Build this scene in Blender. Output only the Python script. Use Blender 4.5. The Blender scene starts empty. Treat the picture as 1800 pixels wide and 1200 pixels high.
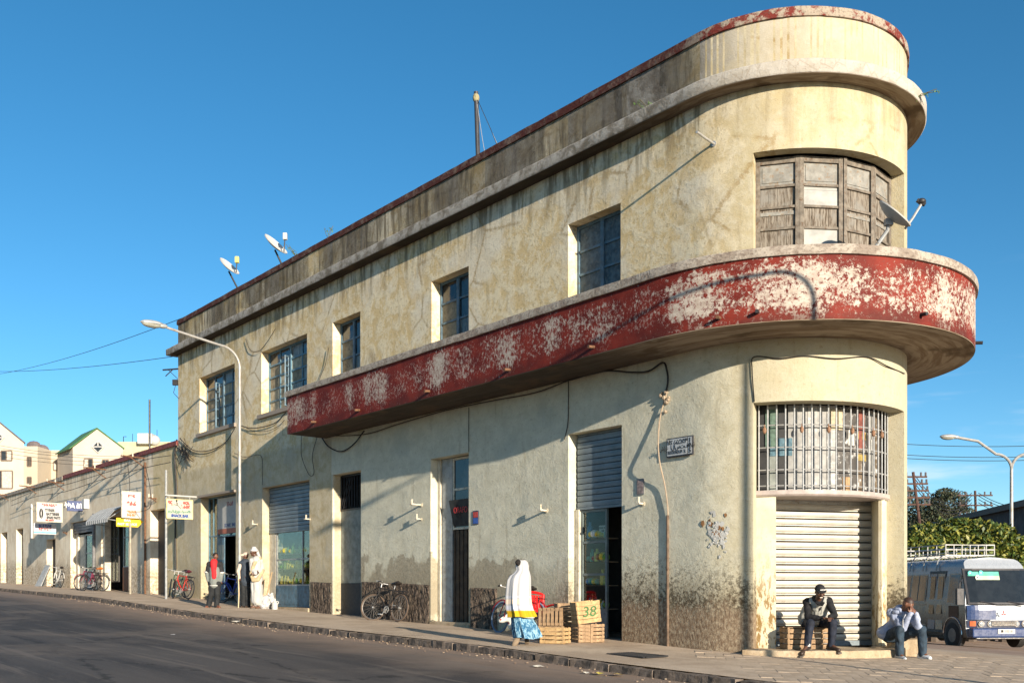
import bpy, bmesh, math, random
from math import sin, cos, pi, radians as R_, atan2, sqrt, hypot
from mathutils import Vector as V, Matrix as M, Euler, noise as NZ
random.seed(7)
SC = bpy.context.scene
COL = SC.collection

# ---------------- camera ----------------
cam_d = bpy.data.cameras.new('camera'); cam = bpy.data.objects.new('camera', cam_d); COL.objects.link(cam)
cam.location = (0, 0, 0); cam.rotation_euler = (R_(90), 0, 0)
cam_d.sensor_width = 36; cam_d.lens = 35.0; cam_d.shift_y = 0.2428; cam_d.clip_start = 0.1; cam_d.clip_end = 4000
SC.camera = cam
# ---------------- world, sun, exposure ----------------
SUN_H = V((-0.4779, 0.8784)).normalized()          # horizontal direction in which sunlight travels
SUN_EL = R_(13.4)
w = bpy.data.worlds.new('World'); SC.world = w; w.use_nodes = True
nt = w.node_tree; nt.nodes.clear()
wo = nt.nodes.new('ShaderNodeOutputWorld'); bg = nt.nodes.new('ShaderNodeBackground')
sky = nt.nodes.new('ShaderNodeTexSky'); sky.sky_type = 'NISHITA'; sky.sun_disc = False
sky.sun_elevation = SUN_EL; sky.sun_rotation = atan2(-SUN_H.x, -SUN_H.y)
sky.altitude = 2300; sky.air_density = 1.0; sky.dust_density = 1.6; sky.ozone_density = 2.5
bg.inputs['Strength'].default_value = 0.086
hs = nt.nodes.new('ShaderNodeHueSaturation'); hs.inputs['Saturation'].default_value = 1.24; hs.inputs['Hue'].default_value = .489; hs.inputs['Value'].default_value = 1.08
nt.links.new(sky.outputs[0], hs.inputs['Color']); # thin wisps of cloud low over the horizon
tcw = nt.nodes.new('ShaderNodeTexCoord'); mpw = nt.nodes.new('ShaderNodeMapping'); mpw.inputs['Scale'].default_value = (2.2, 2.2, 16); nzw = nt.nodes.new('ShaderNodeTexNoise'); nzw.inputs['Scale'].default_value = 2.6; nzw.inputs['Detail'].default_value = 7
spw = nt.nodes.new('ShaderNodeSeparateXYZ'); nt.links.new(tcw.outputs['Generated'], mpw.inputs['Vector']); nt.links.new(mpw.outputs[0], nzw.inputs['Vector']); nt.links.new(tcw.outputs['Generated'], spw.inputs[0])
def wmr(s, a, b, c, d):
    q = nt.nodes.new('ShaderNodeMapRange'); q.interpolation_type = 'SMOOTHSTEP'; nt.links.new(s, q.inputs[0])
    for i, x in enumerate((a, b, c, d)): q.inputs[i+1].default_value = x
    return q.outputs[0]
mlw = nt.nodes.new('ShaderNodeMath'); mlw.operation = 'MULTIPLY'; nt.links.new(wmr(nzw.outputs['Fac'], .52, .74, 0, .5), mlw.inputs[0]); nt.links.new(wmr(spw.outputs['Z'], .34, .12, 0, 1), mlw.inputs[1])
mxw = nt.nodes.new('ShaderNodeMix'); mxw.data_type = 'RGBA'; mlx = nt.nodes.new('ShaderNodeMath'); mlx.operation = 'MULTIPLY'; nt.links.new(mlw.outputs[0], mlx.inputs[0]); nt.links.new(wmr(spw.outputs['X'], .18, .36, 0, 1), mlx.inputs[1]); nt.links.new(mlx.outputs[0], mxw.inputs[0]); nt.links.new(hs.outputs[0], mxw.inputs[6]); mxw.inputs[7].default_value = (6.5, 6.6, 6.9, 1)
nt.links.new(mxw.outputs[2], bg.inputs['Color']); nt.links.new(bg.outputs[0], wo.inputs[0])
sd = bpy.data.lights.new('sun', 'SUN'); sun = bpy.data.objects.new('sun', sd); COL.objects.link(sun)
sd.energy = 5.0; sd.angle = R_(0.5); sd.color = (1.0, 0.87, 0.70)
dirv = V((SUN_H.x*cos(SUN_EL), SUN_H.y*cos(SUN_EL), -sin(SUN_EL)))
sun.rotation_euler = dirv.to_track_quat('-Z', 'Y').to_euler()
SC.view_settings.view_transform = 'Standard'; SC.view_settings.look = 'None'
SC.view_settings.exposure = 0.97; SC.view_settings.gamma = 1.0; SC.view_settings.use_curve_mapping = False

# ---------------- frame of the facade ----------------
F = 1750.0; HY = 1037.0
D2 = V((-0.6367, 0.7711)); N2 = V((-0.7711, -0.6367))
CC = V((5.01, 18.91)); RW = 2.32
T2 = CC + RW*N2
A0 = atan2(N2.y, N2.x)
PR = pi*RW
def W(u, v, z):
    """facade coordinates (along, out, up) to world; u<0 runs round the corner"""
    if u >= 0: p = T2 + D2*u + N2*v
    elif u >= -PR:
        a = A0 - u/RW; p = CC + (RW+v)*V((cos(a), sin(a)))
    else: p = CC - (RW+v)*N2 + D2*(-u-PR)
    return V((p.x, p.y, z))
def ux(x, v=0.0):
    """u of a picture column on the plane v"""
    t = (x-900)/F; q = T2 + N2*v
    Z = (q.x*-N2.x + q.y*-N2.y)/(t*-N2.x - N2.y)
    p = V((t*Z, Z)) - q
    return p.dot(D2)
def zy(y, u, v=0.0): return (HY-y)*W(u, v, 0).y/F
def phx(x, r):
    lo, hi = 0.0, 125.0
    t = (x-900)/F
    for _ in range(50):
        m = (lo+hi)/2; a = A0+R_(m); p = CC + r*V((cos(a), sin(a)))
        if p.x/p.y < t: lo = m
        else: hi = m
    return lo
def P(x, y, Z): return V(((x-900)*Z/F, Z, (HY-y)*Z/F))
GP = [(-60,-2.6),(-30,-1.9),(-12,-1.42),(-5,-1.19),(-1.8,-1.10),(-.4,-1.045),(1.65,-.96),(8,-.80),(13.9,-.62),(18,-.45),(23.7,-.22),(36.7,.10),(50,.42),(70,.8),(200,2.2),(1500,2.3)]
def g1(u):
    for (a, za), (b, zb) in zip(GP, GP[1:]):
        if u <= b: return za + (zb-za)*(u-a)/(b-a) if u > a else za
    return GP[-1][1]
def G(x, y):
    p = V((x, y)) - T2; uu = p.dot(D2); vv = p.dot(N2)
    return g1(uu) + 0.061*max(min(vv+4, 0), -18)
def ghit(x, y, lift=0.0):
    t = (x-900)/F; Z = 20.0; k = (HY-y)/F
    best = None
    lo, hi = 4.0, 120.0
    f = lambda Z: k*Z - (G(t*Z, Z)+lift)
    Z = lo; s0 = f(lo)
    while Z < hi:
        Z2 = Z+0.05; s = f(Z2)
        if s0 > 0 >= s or s0 < 0 <= s: return V((t*Z2, Z2, G(t*Z2, Z2)+lift))
        Z, s0 = Z2, s
    return V((t*30, 30, G(t*30, 30)))

def wg(x, v, lift=0.0):
    u = ux(x, v); p = W(u, v, 0); p.z = G(p.x, p.y)+lift; return p
# ---------------- node helper ----------------
class ND:
    def __init__(s, name):
        s.m = bpy.data.materials.new(name); s.m.use_nodes = True; s.t = s.m.node_tree
        s.b = s.t.nodes['Principled BSDF']; s.out = s.t.nodes['Material Output']
        s.tc = s.t.nodes.new('ShaderNodeTexCoord')
    def n(s, k): return s.t.nodes.new(k)
    def set(s, sock, v):
        if isinstance(v, bpy.types.NodeSocket): s.t.links.new(v, sock)
        elif isinstance(v, (tuple, list)) and len(v) == 3 and sock.type == 'RGBA': sock.default_value = (*v, 1)
        else: sock.default_value = v
    def uv(s, name=None):
        if not name: return s.tc.outputs['UV']
        q = s.n('ShaderNodeUVMap'); q.uv_map = name; return q.outputs[0]
    def obj(s): return s.tc.outputs['Object']
    def sep(s, v):
        q = s.n('ShaderNodeSeparateXYZ'); s.set(q.inputs[0], v); return q.outputs
    def map(s, v, sc=(1,1,1), loc=(0,0,0)):
        q = s.n('ShaderNodeMapping'); s.set(q.inputs['Vector'], v); q.inputs['Scale'].default_value = sc; q.inputs['Location'].default_value = loc; return q.outputs[0]
    def noise(s, v, scale, det=4, rough=.55, dist=0):
        q = s.n('ShaderNodeTexNoise'); s.set(q.inputs['Vector'], v); q.inputs['Scale'].default_value = scale
        q.inputs['Detail'].default_value = det; q.inputs['Roughness'].default_value = rough; q.inputs['Distortion'].default_value = dist
        return q.outputs['Fac']
    def vor(s, v, scale, feat='F1', out=0):
        q = s.n('ShaderNodeTexVoronoi'); q.feature = feat; s.set(q.inputs['Vector'], v); q.inputs['Scale'].default_value = scale; return q.outputs[out]
    def mr(s, v, a, b, c=0.0, d=1.0):
        q = s.n('ShaderNodeMapRange'); q.interpolation_type = 'SMOOTHSTEP'; s.set(q.inputs[0], v)
        for i, x in enumerate((a, b, c, d)): q.inputs[i+1].default_value = x
        return q.outputs[0]
    def ma(s, op, a, b=0.0):
        q = s.n('ShaderNodeMath'); q.operation = op; s.set(q.inputs[0], a); s.set(q.inputs[1], b); q.use_clamp = False; return q.outputs[0]
    def mul(s, *a):
        r = a[0]
        for x in a[1:]: r = s.ma('MULTIPLY', r, x)
        return r
    def mix(s, f, a, b, mode='MIX'):
        q = s.n('ShaderNodeMix'); q.data_type = 'RGBA'; q.blend_type = mode
        s.set(q.inputs[0], f); s.set(q.inputs[6], a); s.set(q.inputs[7], b); return q.outputs[2]
    def bump(s, h, st=.5, dist=.01, nrm=None):
        q = s.n('ShaderNodeBump'); q.inputs['Strength'].default_value = st; q.inputs['Distance'].default_value = dist; s.set(q.inputs['Height'], h)
        if nrm is not None: s.set(q.inputs['Normal'], nrm)
        return q.outputs[0]
    def fin(s, col=None, rough=None, nrm=None, metal=None, spec=None):
        if col is not None: s.set(s.b.inputs['Base Color'], col)
        if rough is not None: s.set(s.b.inputs['Roughness'], rough)
        if nrm is not None: s.set(s.b.inputs['Normal'], nrm)
        if metal is not None: s.set(s.b.inputs['Metallic'], metal)
        if spec is not None: s.b.inputs['Specular IOR Level'].default_value = spec
        return s.m
_mc = {}
def mat(name, col, rough=.8, metal=0., var=.18, scale=6., bump=.15, bs=60., spec=.4, dirt=None, dist=.004):
    """a procedural paint / cloth / metal: uneven colour and a fine relief"""
    if name in _mc: return _mc[name]
    d = ND(name); o = d.obj()
    a = d.noise(o, scale, 5, .6); f = d.mr(a, .3, .7)
    dk = tuple(c*(1-var) for c in col); lt = tuple(min(1, c*(1+var)) for c in col)
    c = d.mix(f, dk, lt)
    if dirt:
        c = d.mix(d.mr(d.noise(o, scale*1.9, 6, .65), .52, .7), c, dirt)
    r = d.mr(d.noise(o, scale*3, 3), .2, .8, max(rough-.08, .02), min(rough+.08, 1))
    nn = d.bump(d.noise(o, bs, 3, .6), bump, dist) if bump else None
    _mc[name] = d.fin(c, r, nn, metal, spec); return _mc[name]

# ---------------- mesh builder ----------------
class MB:
    def __init__(s): s.v = []; s.f = []; s.uv = []; s.m = []
    def pt(s, p): s.v.append(tuple(p)); return len(s.v)-1
    def face(s, idx, uv=None, m=0): s.f.append(tuple(idx)); s.uv.append(uv); s.m.append(m)
    def quad(s, a, b, c, d, uv=None, m=0):
        i = len(s.v); s.v += [tuple(a), tuple(b), tuple(c), tuple(d)]; s.face((i, i+1, i+2, i+3), uv, m)
    def box(s, c, sz, rot=None, m=0):
        c = V(c); h = V(sz)/2; i = len(s.v)
        for x, y, z in ((-1,-1,-1),(1,-1,-1),(1,1,-1),(-1,1,-1),(-1,-1,1),(1,-1,1),(1,1,1),(-1,1,1)):
            p = V((x*h.x, y*h.y, z*h.z)); p = rot @ p if rot is not None else p
            s.v.append(tuple(c+p))
        for q in ((0,3,2,1),(4,5,6,7),(0,1,5,4),(1,2,6,5),(2,3,7,6),(3,0,4,7)): s.face([i+k for k in q], None, m)
    def hexa(s, p8, m=0):
        i = len(s.v); s.v += [tuple(p) for p in p8]
        for q in ((0,3,2,1),(4,5,6,7),(0,1,5,4),(1,2,6,5),(2,3,7,6),(3,0,4,7)): s.face([i+k for k in q], None, m)
    def wbox(s, u0, u1, v0, v1, z0, z1, m=0, n=1):
        """box in facade coordinates, bent round the corner when n>1"""
        for k in range(n):
            a = u0+(u1-u0)*k/n; b = u0+(u1-u0)*(k+1)/n
            s.hexa([W(a,v0,z0),W(b,v0,z0),W(b,v1,z0),W(a,v1,z0),W(a,v0,z1),W(b,v0,z1),W(b,v1,z1),W(a,v1,z1)], m)
    def tube(s, pts, r, n=8, cap=True, m=0, closed=False):
        pts = [V(p) for p in pts]; rs = r if isinstance(r, (list, tuple)) else [r]*len(pts)
        base = len(s.v); L = len(pts); prev = None
        for i, p in enumerate(pts):
            if closed: t = pts[(i+1) % L]-pts[i-1]
            else: t = pts[min(i+1, L-1)]-pts[max(i-1, 0)]
            t = t.normalized() if t.length > 1e-9 else V((0,0,1))
            if prev is None:
                a = V((0,0,1)) if abs(t.z) < .9 else V((1,0,0)); x = t.cross(a).normalized()
            else:
                x = (prev - t*prev.dot(t)); x = x.normalized() if x.length > 1e-6 else t.orthogonal().normalized()
            prev = x; y = t.cross(x)
            for k in range(n):
                a = 2*pi*k/n; s.v.append(tuple(p + (x*cos(a)+y*sin(a))*rs[i]))
        rng = L if closed else L-1
        for i in range(rng):
            for k in range(n):
                a = base+i*n+k; b = base+i*n+(k+1) % n; c = base+((i+1) % L)*n+(k+1) % n; d = base+((i+1) % L)*n+k
                s.face((a, b, c, d), None, m)
        if cap and not closed:
            s.face([base+k for k in range(n)][::-1], None, m); s.face([base+(L-1)*n+k for k in range(n)], None, m)
    def bar(s, p, q, w_, h_=None, m=0, up=None):
        p, q = V(p), V(q); h_ = h_ or w_; t = (q-p); L = t.length; t = t.normalized()
        a = V(up) if up is not None else (V((0,0,1)) if abs(t.z) < .95 else V((1,0,0)))
        x = t.cross(a).normalized(); y = x.cross(t)
        rot = M((x, y, t)).transposed(); s.box((p+q)/2, (w_, h_, L), rot, m)
    def ell(s, c, r, rot=None, seg=16, rings=10, m=0, zmin=-1.0, zmax=1.0):
        c = V(c); base = len(s.v)
        t0 = math.acos(max(-1, min(1, zmax))); t1 = math.acos(max(-1, min(1, zmin)))
        for i in range(rings+1):
            t = t0+(t1-t0)*i/rings
            for k in range(seg):
                a = 2*pi*k/seg; p = V((r[0]*sin(t)*cos(a), r[1]*sin(t)*sin(a), r[2]*cos(t)))
                s.v.append(tuple(c+(rot @ p if rot is not None else p)))
        for i in range(rings):
            for k in range(seg):
                a = base+i*seg+k; b = base+i*seg+(k+1) % seg
                s.face((a, a+seg, b+seg, b), None, m)
        if zmax < 1: s.face([base+k for k in range(seg)], None, m)
        if zmin > -1: s.face([base+rings*seg+k for k in range(seg)][::-1], None, m)
    def ring(s, c, r, tr, axis='y', n=40, k=8, m=0, a0=0, a1=2*pi):
        full = abs(a1-a0-2*pi) < 1e-6; pts = []
        for i in range(n if full else n+1):
            a = a0+(a1-a0)*i/n
            q = {'y': (cos(a)*r, 0, sin(a)*r), 'x': (0, cos(a)*r, sin(a)*r), 'z': (cos(a)*r, sin(a)*r, 0)}[axis]
            pts.append(V(c)+V(q))
        s.tube(pts, tr, k, m=m, closed=full)
    def sweep(s, prof, us, closed=True, caps=True, m=0, uvf=None):
        """profile [(v,z)] carried along facade coordinates"""
        base = len(s.v); L = len(prof)
        for u in us:
            for v, z in prof: s.v.append(tuple(W(u, v, z)))
        per = [0.0]
        for (a, b), (c, d) in zip(prof, prof[1:]+prof[:1]): per.append(per[-1]+hypot(c-a, d-b))
        for i in range(len(us)-1):
            for k in range(L if closed else L-1):
                a = base+i*L+k; b = base+i*L+(k+1) % L; c = b+L; d = a+L
                z0 = prof[k][1]; z1 = prof[(k+1) % L][1]
                if abs(z1-z0) < 1e-4: z0, z1 = z0+prof[k][0], z0+prof[(k+1) % L][0]
                s.face((a, b, c, d), [(us[i], z0), (us[i], z1), (us[i+1], z1), (us[i+1], z0)], m)
        if caps and closed:
            s.face([base+k for k in range(L)], [(us[0]+p[0], p[1]) for p in prof], m)
            s.face([base+(len(us)-1)*L+k for k in range(L)][::-1], [(us[-1]+p[0], p[1]) for p in prof[::-1]], m)
    def build(s, name, mats, parent=None, org=None, smooth=False, bevel=0, tidy=False):
        me = bpy.data.meshes.new(name)
        o0 = V(org) if org is not None else (ORG.get(parent.name, V((0,0,0))) if parent else V((0,0,0)))
        me.from_pydata([tuple(V(p)-o0) for p in s.v], [], s.f)
        if any(s.uv):
            l = me.uv_layers.new(name='UVMap')
            li = 0
            for f, uv in zip(s.f, s.uv):
                for k in range(len(f)): l.data[li+k].uv = uv[k] if uv else (0, 0)
                li += len(f)
        mats = mats if isinstance(mats, (list, tuple)) else [mats]
        for q in mats: me.materials.append(q)
        if len(mats) > 1:
            for p_, i in zip(me.polygons, s.m): p_.material_index = i
        if tidy or bevel:
            bm = bmesh.new(); bm.from_mesh(me); bmesh.ops.remove_doubles(bm, verts=bm.verts, dist=1e-5); bmesh.ops.recalc_face_normals(bm, faces=bm.faces)
            bm.to_mesh(me); bm.free()
        if smooth:
            for p_ in me.polygons: p_.use_smooth = True
            try: me.set_sharp_from_angle(angle=R_(40))
            except Exception: pass
        o = bpy.data.objects.new(name, me); COL.objects.link(o)
        if parent: o.parent = parent
        if not parent and org is not None: o.location = org
        ORG[o.name] = o0
        if bevel:
            b = o.modifiers.new('bevel', 'BEVEL'); b.width = bevel; b.segments = 2; b.limit_method = 'ANGLE'
        return o
ORG = {}
def tag(o, label=None, cat=None, group=None, kind=None):
    if label: o['label'] = label
    if cat: o['category'] = cat
    if group: o['group'] = group
    if kind: o['kind'] = kind
    return o
def thing(name, label, cat, loc=(0,0,0), rz=0.0, group=None, local=False):
    """Empty at the thing's base; with local=True its parts are built in its own frame, else in world coordinates"""
    o = bpy.data.objects.new(name, None); COL.objects.link(o); o.location = loc; o.rotation_euler = (0, 0, rz); o.empty_display_size = .2
    ORG[o.name] = V((0,0,0)) if local else V(loc)
    return tag(o, label, cat, group)
def shared(proto, parent, mtx):
    """another object with the same mesh, for alike pieces"""
    c = proto.copy(); COL.objects.link(c); c.parent = parent; c.matrix_local = mtx; return c
def copy_tree(o, parent=None):
    c = o.copy(); COL.objects.link(c); c.parent = parent
    for ch in [x for x in COL.objects if x.parent == o]: copy_tree(ch, c)
    return c
def arc_us(u0, u1, step=.12, flat=2.0):
    out = [u0]; u = u0
    while u < u1-1e-6:
        u2 = u + (step if (-PR-.01 <= u < -1e-6) else flat)
        for brk in (-PR, 0.0):
            if u < brk-1e-6 < u2: u2 = brk if brk != 0.0 else 0.0
        u2 = min(u2, u1); out.append(u2); u = u2
    return out
def jitter_mesh(o, amp, sc=3.0, fine=0.0):
    for vt in o.data.vertices:
        p = vt.co; n_ = NZ.noise_vector(p*sc)*amp
        if fine: n_ += NZ.noise_vector(p*sc*5)*fine
        vt.co = p+n_
def text(body, name, size, m, parent, loc, rot, font=None, ext=.002, align='CENTER', sx=1.0, shear=0, kind=None, off=0.0):
    c = bpy.data.curves.new(name, 'FONT'); c.body = body; c.size = size; c.extrude = ext; c.align_x = align; c.align_y = 'CENTER'; c.resolution_u = 3; c.shear = shear; c.offset = off
    t = bpy.data.objects.new('tmp_text', c); COL.objects.link(t)
    bpy.context.view_layer.update()
    me = bpy.data.meshes.new_from_object(t.evaluated_get(bpy.context.evaluated_depsgraph_get())); bpy.data.objects.remove(t)
    me.name = name; me.materials.clear(); me.materials.append(m)
    o = bpy.data.objects.new(name, me); COL.objects.link(o); o.parent = parent
    o.matrix_local = M.Translation(V(loc)-(ORG.get(parent.name, V((0,0,0))))) @ rot.to_4x4() @ M.Diagonal((sx, 1, 1, 1))
    return o
def wrot(u):
    """rotation whose X runs to the right along the facade (seen from the street) and Z points out"""
    a = W(u-.01, 0, 0)-W(u+.01, 0, 0); x = a.normalized(); z = V((0,0,1)); y = x.cross(z)
    return M((x, z, y)).transposed()   # columns: right, up, outward
# ---------------- materials ----------------
def wall_material():
    d = ND('weathered_plaster'); uv = d.uv('UVMap'); hg = d.uv('HG')
    u, z, _ = d.sep(uv); _, h, _ = d.sep(hg)
    big = d.noise(uv, .55, 5, .6); med = d.noise(uv, 2.6, 10, .74, .35); fine = d.noise(uv, 13, 8, .78); grit = d.noise(uv, 38, 4, .7)
    strk = d.noise(d.map(uv, (3.2, .35, 1)), 1.6, 6, .65)
    # upper storey: ochre limewash going pale in blotches
    up = d.mix(d.mr(med, .42, .58), (.585,.45,.24), (.69,.60,.415))
    up = d.mix(d.mul(d.mr(fine, .5, .64), .4), up, (.36,.25,.125))
    up = d.mix(d.mul(d.mr(big, .46, .60), .6), up, (.66,.62,.52))
    # ground floor: grey green paint
    lo = d.mix(d.mr(med, .35, .66), (.50,.48,.375), (.60,.58,.465))
    lo = d.mix(d.mul(d.mr(d.noise(uv, .9, 4, .6), .5, .68), .55), lo, (.40,.41,.35))
    # far end of the ground floor keeps the ochre, dirtier
    far = d.mix(d.mr(med, .36, .62), (.42,.345,.21), (.53,.465,.33))
    far = d.mix(d.mul(d.mr(big, .5, .6), .6), far, (.40,.37,.29))
    bound = d.mr(d.ma('ADD', u, d.mul(fine, .05)), 12.83, 12.9)
    lo = d.mix(bound, lo, far)
    lvl = d.mr(z, 4.1, 4.3)
    c = d.mix(lvl, lo, up)
    # the rounded corner: smoother cream paint
    cv = d.mix(d.mr(med, .34, .66), (.40,.34,.205), (.44,.40,.29))
    cvl = d.mix(d.mr(med, .34, .66), (.40,.365,.255), (.43,.40,.30))
    cv = d.mix(lvl, cvl, cv)
    cmask = d.mr(d.ma('ADD', u, d.mul(d.ma('SUBTRACT', med, .5), 1.2)), .1, -1.1)
    c = d.mix(cmask, c, cv)
    # brown and black wash under the cornice
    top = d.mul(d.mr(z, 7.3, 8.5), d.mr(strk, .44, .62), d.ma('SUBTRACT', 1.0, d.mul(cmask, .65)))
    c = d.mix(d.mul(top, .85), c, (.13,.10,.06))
    # cracks and seep lines
    vo = d.vor(d.map(uv, (1, 1, 1)), .75, 'DISTANCE_TO_EDGE'); 
    vo2 = d.ma('ADD', vo, d.mul(d.ma('SUBTRACT', fine, .5), .22))
    cr = d.mul(d.mr(vo2, .035, .0), d.mr(big, .47, .56), lvl)
    c = d.mix(d.mul(cr, .6), c, (.24,.155,.05))
    # vertical rain streaks everywhere, faint
    c = d.mix(d.mul(d.mr(strk, .56, .72), .38), c, (.25,.20,.12))
    c = d.mix(d.mul(d.mr(strk, .42, .28), .22), c, (.66,.62,.52))
    pits = d.mul(d.mr(d.noise(uv, 24, 3, .6), .66, .74), .55)
    c = d.mix(pits, c, (.20,.16,.10))
    # damp and dirt rising from the pavement
    hn = d.ma('ADD', h, d.mul(d.ma('SUBTRACT', d.noise(uv, 2.3, 6, .7), .5), 1.1))
    nearc = d.mr(u, 4.2, 2.6)
    damp = d.mr(hn, 1.55, 1.05)
    c = d.mix(d.mul(damp, .45), c, (.36,.31,.21)); pat = d.mul(d.mr(hn, 1.62, 1.54), d.mr(u, 4.2, 4.6), d.mr(u, 12.6, 12.2), d.mr(d.noise(uv, .9, 3), .40, .46)); c = d.mix(d.mul(pat, .75), c, d.mix(d.mr(fine, .4, .62), (.20,.17,.115), (.33,.285,.21)))
    grime = d.mul(d.mr(hn, 1.25, .75), d.mr(fine, .38, .60), d.ma('ADD', d.mul(nearc, .9), .22))
    c = d.mix(grime, c, (.07,.05,.03)); c = d.mix(d.mul(d.mr(fine, .54, .66), .45), c, (.22,.17,.10)); c = d.mix(d.mul(d.mr(d.noise(uv, 60, 3, .7), .55, .7), .35), c, (.25,.20,.13))
    bare = d.mul(d.mr(hn, .95, .55), nearc)
    c = d.mix(d.mul(bare, .6), c, (.29,.215,.145))
    bare2 = d.mul(bare, d.mr(d.noise(d.map(uv, (2, .8, 1)), 13, 6, .75), .46, .60))
    c = d.mix(d.mul(bare2, .85), c, (.12,.078,.05))
    spk = d.mul(d.mr(hn, 1.9, 1.0), d.mr(hn, .55, .9), d.mr(d.ma('ADD', d.mul(d.noise(uv, 15, 8, .8), .6), d.mul(d.noise(uv, 2.6, 5, .7), .4)), .48, .56), nearc); c = d.mix(d.mul(spk, .85), c, (.045,.035,.02))
    # relief
    rough_h = d.ma('ADD', d.mul(fine, 1.0), d.mul(grit, .5))
    low_relief = d.mul(d.mr(h, 1.2, .6), d.noise(d.map(uv, (1.6, .7, 1)), 16, 4, .6))
    hgt = d.ma('ADD', rough_h, d.mul(low_relief, 1.6))
    nr = d.bump(med, .35, .05)
    nr = d.bump(hgt, .65, .010, nr)
    return d.fin(c, .92, nr, 0, .2)
MW = wall_material()
def row_material():
    d = ND('dusty_render'); uv = d.uv('UVMap'); hg = d.uv('HG'); u, z, _ = d.sep(uv); _, h, _ = d.sep(hg)
    med = d.noise(uv, 1.1, 8, .68, .4); fine = d.noise(uv, 9, 8, .72); strk = d.noise(d.map(uv, (3, .4, 1)), 1.4, 6, .65)
    c = d.mix(d.mr(med, .38, .62), (.62,.52,.38), (.74,.66,.52))
    c = d.mix(d.mul(d.mr(strk, .54, .68), .5), c, (.36,.28,.18))
    c = d.mix(d.mul(d.mr(z, 4.5, 5.4), d.mr(strk, .4, .62), .75), c, (.17,.135,.09))
    hn = d.ma('ADD', h, d.mul(d.ma('SUBTRACT', d.noise(uv, 2, 6, .7), .5), 1.2))
    c = d.mix(d.mul(d.mr(hn, 1.4, .8), d.mr(fine, .36, .62), .8), c, (.20,.14,.085))
    yl = d.mul(d.mr(u, 26.6, 26.4), .8)
    c = d.mix(yl, c, d.mix(d.mr(med, .4, .6), (.46,.37,.19), (.57,.48,.30)))
    nr = d.bump(d.ma('ADD', fine, d.mul(d.noise(uv, 30, 4), .5)), .7, .010)
    return d.fin(c, .95, nr, 0, .15)
MROW = row_material()
def parapet_material():
    d = ND('stained_parapet'); uv = d.uv('UVMap'); u, z, _ = d.sep(uv)
    med = d.noise(uv, 1.6, 8, .7, .4); fine = d.noise(uv, 12, 8, .75); strk = d.noise(d.map(uv, (1.3, 1.0, 1)), 1.9, 10, .8, .3)
    c = d.mix(d.mr(med, .36, .62), (.19,.17,.145), (.345,.325,.29))
    c = d.mix(d.mul(d.mr(strk, .47, .60), .8), c, (.11,.09,.07))
    c = d.mix(d.mul(d.mr(fine, .48, .66), .7), c, (.14,.12,.09))
    cv = d.mix(d.mr(med, .36, .64), (.37,.325,.235), (.42,.385,.31))
    cv = d.mix(d.mul(d.mr(strk, .5, .68), .25), cv, (.28,.25,.19))
    cm = d.mr(d.ma('ADD', u, d.mul(d.ma('SUBTRACT', med, .5), 2.2)), .3, -1.0)
    c = d.mix(cm, c, cv)
    nr = d.bump(med, .3, .03); nr = d.bump(d.ma('ADD', fine, d.mul(d.noise(uv, 40, 4), .4)), .8, .012, nr)
    return d.fin(c, .93, nr, 0, .2)
MPAR = parapet_material()
def cornice_material():
    d = ND('lime_cornice'); uv = d.uv('UVMap'); u, z, _ = d.sep(uv)
    med = d.noise(uv, 3, 8, .7, .4); fine = d.noise(uv, 18, 6, .7)
    c = d.mix(d.mr(med, .38, .60), (.19,.165,.13), (.44,.41,.365))
    cv = d.mix(d.mr(med, .36, .6), (.36,.33,.28), (.43,.405,.36))
    c = d.mix(d.mr(u, .8, -.8), c, cv)
    crk = d.mr(d.ma('ADD', d.vor(d.map(uv, (2.2, .7, 1)), 2.0, 'DISTANCE_TO_EDGE'), d.mul(d.ma('SUBTRACT', fine, .5), .12)), .03, 0)
    c = d.mix(d.mul(crk, .3), c, (.2,.15,.1))
    c = d.mix(d.mul(d.mr(fine, .56, .68), .6), c, (.13,.10,.07))
    nr = d.bump(d.ma('ADD', fine, med), .8, .015)
    return d.fin(c, .9, nr, 0, .2)
MCOR = cornice_material()
def coping_material(name, red, pale, dull=False):
    d = ND(name); uv = d.uv('UVMap'); u, z, _ = d.sep(uv)
    med = d.noise(uv, 4, 8, .72, .3); fine = d.noise(uv, 22, 6, .7)
    c = d.mix(d.mr(med, .44, .54), red, pale)
    if dull: c = d.mix(d.mul(d.mr(u, -.6, .8), .95), c, d.mix(d.mr(med, .50, .64), (.065,.016,.012), (.15,.10,.08)))
    c = d.mix(d.mul(d.mr(fine, .5, .64), .6), c, (.09,.06,.045))
    nr = d.bump(d.ma('ADD', fine, med), .9, .02)
    return d.fin(c, .85, nr, 0, .25)
MCOP = coping_material('flaking_red_coping', (.15,.022,.016), (.33,.28,.22), True)
MCOP2 = coping_material('grey_stone_coping', (.24,.20,.165), (.36,.32,.27))
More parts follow.
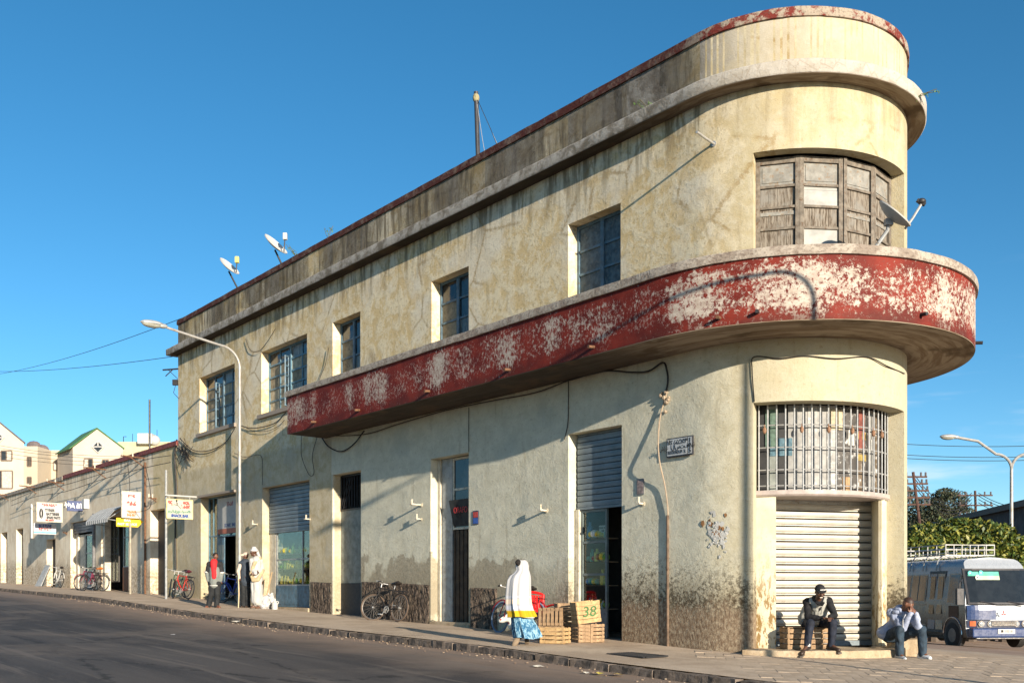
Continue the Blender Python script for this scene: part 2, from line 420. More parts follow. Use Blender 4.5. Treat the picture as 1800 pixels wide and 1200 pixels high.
def fascia_material():
    d = ND('peeling_red_paint'); uv = d.uv('UVMap'); u, z, _ = d.sep(uv)
    red = d.mix(d.mr(d.noise(uv, 2, 5, .6), .35, .65), (.10,.013,.010), (.185,.024,.015))
    white = d.mix(d.mr(d.noise(uv, 9, 6, .7), .36, .62), (.36,.30,.25), (.47,.42,.36))
    # peeled patches: dense round the corner, in clusters along the straight part
    n1 = d.noise(d.map(uv, (1.35, .8, 1)), 12.5, 10, .85, .12); n2 = d.noise(uv, 1.5, 4, .6); clus = d.noise(d.map(uv, (1.0, .05, 1)), 1.35, 2, .5)
    vband = d.mul(d.mr(z, 4.32, 4.52), d.mr(z, 5.2, 4.98))
    crn = d.mr(u, 1.6, -1.6)
    thr = d.ma('ADD', d.mul(clus, .34), d.mul(n2, .20)); thr = d.ma('ADD', thr, d.mul(crn, .016)); thr = d.ma('ADD', thr, d.mul(vband, .075)); thr = d.ma('SUBTRACT', thr, .012)
    far = d.mr(u, -5.2, -6.2); thr = d.ma('SUBTRACT', thr, d.mul(far, .09))
    val = d.ma('ADD', n1, thr)
    msk = d.mr(val, .838, .866)
    c = d.mix(msk, red, white)
    c = d.mix(d.mul(d.mr(d.noise(d.map(uv, (2, .6, 1)), 5, 6, .7), .56, .7), .3), c, (.10,.03,.025))
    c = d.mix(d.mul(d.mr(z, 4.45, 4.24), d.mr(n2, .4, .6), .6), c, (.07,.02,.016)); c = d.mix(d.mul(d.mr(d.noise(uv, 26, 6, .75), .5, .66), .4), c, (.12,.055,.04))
    nr = d.bump(msk, .5, -.004); nr = d.bump(d.noise(uv, 25, 5, .7), .5, .006, nr)
    return d.fin(c, d.mr(msk, 0, 1, .7, .9), nr, 0, .15)
MFAS = fascia_material()
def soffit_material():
    d = ND('stained_shaded_soffit'); uv = d.uv('UVMap')
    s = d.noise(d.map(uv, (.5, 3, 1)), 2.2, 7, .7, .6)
    c = d.mix(d.mr(s, .38, .62), (.17,.12,.08), (.30,.245,.185)); u_, _, _ = d.sep(uv); c = d.mix(d.mr(u_, -.5, 2.0, 0, .85), c, (.035,.028,.022)); c = d.mix(d.mr(d.noise(uv, 1.2, 5), .52, .66), c, (.10,.07,.045))  # straight run taken near black as painted shade; streaks and blotches are stain
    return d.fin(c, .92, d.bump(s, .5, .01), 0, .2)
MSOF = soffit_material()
def plinth_material():
    d = ND('roughcast_plinth'); o = d.obj()
    n = d.noise(d.map(o, (1, 1, .45)), 20, 7, .75); m = d.noise(o, 3, 5)
    c = d.mix(d.mr(n, .42, .60), (.035,.028,.022), (.17,.13,.10)); c = d.mix(d.mul(d.mr(m, .5, .7), .4), c, (.22,.18,.13))
    return d.fin(c, .95, d.bump(n, 1, .03), 0, .15)
MPL = plinth_material()
def ground_material():
    d = ND('asphalt'); o = d.obj()
    uvs = d.uv('UVMap'); u, v, _ = d.sep(uvs)
    big = d.noise(uvs, .25, 6, .65, .3); tr = d.noise(d.map(uvs, (.12, 1.0, 1)), 1.0, 6, .6, .4); fine = d.noise(o, 38, 6, .8)
    c = d.mix(d.mr(tr, .36, .64), (.030,.028,.029), (.075,.066,.060)); ck = d.mr(d.ma('ADD', d.vor(d.map(uvs, (.35, .8, 1)), .5, 'DISTANCE_TO_EDGE'), d.mul(d.ma('SUBTRACT', d.noise(uvs, 3, 5, .7), .5), .16)), .012, .0); c = d.mix(d.mul(ck, .8), c, (.01,.01,.01))
    c = d.mix(d.mul(d.mr(fine, .5, .7), .6), c, (.15,.135,.12))
    dn = d.ma('ADD', v, d.mul(d.ma('SUBTRACT', d.noise(uvs, .7, 6, .7), .5), 2.6))
    dust = d.mr(dn, 6.2, 3.0); c = d.mix(d.mul(dust, .8), c, (.30,.215,.155))
    c = d.mix(d.mul(d.mr(big, .50, .62), .5), c, (.16,.13,.105)); c = d.mix(d.mul(d.mr(d.noise(d.map(uvs, (.08, 1.6, 1)), 1.3, 7, .7), .54, .62), .6), c, (.15,.125,.105))
    spot = d.mul(d.mr(d.noise(o, 7, 3, .5), .70, .74), .5); c = d.mix(spot, c, (.03,.03,.03))
    nr = d.bump(fine, .6, .006); nr = d.bump(tr, .3, .02, nr)
    return d.fin(c, .88, nr, 0, .3)
MASPH = ground_material()
def pave_material(name, a, b, dark, sc=1.0):
    d = ND(name); o = d.obj()
    c = d.mix(d.mr(d.noise(o, .8*sc, 7, .7, .3), .36, .64), a, b); f = d.noise(o, 30, 5, .7)
    c = d.mix(d.mul(d.mr(f, .5, .7), .5), c, dark); c = d.mix(d.mul(d.mr(d.noise(o, 2.7, 6, .7), .56, .7), .45), c, dark)
    return d.fin(c, .9, d.bump(f, .7, .008), 0, .25)
MPAV = pave_material('worn_concrete', (.37,.285,.205), (.50,.40,.295), (.21,.155,.11))
MTILE = pave_material('paving_block', (.37,.29,.21), (.49,.395,.295), (.23,.17,.125), 3)
MKERB = pave_material('basalt_kerb', (.06,.05,.042), (.20,.16,.13), (.03,.025,.02), 6)
MSTREET = pave_material('dirt_street', (.28,.19,.135), (.38,.27,.195), (.09,.065,.05))
MEARTH = pave_material('dry_earth', (.26,.19,.13), (.32,.24,.17), (.18,.13,.09), .1)
MSTEP = pave_material('worn_step', (.33,.25,.16), (.42,.34,.235), (.16,.10,.06), 3)
BLUE = mat('faded_blue_paint', (.085,.15,.20), .6, dirt=(.11,.12,.11), var=.3)
BLUE2 = mat('bright_blue_frame', (.095,.19,.25), .55, dirt=(.2,.25,.25))
WOODG = mat('weathered_grey_wood', (.15,.13,.105), .85, var=.35, scale=9, dirt=(.10,.06,.035), bump=.5)
WHITE = mat('white_paint', (.44,.435,.41), .5, var=.06)
BLACKM = mat('black_metal', (.02,.02,.022), .5)
GREYM = mat('grey_painted_metal', (.30,.31,.31), .45, metal=.3, dirt=(.2,.17,.13))
CREAMW = mat('chipped_cream_paint', (.50,.46,.37), .6, dirt=(.33,.26,.16))
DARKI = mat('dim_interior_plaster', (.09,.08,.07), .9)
RUST = mat('rusty_iron', (.13,.065,.035), .85, var=.4, scale=20)
CABLE = mat('black_cable', (.018,.016,.015), .6, var=.1)
CABLEW = mat('pale_cable', (.30,.235,.17), .7, var=.2)
GALV = mat('galvanised_steel', (.42,.42,.41), .42, metal=.5, var=.12, scale=15)
PAPER = mat('white_paper', (.42,.42,.40), .8, var=.08)
RUBBER = mat('black_rubber', (.02,.02,.02), .75)
CRATE = mat('pale_crate_wood', (.40,.27,.13), .8, var=.3, scale=12, dirt=(.25,.14,.06), bump=.4)
CRATE2 = mat('old_crate_wood', (.28,.185,.105), .85, var=.35, scale=12, dirt=(.15,.09,.05), bump=.4)
def plank_material():
    d = ND('bleached_planks'); o = d.obj(); g = d.noise(d.map(o, (6, 6, .6)), 7, 6, .7)
    c = d.mix(d.mr(g, .38, .6), (.075,.055,.038), (.235,.21,.175)); c = d.mix(d.mr(d.noise(o, 2.4, 4), .5, .66), c, (.20,.19,.17))
    return d.fin(c, .85, d.bump(g, .6, .01), 0, .2)
PLANK = plank_material()
def dark_glass():
    d = ND('window_glass'); o = d.obj()
    n = d.noise(o, 1.6, 3)
    return d.fin(d.mix(d.mr(n, .4, .6), (.012,.015,.018), (.05,.055,.055)), d.mr(d.noise(o, 5, 4), .4, .7, .04, .2), d.bump(d.noise(o, 2.2, 2), .15, .02), 0, .6)
GLASS = dark_glass()
def dusty_glass():
    d = ND('dusty_glass'); o = d.obj(); g = d.noise(d.map(o, (3, 3, .8)), 4, 6, .7)
    return d.fin(d.mix(d.mr(g, .38, .62), (.05,.055,.055), (.20,.19,.16)), .35, None, 0, .5)
DGLASS = dusty_glass()
def shop_glass():
    d = ND('shop_glass'); t = d.t
    tr = d.n('ShaderNodeBsdfTransparent'); gl = d.n('ShaderNodeBsdfGlossy'); gl.inputs['Roughness'].default_value = .02; tr.inputs[0].default_value = (.86,.9,.88,1)
    fr = d.n('ShaderNodeFresnel'); fr.inputs[0].default_value = 1.35
    mx = d.n('ShaderNodeMixShader'); d.set(mx.inputs[0], d.mr(fr.outputs[0], 0, 1, .02, .4)); t.links.new(tr.outputs[0], mx.inputs[1]); t.links.new(gl.outputs[0], mx.inputs[2]); t.links.new(mx.outputs[0], d.out.inputs[0])
    return d.m
SGLASS = shop_glass()
def shutter_mat(name, a, b, dirt):
    d = ND(name); o = d.obj()
    c = d.mix(d.mr(d.noise(o, 2, 5), .35, .65), a, b); c = d.mix(d.mul(d.mr(d.noise(d.map(o, (1, 1, 4)), 5, 6, .7), .52, .68), .5), c, dirt)
    return d.fin(c, .5, d.bump(d.noise(o, 30, 3), .25, .004), .25, .4)
SHUT_B = shutter_mat('blue_grey_shutter', (.13,.165,.19), (.19,.225,.245), (.07,.075,.08))
SHUT_W = shutter_mat('cream_shutter', (.34,.32,.28), (.40,.38,.33), (.25,.20,.13))
# ---------------- ground ----------------
def ground_sheet(name, pts_uv, lift, m, label=None):
    """grid in street coordinates (along, out) following the slope"""
    us, vs = pts_uv; mb = MB(); idx = {}
    for i, u in enumerate(us):
        for j, v in enumerate(vs):
            q = T2 + D2*u + N2*v; idx[i, j] = mb.pt((q.x, q.y, G(q.x, q.y)+lift(u, v)))
    for i in range(len(us)-1):
        for j in range(len(vs)-1):
            mb.face((idx[i, j], idx[i, j+1], idx[i+1, j+1], idx[i+1, j]), [(us[i], vs[j]), (us[i], vs[j+1]), (us[i+1], vs[j+1]), (us[i+1], vs[j])])
    o = mb.build(name, m); tag(o, kind='structure'); return o
UG = [-900,-300,-100,-60,-45,-30,-21,-12,-8,-5,-3,-1,1.65,5,8,11,13.9,18,23.7,30,36.7,43,50,60,70,100,200,400,1500]
KV = 3.05
ground_sheet('road', (UG, [KV, 4, 6, 9, 12, 16, 24, 60, 200, 900]), lambda u, v: -.13 + .012*min(max(v-KV, 0), 4) - .004*max(v-16, 0)*0, MASPH)
ground_sheet('side_street', ([-900,-300,-100,-60,-45,-30,-21,-12,-8,-5,-3,-1,1.65,5,8,11,13.9,18,23.7,36.7,50,70,200,1500], [-1400, -500, -150, -60, -40, -22, -15, -10, -6.5]), lambda u, v: -.01, MSTREET)
ground_sheet('pavement', ([-60,-45,-30,-12,-5,-1,1.65,8,13.9,18,23.7,30,36.7,43,50,60,70,200], [-6.5, -4, -2, 0, 1.5, KV-.02]), lambda u, v: 0.0, MPAV)

# paving blocks round the corner, each its own piece
pave = bpy.data.objects['pavement']
ax = V((0.157, 0.9876)); bx = V((-0.9876, 0.157))
n_t = 0; tp = None
for i in range(-30, 40):
    for j in range(-40, 40):
        c = V((5.2, 14.6)) + ax*(i*.404) + bx*(j*.304 + (.15 if i % 2 else 0))
        if c.y < 11.2: continue
        px = 900+F*c.x/c.y; q = c-T2; uu = q.dot(D2); vv = q.dot(N2); py = HY - F*G(c.x, c.y)/c.y
        if (c-CC).length < RW+.18 or (uu > 0 and vv < .15): continue
        if vv > KV-.35 or px < 1235 or px > 1830 or py > 1215 or vv < -3.4: continue
        if px < 1300 and (i*7+j*3) % 5 == 0: continue
        n_t += 1
        if n_t > 298: break
        if tp is None:
            mb = MB(); h = .006
            mb.hexa([(-.199,-.149,-.03),(.199,-.149,-.03),(.199,.149,-.03),(-.199,.149,-.03),(-.1975,-.1475,h),(.1975,-.1475,h),(.1975,.1475,h),(-.1975,.1475,h)])
            tp = mb.build('paving_block', MTILE, pave, org=(0,0,0)); o = tp
        else: o = tp.copy(); COL.objects.link(o)
        gx = (G(c.x+.3, c.y)-G(c.x-.3, c.y))/.6; gy = (G(c.x, c.y+.3)-G(c.x, c.y-.3))/.6
        nz = V((-gx+random.uniform(-.006, .006), -gy+random.uniform(-.006, .006), 1)).normalized(); xa = V((ax.x, ax.y, 0)); ya = nz.cross(xa).normalized(); xa = ya.cross(nz)
        o.matrix_local = M.Translation((c.x, c.y, G(c.x, c.y)+random.uniform(-.002, .002))) @ M((xa, ya, nz)).transposed().to_4x4()
print('paving blocks', n_t)

# kerb: a row of rough basalt stones
kerb = thing('kerb', 'rough dark basalt kerb along the edge of the pavement', 'kerb', W(10, KV, -.9))
kp = []
for v_ in range(5):
    random.seed(40+v_); mb = MB(); L = .9; nx = 7
    for i in range(nx):
        x0 = -L/2+.01+(L-.02)*i/nx; x1 = -L/2+.01+(L-.02)*(i+1)/nx
        mb.hexa([(x0,-.09,-.3),(x1,-.09,-.3),(x1,.09,-.3),(x0,.09,-.3),(x0,-.09,.0),(x1,-.09,.0),(x1,.09,.0),(x0,.09,.0)])
    o = mb.build('kerb_stone', MKERB, kerb, org=(0,0,0), tidy=True)
    for vt in o.data.vertices:
        k = NZ.noise_vector(vt.co*6+V((v_*7, 0, 0))); vt.co += V((k.x*.016, k.y*.034, (k.z*.022 if vt.co.z > -.1 else 0)-.008))
    kp.append(o)
u = -5.0; cnt = 0
random.seed(11)
while u < 66 and cnt < 290:
    L = .9 if u < 30 else .9
    j = cnt % 5; src = kp[random.randrange(5)]
    if cnt < 5: o = kp[cnt]
    else: o = src.copy(); COL.objects.link(o)
    cpt = T2 + D2*(u+.45) + N2*(KV+.04); z = G(cpt.x, cpt.y); zs = (g1(u+.9)-g1(u))/.9
    x = V((D2.x, D2.y, zs)).normalized(); y = V((0,0,1)).cross(x).normalized(); zz = x.cross(y)
    sg = random.choice((1, -1))
    sc = random.uniform(.7, 1.0)
    o.matrix_local = M.Translation(V((cpt.x, cpt.y, z+random.uniform(-.012, .006)))-ORG[kerb.name]) @ M((x*sg, y*sg, zz)).transposed().to_4x4() @ M.Diagonal((sc, 1, 1, 1))
    u += .9*sc+random.uniform(-.004, .0); cnt += 1

# ---------------- walls ----------------
def wall(name, u0, u1, zs, holes, m, parent, step=.12):
    us = set(arc_us(u0, u1, step, 3.0)); zz = set(zs)
    for a, b, c, d, e in holes: us |= {a, b}; zz |= {c, d}
    us = sorted(us); us = [a for i, a in enumerate(us) if i == 0 or a-us[i-1] > 1e-4]; zz = sorted(zz)
    vs = []; fs = []; uv = []; hg = []
    def q(pts, uvs):
        i = len(vs); vs.extend([tuple(p) for p in pts]); fs.append((i, i+1, i+2, i+3)); uv.append(uvs)
        hg.append([(uvs[k][0], pts[k].z - G(pts[k].x, pts[k].y)) for k in range(4)])
    for a, b in zip(us, us[1:]):
        for c, d in zip(zz, zz[1:]):
            mu, mz = (a+b)/2, (c+d)/2
            if any(h[0] < mu < h[1] and h[2] < mz < h[3] for h in holes): continue
            q([W(a,0,c), W(a,0,d), W(b,0,d), W(b,0,c)], [(a,c),(a,d),(b,d),(b,c)])
    for a, b, c, d, e in holes:
        q([W(b,0,c),W(b,0,d),W(b,-e,d),W(b,-e,c)], [(b,c),(b,d),(b+e,d),(b+e,c)])
        q([W(a,0,c),W(a,-e,c),W(a,-e,d),W(a,0,d)], [(a,c),(a-e,c),(a-e,d),(a,d)])
        seg = [x for x in us if a-1e-6 <= x <= b+1e-6]
        for s, t in zip(seg, seg[1:]):
            q([W(s,0,d),W(s,-e,d),W(t,-e,d),W(t,0,d)], [(s,d),(s,d+e),(t,d+e),(t,d)])
            q([W(s,0,c),W(t,0,c),W(t,-e,c),W(s,-e,c)], [(s,c),(t,c),(t,c-e),(s,c-e)])
    me = bpy.data.meshes.new(name); o0 = ORG[parent.name]
    me.from_pydata([tuple(V(p)-o0) for p in vs], [], fs)
    l1 = me.uv_layers.new(name='UVMap'); l2 = me.uv_layers.new(name='HG')
    for i in range(len(fs)):
        for k in range(4): l1.data[i*4+k].uv = uv[i][k]; l2.data[i*4+k].uv = hg[i][k]
    me.materials.append(m)
    bm = bmesh.new(); bm.from_mesh(me); bmesh.ops.remove_doubles(bm, verts=bm.verts, dist=1e-5); bm.to_mesh(me); bm.free()
    for p_ in me.polygons: p_.use_smooth = True
    me.set_sharp_from_angle(angle=R_(25))
    o = bpy.data.objects.new(name, me); COL.objects.link(o); o.parent = parent; return o
UE = ux(313); UM = ux(112)
bld = thing('corner_building', 'two storey rounded corner building of stained yellow plaster with a red balcony', 'building', W(0, 0, -1))
def op(x0, x1, z0, z1, d): return (ux(x1), ux(x0), z0, z1, d)
ARC0, ARC1 = -R_(107)*RW, -R_(26.5)*RW
H_UP = [op(351, 412.7, 5.40, 7.33, .3), op(459.5, 539.7, 5.38, 7.33, .3), op(584.8, 633.3, 4.42, 7.33, .3), op(758.7, 824, 4.42, 7.33, .3), op(998.7, 1091, 4.42, 7.33, .3), (ARC0, ARC1, 5.0, 7.37, .22)]
GB = -1.7
H_LO = [op(353, 414.6, -.5, 3.19, .32), op(461, 544, GB+.3, 3.15, .26), op(584.6, 634.4, GB+.3, 3.16, .28), op(757, 824, GB+.3, 3.12, .26), op(999, 1093, GB+.3, 3.13, .26), (ARC0, ARC1, GB+.3, 3.16, .3)]
END = -PR-9.0
wall('wall', END, UE, [GB, 4.3, 9.6], H_UP+H_LO, MW, bld)
# closed shell: end wall, inner linings, floors
mb = MB()
DP = 2*RW
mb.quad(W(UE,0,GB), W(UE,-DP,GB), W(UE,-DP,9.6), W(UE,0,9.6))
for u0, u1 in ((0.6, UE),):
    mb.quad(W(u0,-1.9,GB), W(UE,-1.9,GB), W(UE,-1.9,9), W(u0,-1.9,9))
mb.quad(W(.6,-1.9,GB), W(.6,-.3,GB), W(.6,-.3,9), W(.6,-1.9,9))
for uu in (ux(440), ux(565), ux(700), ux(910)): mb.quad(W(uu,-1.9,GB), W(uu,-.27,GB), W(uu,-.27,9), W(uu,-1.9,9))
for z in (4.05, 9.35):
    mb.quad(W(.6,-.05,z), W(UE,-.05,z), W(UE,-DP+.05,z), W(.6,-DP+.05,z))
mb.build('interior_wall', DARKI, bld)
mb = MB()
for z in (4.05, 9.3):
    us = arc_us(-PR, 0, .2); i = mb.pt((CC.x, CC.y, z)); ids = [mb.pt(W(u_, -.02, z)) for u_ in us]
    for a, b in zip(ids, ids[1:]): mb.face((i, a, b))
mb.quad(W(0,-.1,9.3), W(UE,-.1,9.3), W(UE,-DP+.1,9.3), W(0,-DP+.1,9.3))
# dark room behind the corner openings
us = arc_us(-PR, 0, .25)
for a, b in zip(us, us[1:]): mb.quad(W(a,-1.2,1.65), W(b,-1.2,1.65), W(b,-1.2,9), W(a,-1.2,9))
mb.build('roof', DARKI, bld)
us_all = arc_us(END, UE, .1, 1.0)
mb = MB(); mb.sweep([(-.2,8.69),(.0,8.69),(.0,9.57),(-.2,9.57)], us_all); mb.build('parapet', MPAR, bld, smooth=True)
mb = MB(); mb.sweep([(-.24,9.56),(.035,9.56),(.04,9.63),(.03,9.72),(-.24,9.72)], arc_us(END, UE+.04, .1, .35)); o = mb.build('coping', MCOP, bld, smooth=True, tidy=True); jitter_mesh(o, .008, 1.5, .006)
mb = MB(); mb.sweep([(-.1,8.47),(.31,8.47),(.325,8.49),(.325,8.68),(.30,8.705),(-.1,8.71)], arc_us(END, UE+.33, .1, .4)); o = mb.build('cornice', [MCOR], bld, smooth=True, tidy=True); jitter_mesh(o, .006, 2.0, .004)
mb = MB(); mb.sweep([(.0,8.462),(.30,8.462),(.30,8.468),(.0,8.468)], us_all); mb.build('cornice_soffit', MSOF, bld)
# balcony
BE = ux(505, 1.12)
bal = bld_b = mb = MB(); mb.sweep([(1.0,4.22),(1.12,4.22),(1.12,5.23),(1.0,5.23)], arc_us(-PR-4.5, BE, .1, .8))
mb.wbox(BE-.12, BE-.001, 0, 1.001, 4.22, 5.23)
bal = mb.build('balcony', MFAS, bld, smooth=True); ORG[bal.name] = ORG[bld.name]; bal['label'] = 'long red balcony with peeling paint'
def sub(mbx, name, m, par=bal, **k):
    o = mbx.build(name, m, None, org=ORG[bld.name], **k); o.location = (0,0,0); o.parent = par; return o
mb = MB(); mb.sweep([(.96,5.22),(1.165,5.22),(1.175,5.30),(1.16,5.37),(.96,5.37)], arc_us(-PR-4.5, BE+.04, .1, .35)); mb.wbox(BE-.16, BE+.04, 0, .957, 5.22, 5.37); o = sub(mb, 'balcony_coping', MCOP2, smooth=True, tidy=True); jitter_mesh(o, .007, 2, .006)
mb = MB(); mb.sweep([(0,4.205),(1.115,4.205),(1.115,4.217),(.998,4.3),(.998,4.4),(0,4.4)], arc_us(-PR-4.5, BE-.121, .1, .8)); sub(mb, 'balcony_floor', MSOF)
sp = []
for x, y in ((555,721),(632,721),(755,684),(896,648),(1044,612),(1216,568)):
    u = ux(x, 1.12); mb = MB(); mb.tube([W(u,1.0,4.36), W(u,1.26,4.33)], .028, 10)
    sub(mb, 'drain_spout', RUST)
for ph in (31.0, 76.0, 118.0):
    u = -R_(ph)*RW; mb = MB(); mb.tube([W(u,1.0,4.38), W(u,1.24,4.36)], .03, 10); sub(mb, 'drain_spout', BLACKM)

# window sills under the two far windows
for x0, x1 in ((349, 415), (457, 542)):
    mb = MB(); mb.wbox(ux(x1)-.02, ux(x0)+.04, -.1, .09, 5.27, 5.395); o = mb.build('window_sill', MCOP2, bld, tidy=True, bevel=.008)
# roughcast plinth at the foot of the wall
def plinth(u0, u1, top):
    mb = MB(); nu = max(2, int((u1-u0)/.04)); nv = 26; ids = {}
    for i in range(nu+1):
        u = u0+(u1-u0)*i/nu; g = g1(u)
        for j in range(nv+1):
            z = g-.05+(top+.05)*j/nv; e = .022 + .016*NZ.noise(V((u*9, z*5, 0))) + .012*NZ.noise(V((u*27, z*14, 3)))
            if i in (0, nu) or j == nv: e = .004
            ids[i, j] = mb.pt(W(u, e, z))
    for i in range(nu):
        for j in range(nv): mb.face((ids[i, j], ids[i, j+1], ids[i+1, j+1], ids[i+1, j]))
    mb.build('plinth', MPL, bld)
for x0, x1, t in ((546, 583, .86), (636, 755, .93), (827, 874, .90)): plinth(ux(x1), ux(x0), t)

# ---------------- windows of the upper storey ----------------
def casement(parent, u0, u1, z0, z1, v, cols, rows, frame_m, pane_ms, name='window', mull=.05, rail=.035, split=None):
    """frame in a straight opening; panes are children of the window"""
    mb = MB(); fw = .06
    mb.wbox(u0, u0+fw, v-.06, v, z0, z1); mb.wbox(u1-fw, u1, v-.06, v, z0, z1)
    mb.wbox(u0+fw, u1-fw, v-.06, v, z1-fw, z1); mb.wbox(u0+fw, u1-fw, v-.06, v, z0, z0+fw)
    iu0, iu1, iz0, iz1 = u0+fw, u1-fw, z0+fw, z1-fw; cw = (iu1-iu0)/cols; rh = (iz1-iz0)/rows
    for i in range(1, cols):
        big = (cols <= 2) or (i % 2 == 0); h = mull if big else .024
        mb.wbox(iu0+i*cw-h, iu0+i*cw+h, v-.05, v+(.012 if big else -.008), iz0, iz1)
    for j in range(1, rows):
        for i in range(cols):
            a = iu0+i*cw+(mull if i and (cols <= 2 or i % 2 == 0) else .016); b = iu0+(i+1)*cw-(mull if i < cols-1 and (cols <= 2 or (i+1) % 2 == 0) else .016)
            mb.wbox(a+.001, b-.001, v-.045, v-.002, iz0+j*rh-.024, iz0+j*rh+.024)
    fr = mb.build(name, frame_m, parent, tidy=True)
    for i in range(cols):
        for j in range(rows):
            m = pane_ms[(i*rows+j) % len(pane_ms)] if isinstance(pane_ms, list) else pane_ms
            mb = MB(); mb.wbox(iu0+i*cw+.005, iu0+(i+1)*cw-.005, v-.036, v-.03, iz0+j*rh+.005, iz0+(j+1)*rh-.005)
            o = mb.build('pane', m, None, org=ORG[parent.name]); o.location = (0,0,0); o.parent = fr
            if m in (GLASS,): o.rotation_euler = (0, 0, 0)
    return fr
SHEET = mat('old_window_paper', (.26,.22,.15), .85, var=.3, scale=5, dirt=(.12,.10,.07))
CURT = mat('pale_curtain', (.40,.35,.25), .9, var=.3, scale=7)
BPL = mat('blue_grey_boards', (.085,.12,.14), .7, var=.4, scale=8, dirt=(.16,.17,.16), bump=.4)
for i, h in enumerate(H_UP[:5]):
    u0, u1, z0, z1, d = h
    random.seed(60+i)
    if i < 2: casement(bld, u0+.002, u1-.002, z0, z1-.002, -.24, 4, 5, BLUE2 if i else BLUE, [GLASS, GLASS, DGLASS, SHEET, GLASS, GLASS, DGLASS, SHEET, CURT, DGLASS, SHEET, SHEET, CURT, SHEET, GLASS, CURT, CURT, SHEET, SHEET, GLASS][i*0:], mull=.04)
    else: casement(bld, u0+.002, u1-.002, z0, z1-.002, -.24, 2, 6, BLUE, [GLASS, BPL, GLASS, DGLASS, GLASS, GLASS, BPL, BPL, SHEET, SHEET, SHEET, GLASS] if i < 4 else [BPL], mull=.045)
# half open leaves of the two far windows
for h, f in ((H_UP[0], .62), (H_UP[1], .55)):
    u = h[0]+(h[1]-h[0])*f; mb = MB(); a = V((u, -.24)); L = .17
    def q(t, z): return W(u-.10*t, -.235+L*t, z)
    for t0, t1 in ((0, .08), (.92, 1)): mb.hexa([q(t0,5.5), q(t1,5.5), q(t1,5.5)+V((.03,.01,0)), q(t0,5.5)+V((.03,.01,0)), q(t0,7.0), q(t1,7.0), q(t1,7.0)+V((.03,.01,0)), q(t0,7.0)+V((.03,.01,0))])
    for k in range(6):
        z = 5.5+k*.295; mb.hexa([q(.08,z), q(.92,z), q(.92,z)+V((.03,.01,0)), q(.08,z)+V((.03,.01,0)), q(.08,z+.03), q(.92,z+.03), q(.92,z+.03)+V((.03,.01,0)), q(.08,z+.03)+V((.03,.01,0))])
    o = mb.build('open_casement', BLUE, bld, tidy=True)

# faceted window of the corner, upper floor
bow = MB(); r_in = RW-.22
phs = [26.5, phx(1406, r_in), phx(1482, r_in), phx(1537, r_in), 107.0]
def rp(ph, r, z): a = A0+R_(ph); return V((CC.x+r*cos(a), CC.y+r*sin(a), z))
def facet(mb, p, q, t0, t1, z0, z1, d0, d1):
    """box on the chord p-q between fractions t0,t1; d is outward"""
    x = (q-p); L = x.length; x = x.normalized(); n = x.cross(V((0,0,1))).normalized()
    if n.dot(V((p.x-CC.x, p.y-CC.y, 0))) < 0: n = -n
    P_ = lambda t, d, z: V((p.x, p.y, 0))+x*(L*t)+n*d+V((0,0,z))
    mb.hexa([P_(t0,d0,z0),P_(t1,d0,z0),P_(t1,d1,z0),P_(t0,d1,z0),P_(t0,d0,z1),P_(t1,d0,z1),P_(t1,d1,z1),P_(t0,d1,z1)])
    return L
rows_z = [4.98, 5.42, 5.79, 6.14, 6.50, 6.86, 7.24]
pan = []
for k in range(4):
    p, q = rp(phs[k], r_in, 0), rp(phs[k+1], r_in, 0); L = (q-p).length
    e = .075/L; 
    facet(bow, p, q, 0.002, e, 4.98, 7.34, -.07, .02 if k == 2 else .0); facet(bow, p, q, 1-e, .998, 4.98, 7.34, -.07, .0)
    facet(bow, p, q, e, 1-e, 7.24, 7.34, -.07, -.004)
    for z in rows_z[1:-1]: facet(bow, p, q, e+.001, 1-e-.001, z-.022, z+.022, -.05, -.012)
    for r, (za, zb) in enumerate(zip(rows_z, rows_z[1:])): pan.append((k, r, p, q, e, za, zb))
bow_o = bow.build('corner_window', WOODG, bld, tidy=True, bevel=.004)
PNL = mat('weathered_shutter_panel', (.21,.205,.185), .8, var=.25, scale=7, dirt=(.2,.13,.07), bump=.4)
for k, r, p, q, e, za, zb in pan:
    mb = MB(); solid = (r == 5)
    if k == 1 and r in (2, 4): 
        facet(mb, p, q, e+.004, 1-e-.004, za+.01, zb-.01 if r == 2 else zb-.08, -.05, -.038); m = WHITE; nm = 'paper_sheet'
        if r == 4: facet(mb, p, q, e+.004, 1-e-.004, zb-.075, zb-.01, -.05, -.042)
        o = mb.build('pane', mat('yellowed_pane_paper', (.31,.31,.29), .7, var=.2, scale=4), None, org=ORG[bld.name])
    elif solid:
        facet(mb, p, q, e+.004, 1-e-.004, za+.02, zb-.005, -.055, -.04); facet(mb, p, q, e+.05/1, 1-e-.05, za+.07, zb-.05, -.04, -.03)
        o = mb.build('panel', PNL, None, org=ORG[bld.name])
    else:
        o = None
        n = 4
        for j in range(n):
            t0 = e+.004+(1-2*e-.008)*j/n; t1 = e+.004+(1-2*e-.008)*(j+1)/n-.006
            m_ = MB(); facet(m_, p, q, t0, t1, za+.02, zb-.02, -.06, -.045+random.uniform(-.004, .004))
            o = m_.build('board', PLANK, None, org=ORG[bld.name]); o.location = (0,0,0); o.parent = bow_o
        if r in (1, 3) and k in (0, 2, 3):
            m_ = MB(); facet(m_, p, q, e+.004, 1-e-.004, zb-.13, zb-.07, -.043, -.032); o = m_.build('rail', PNL, None, org=ORG[bld.name])
        else: continue
    o.location = (0,0,0); o.parent = bow_o

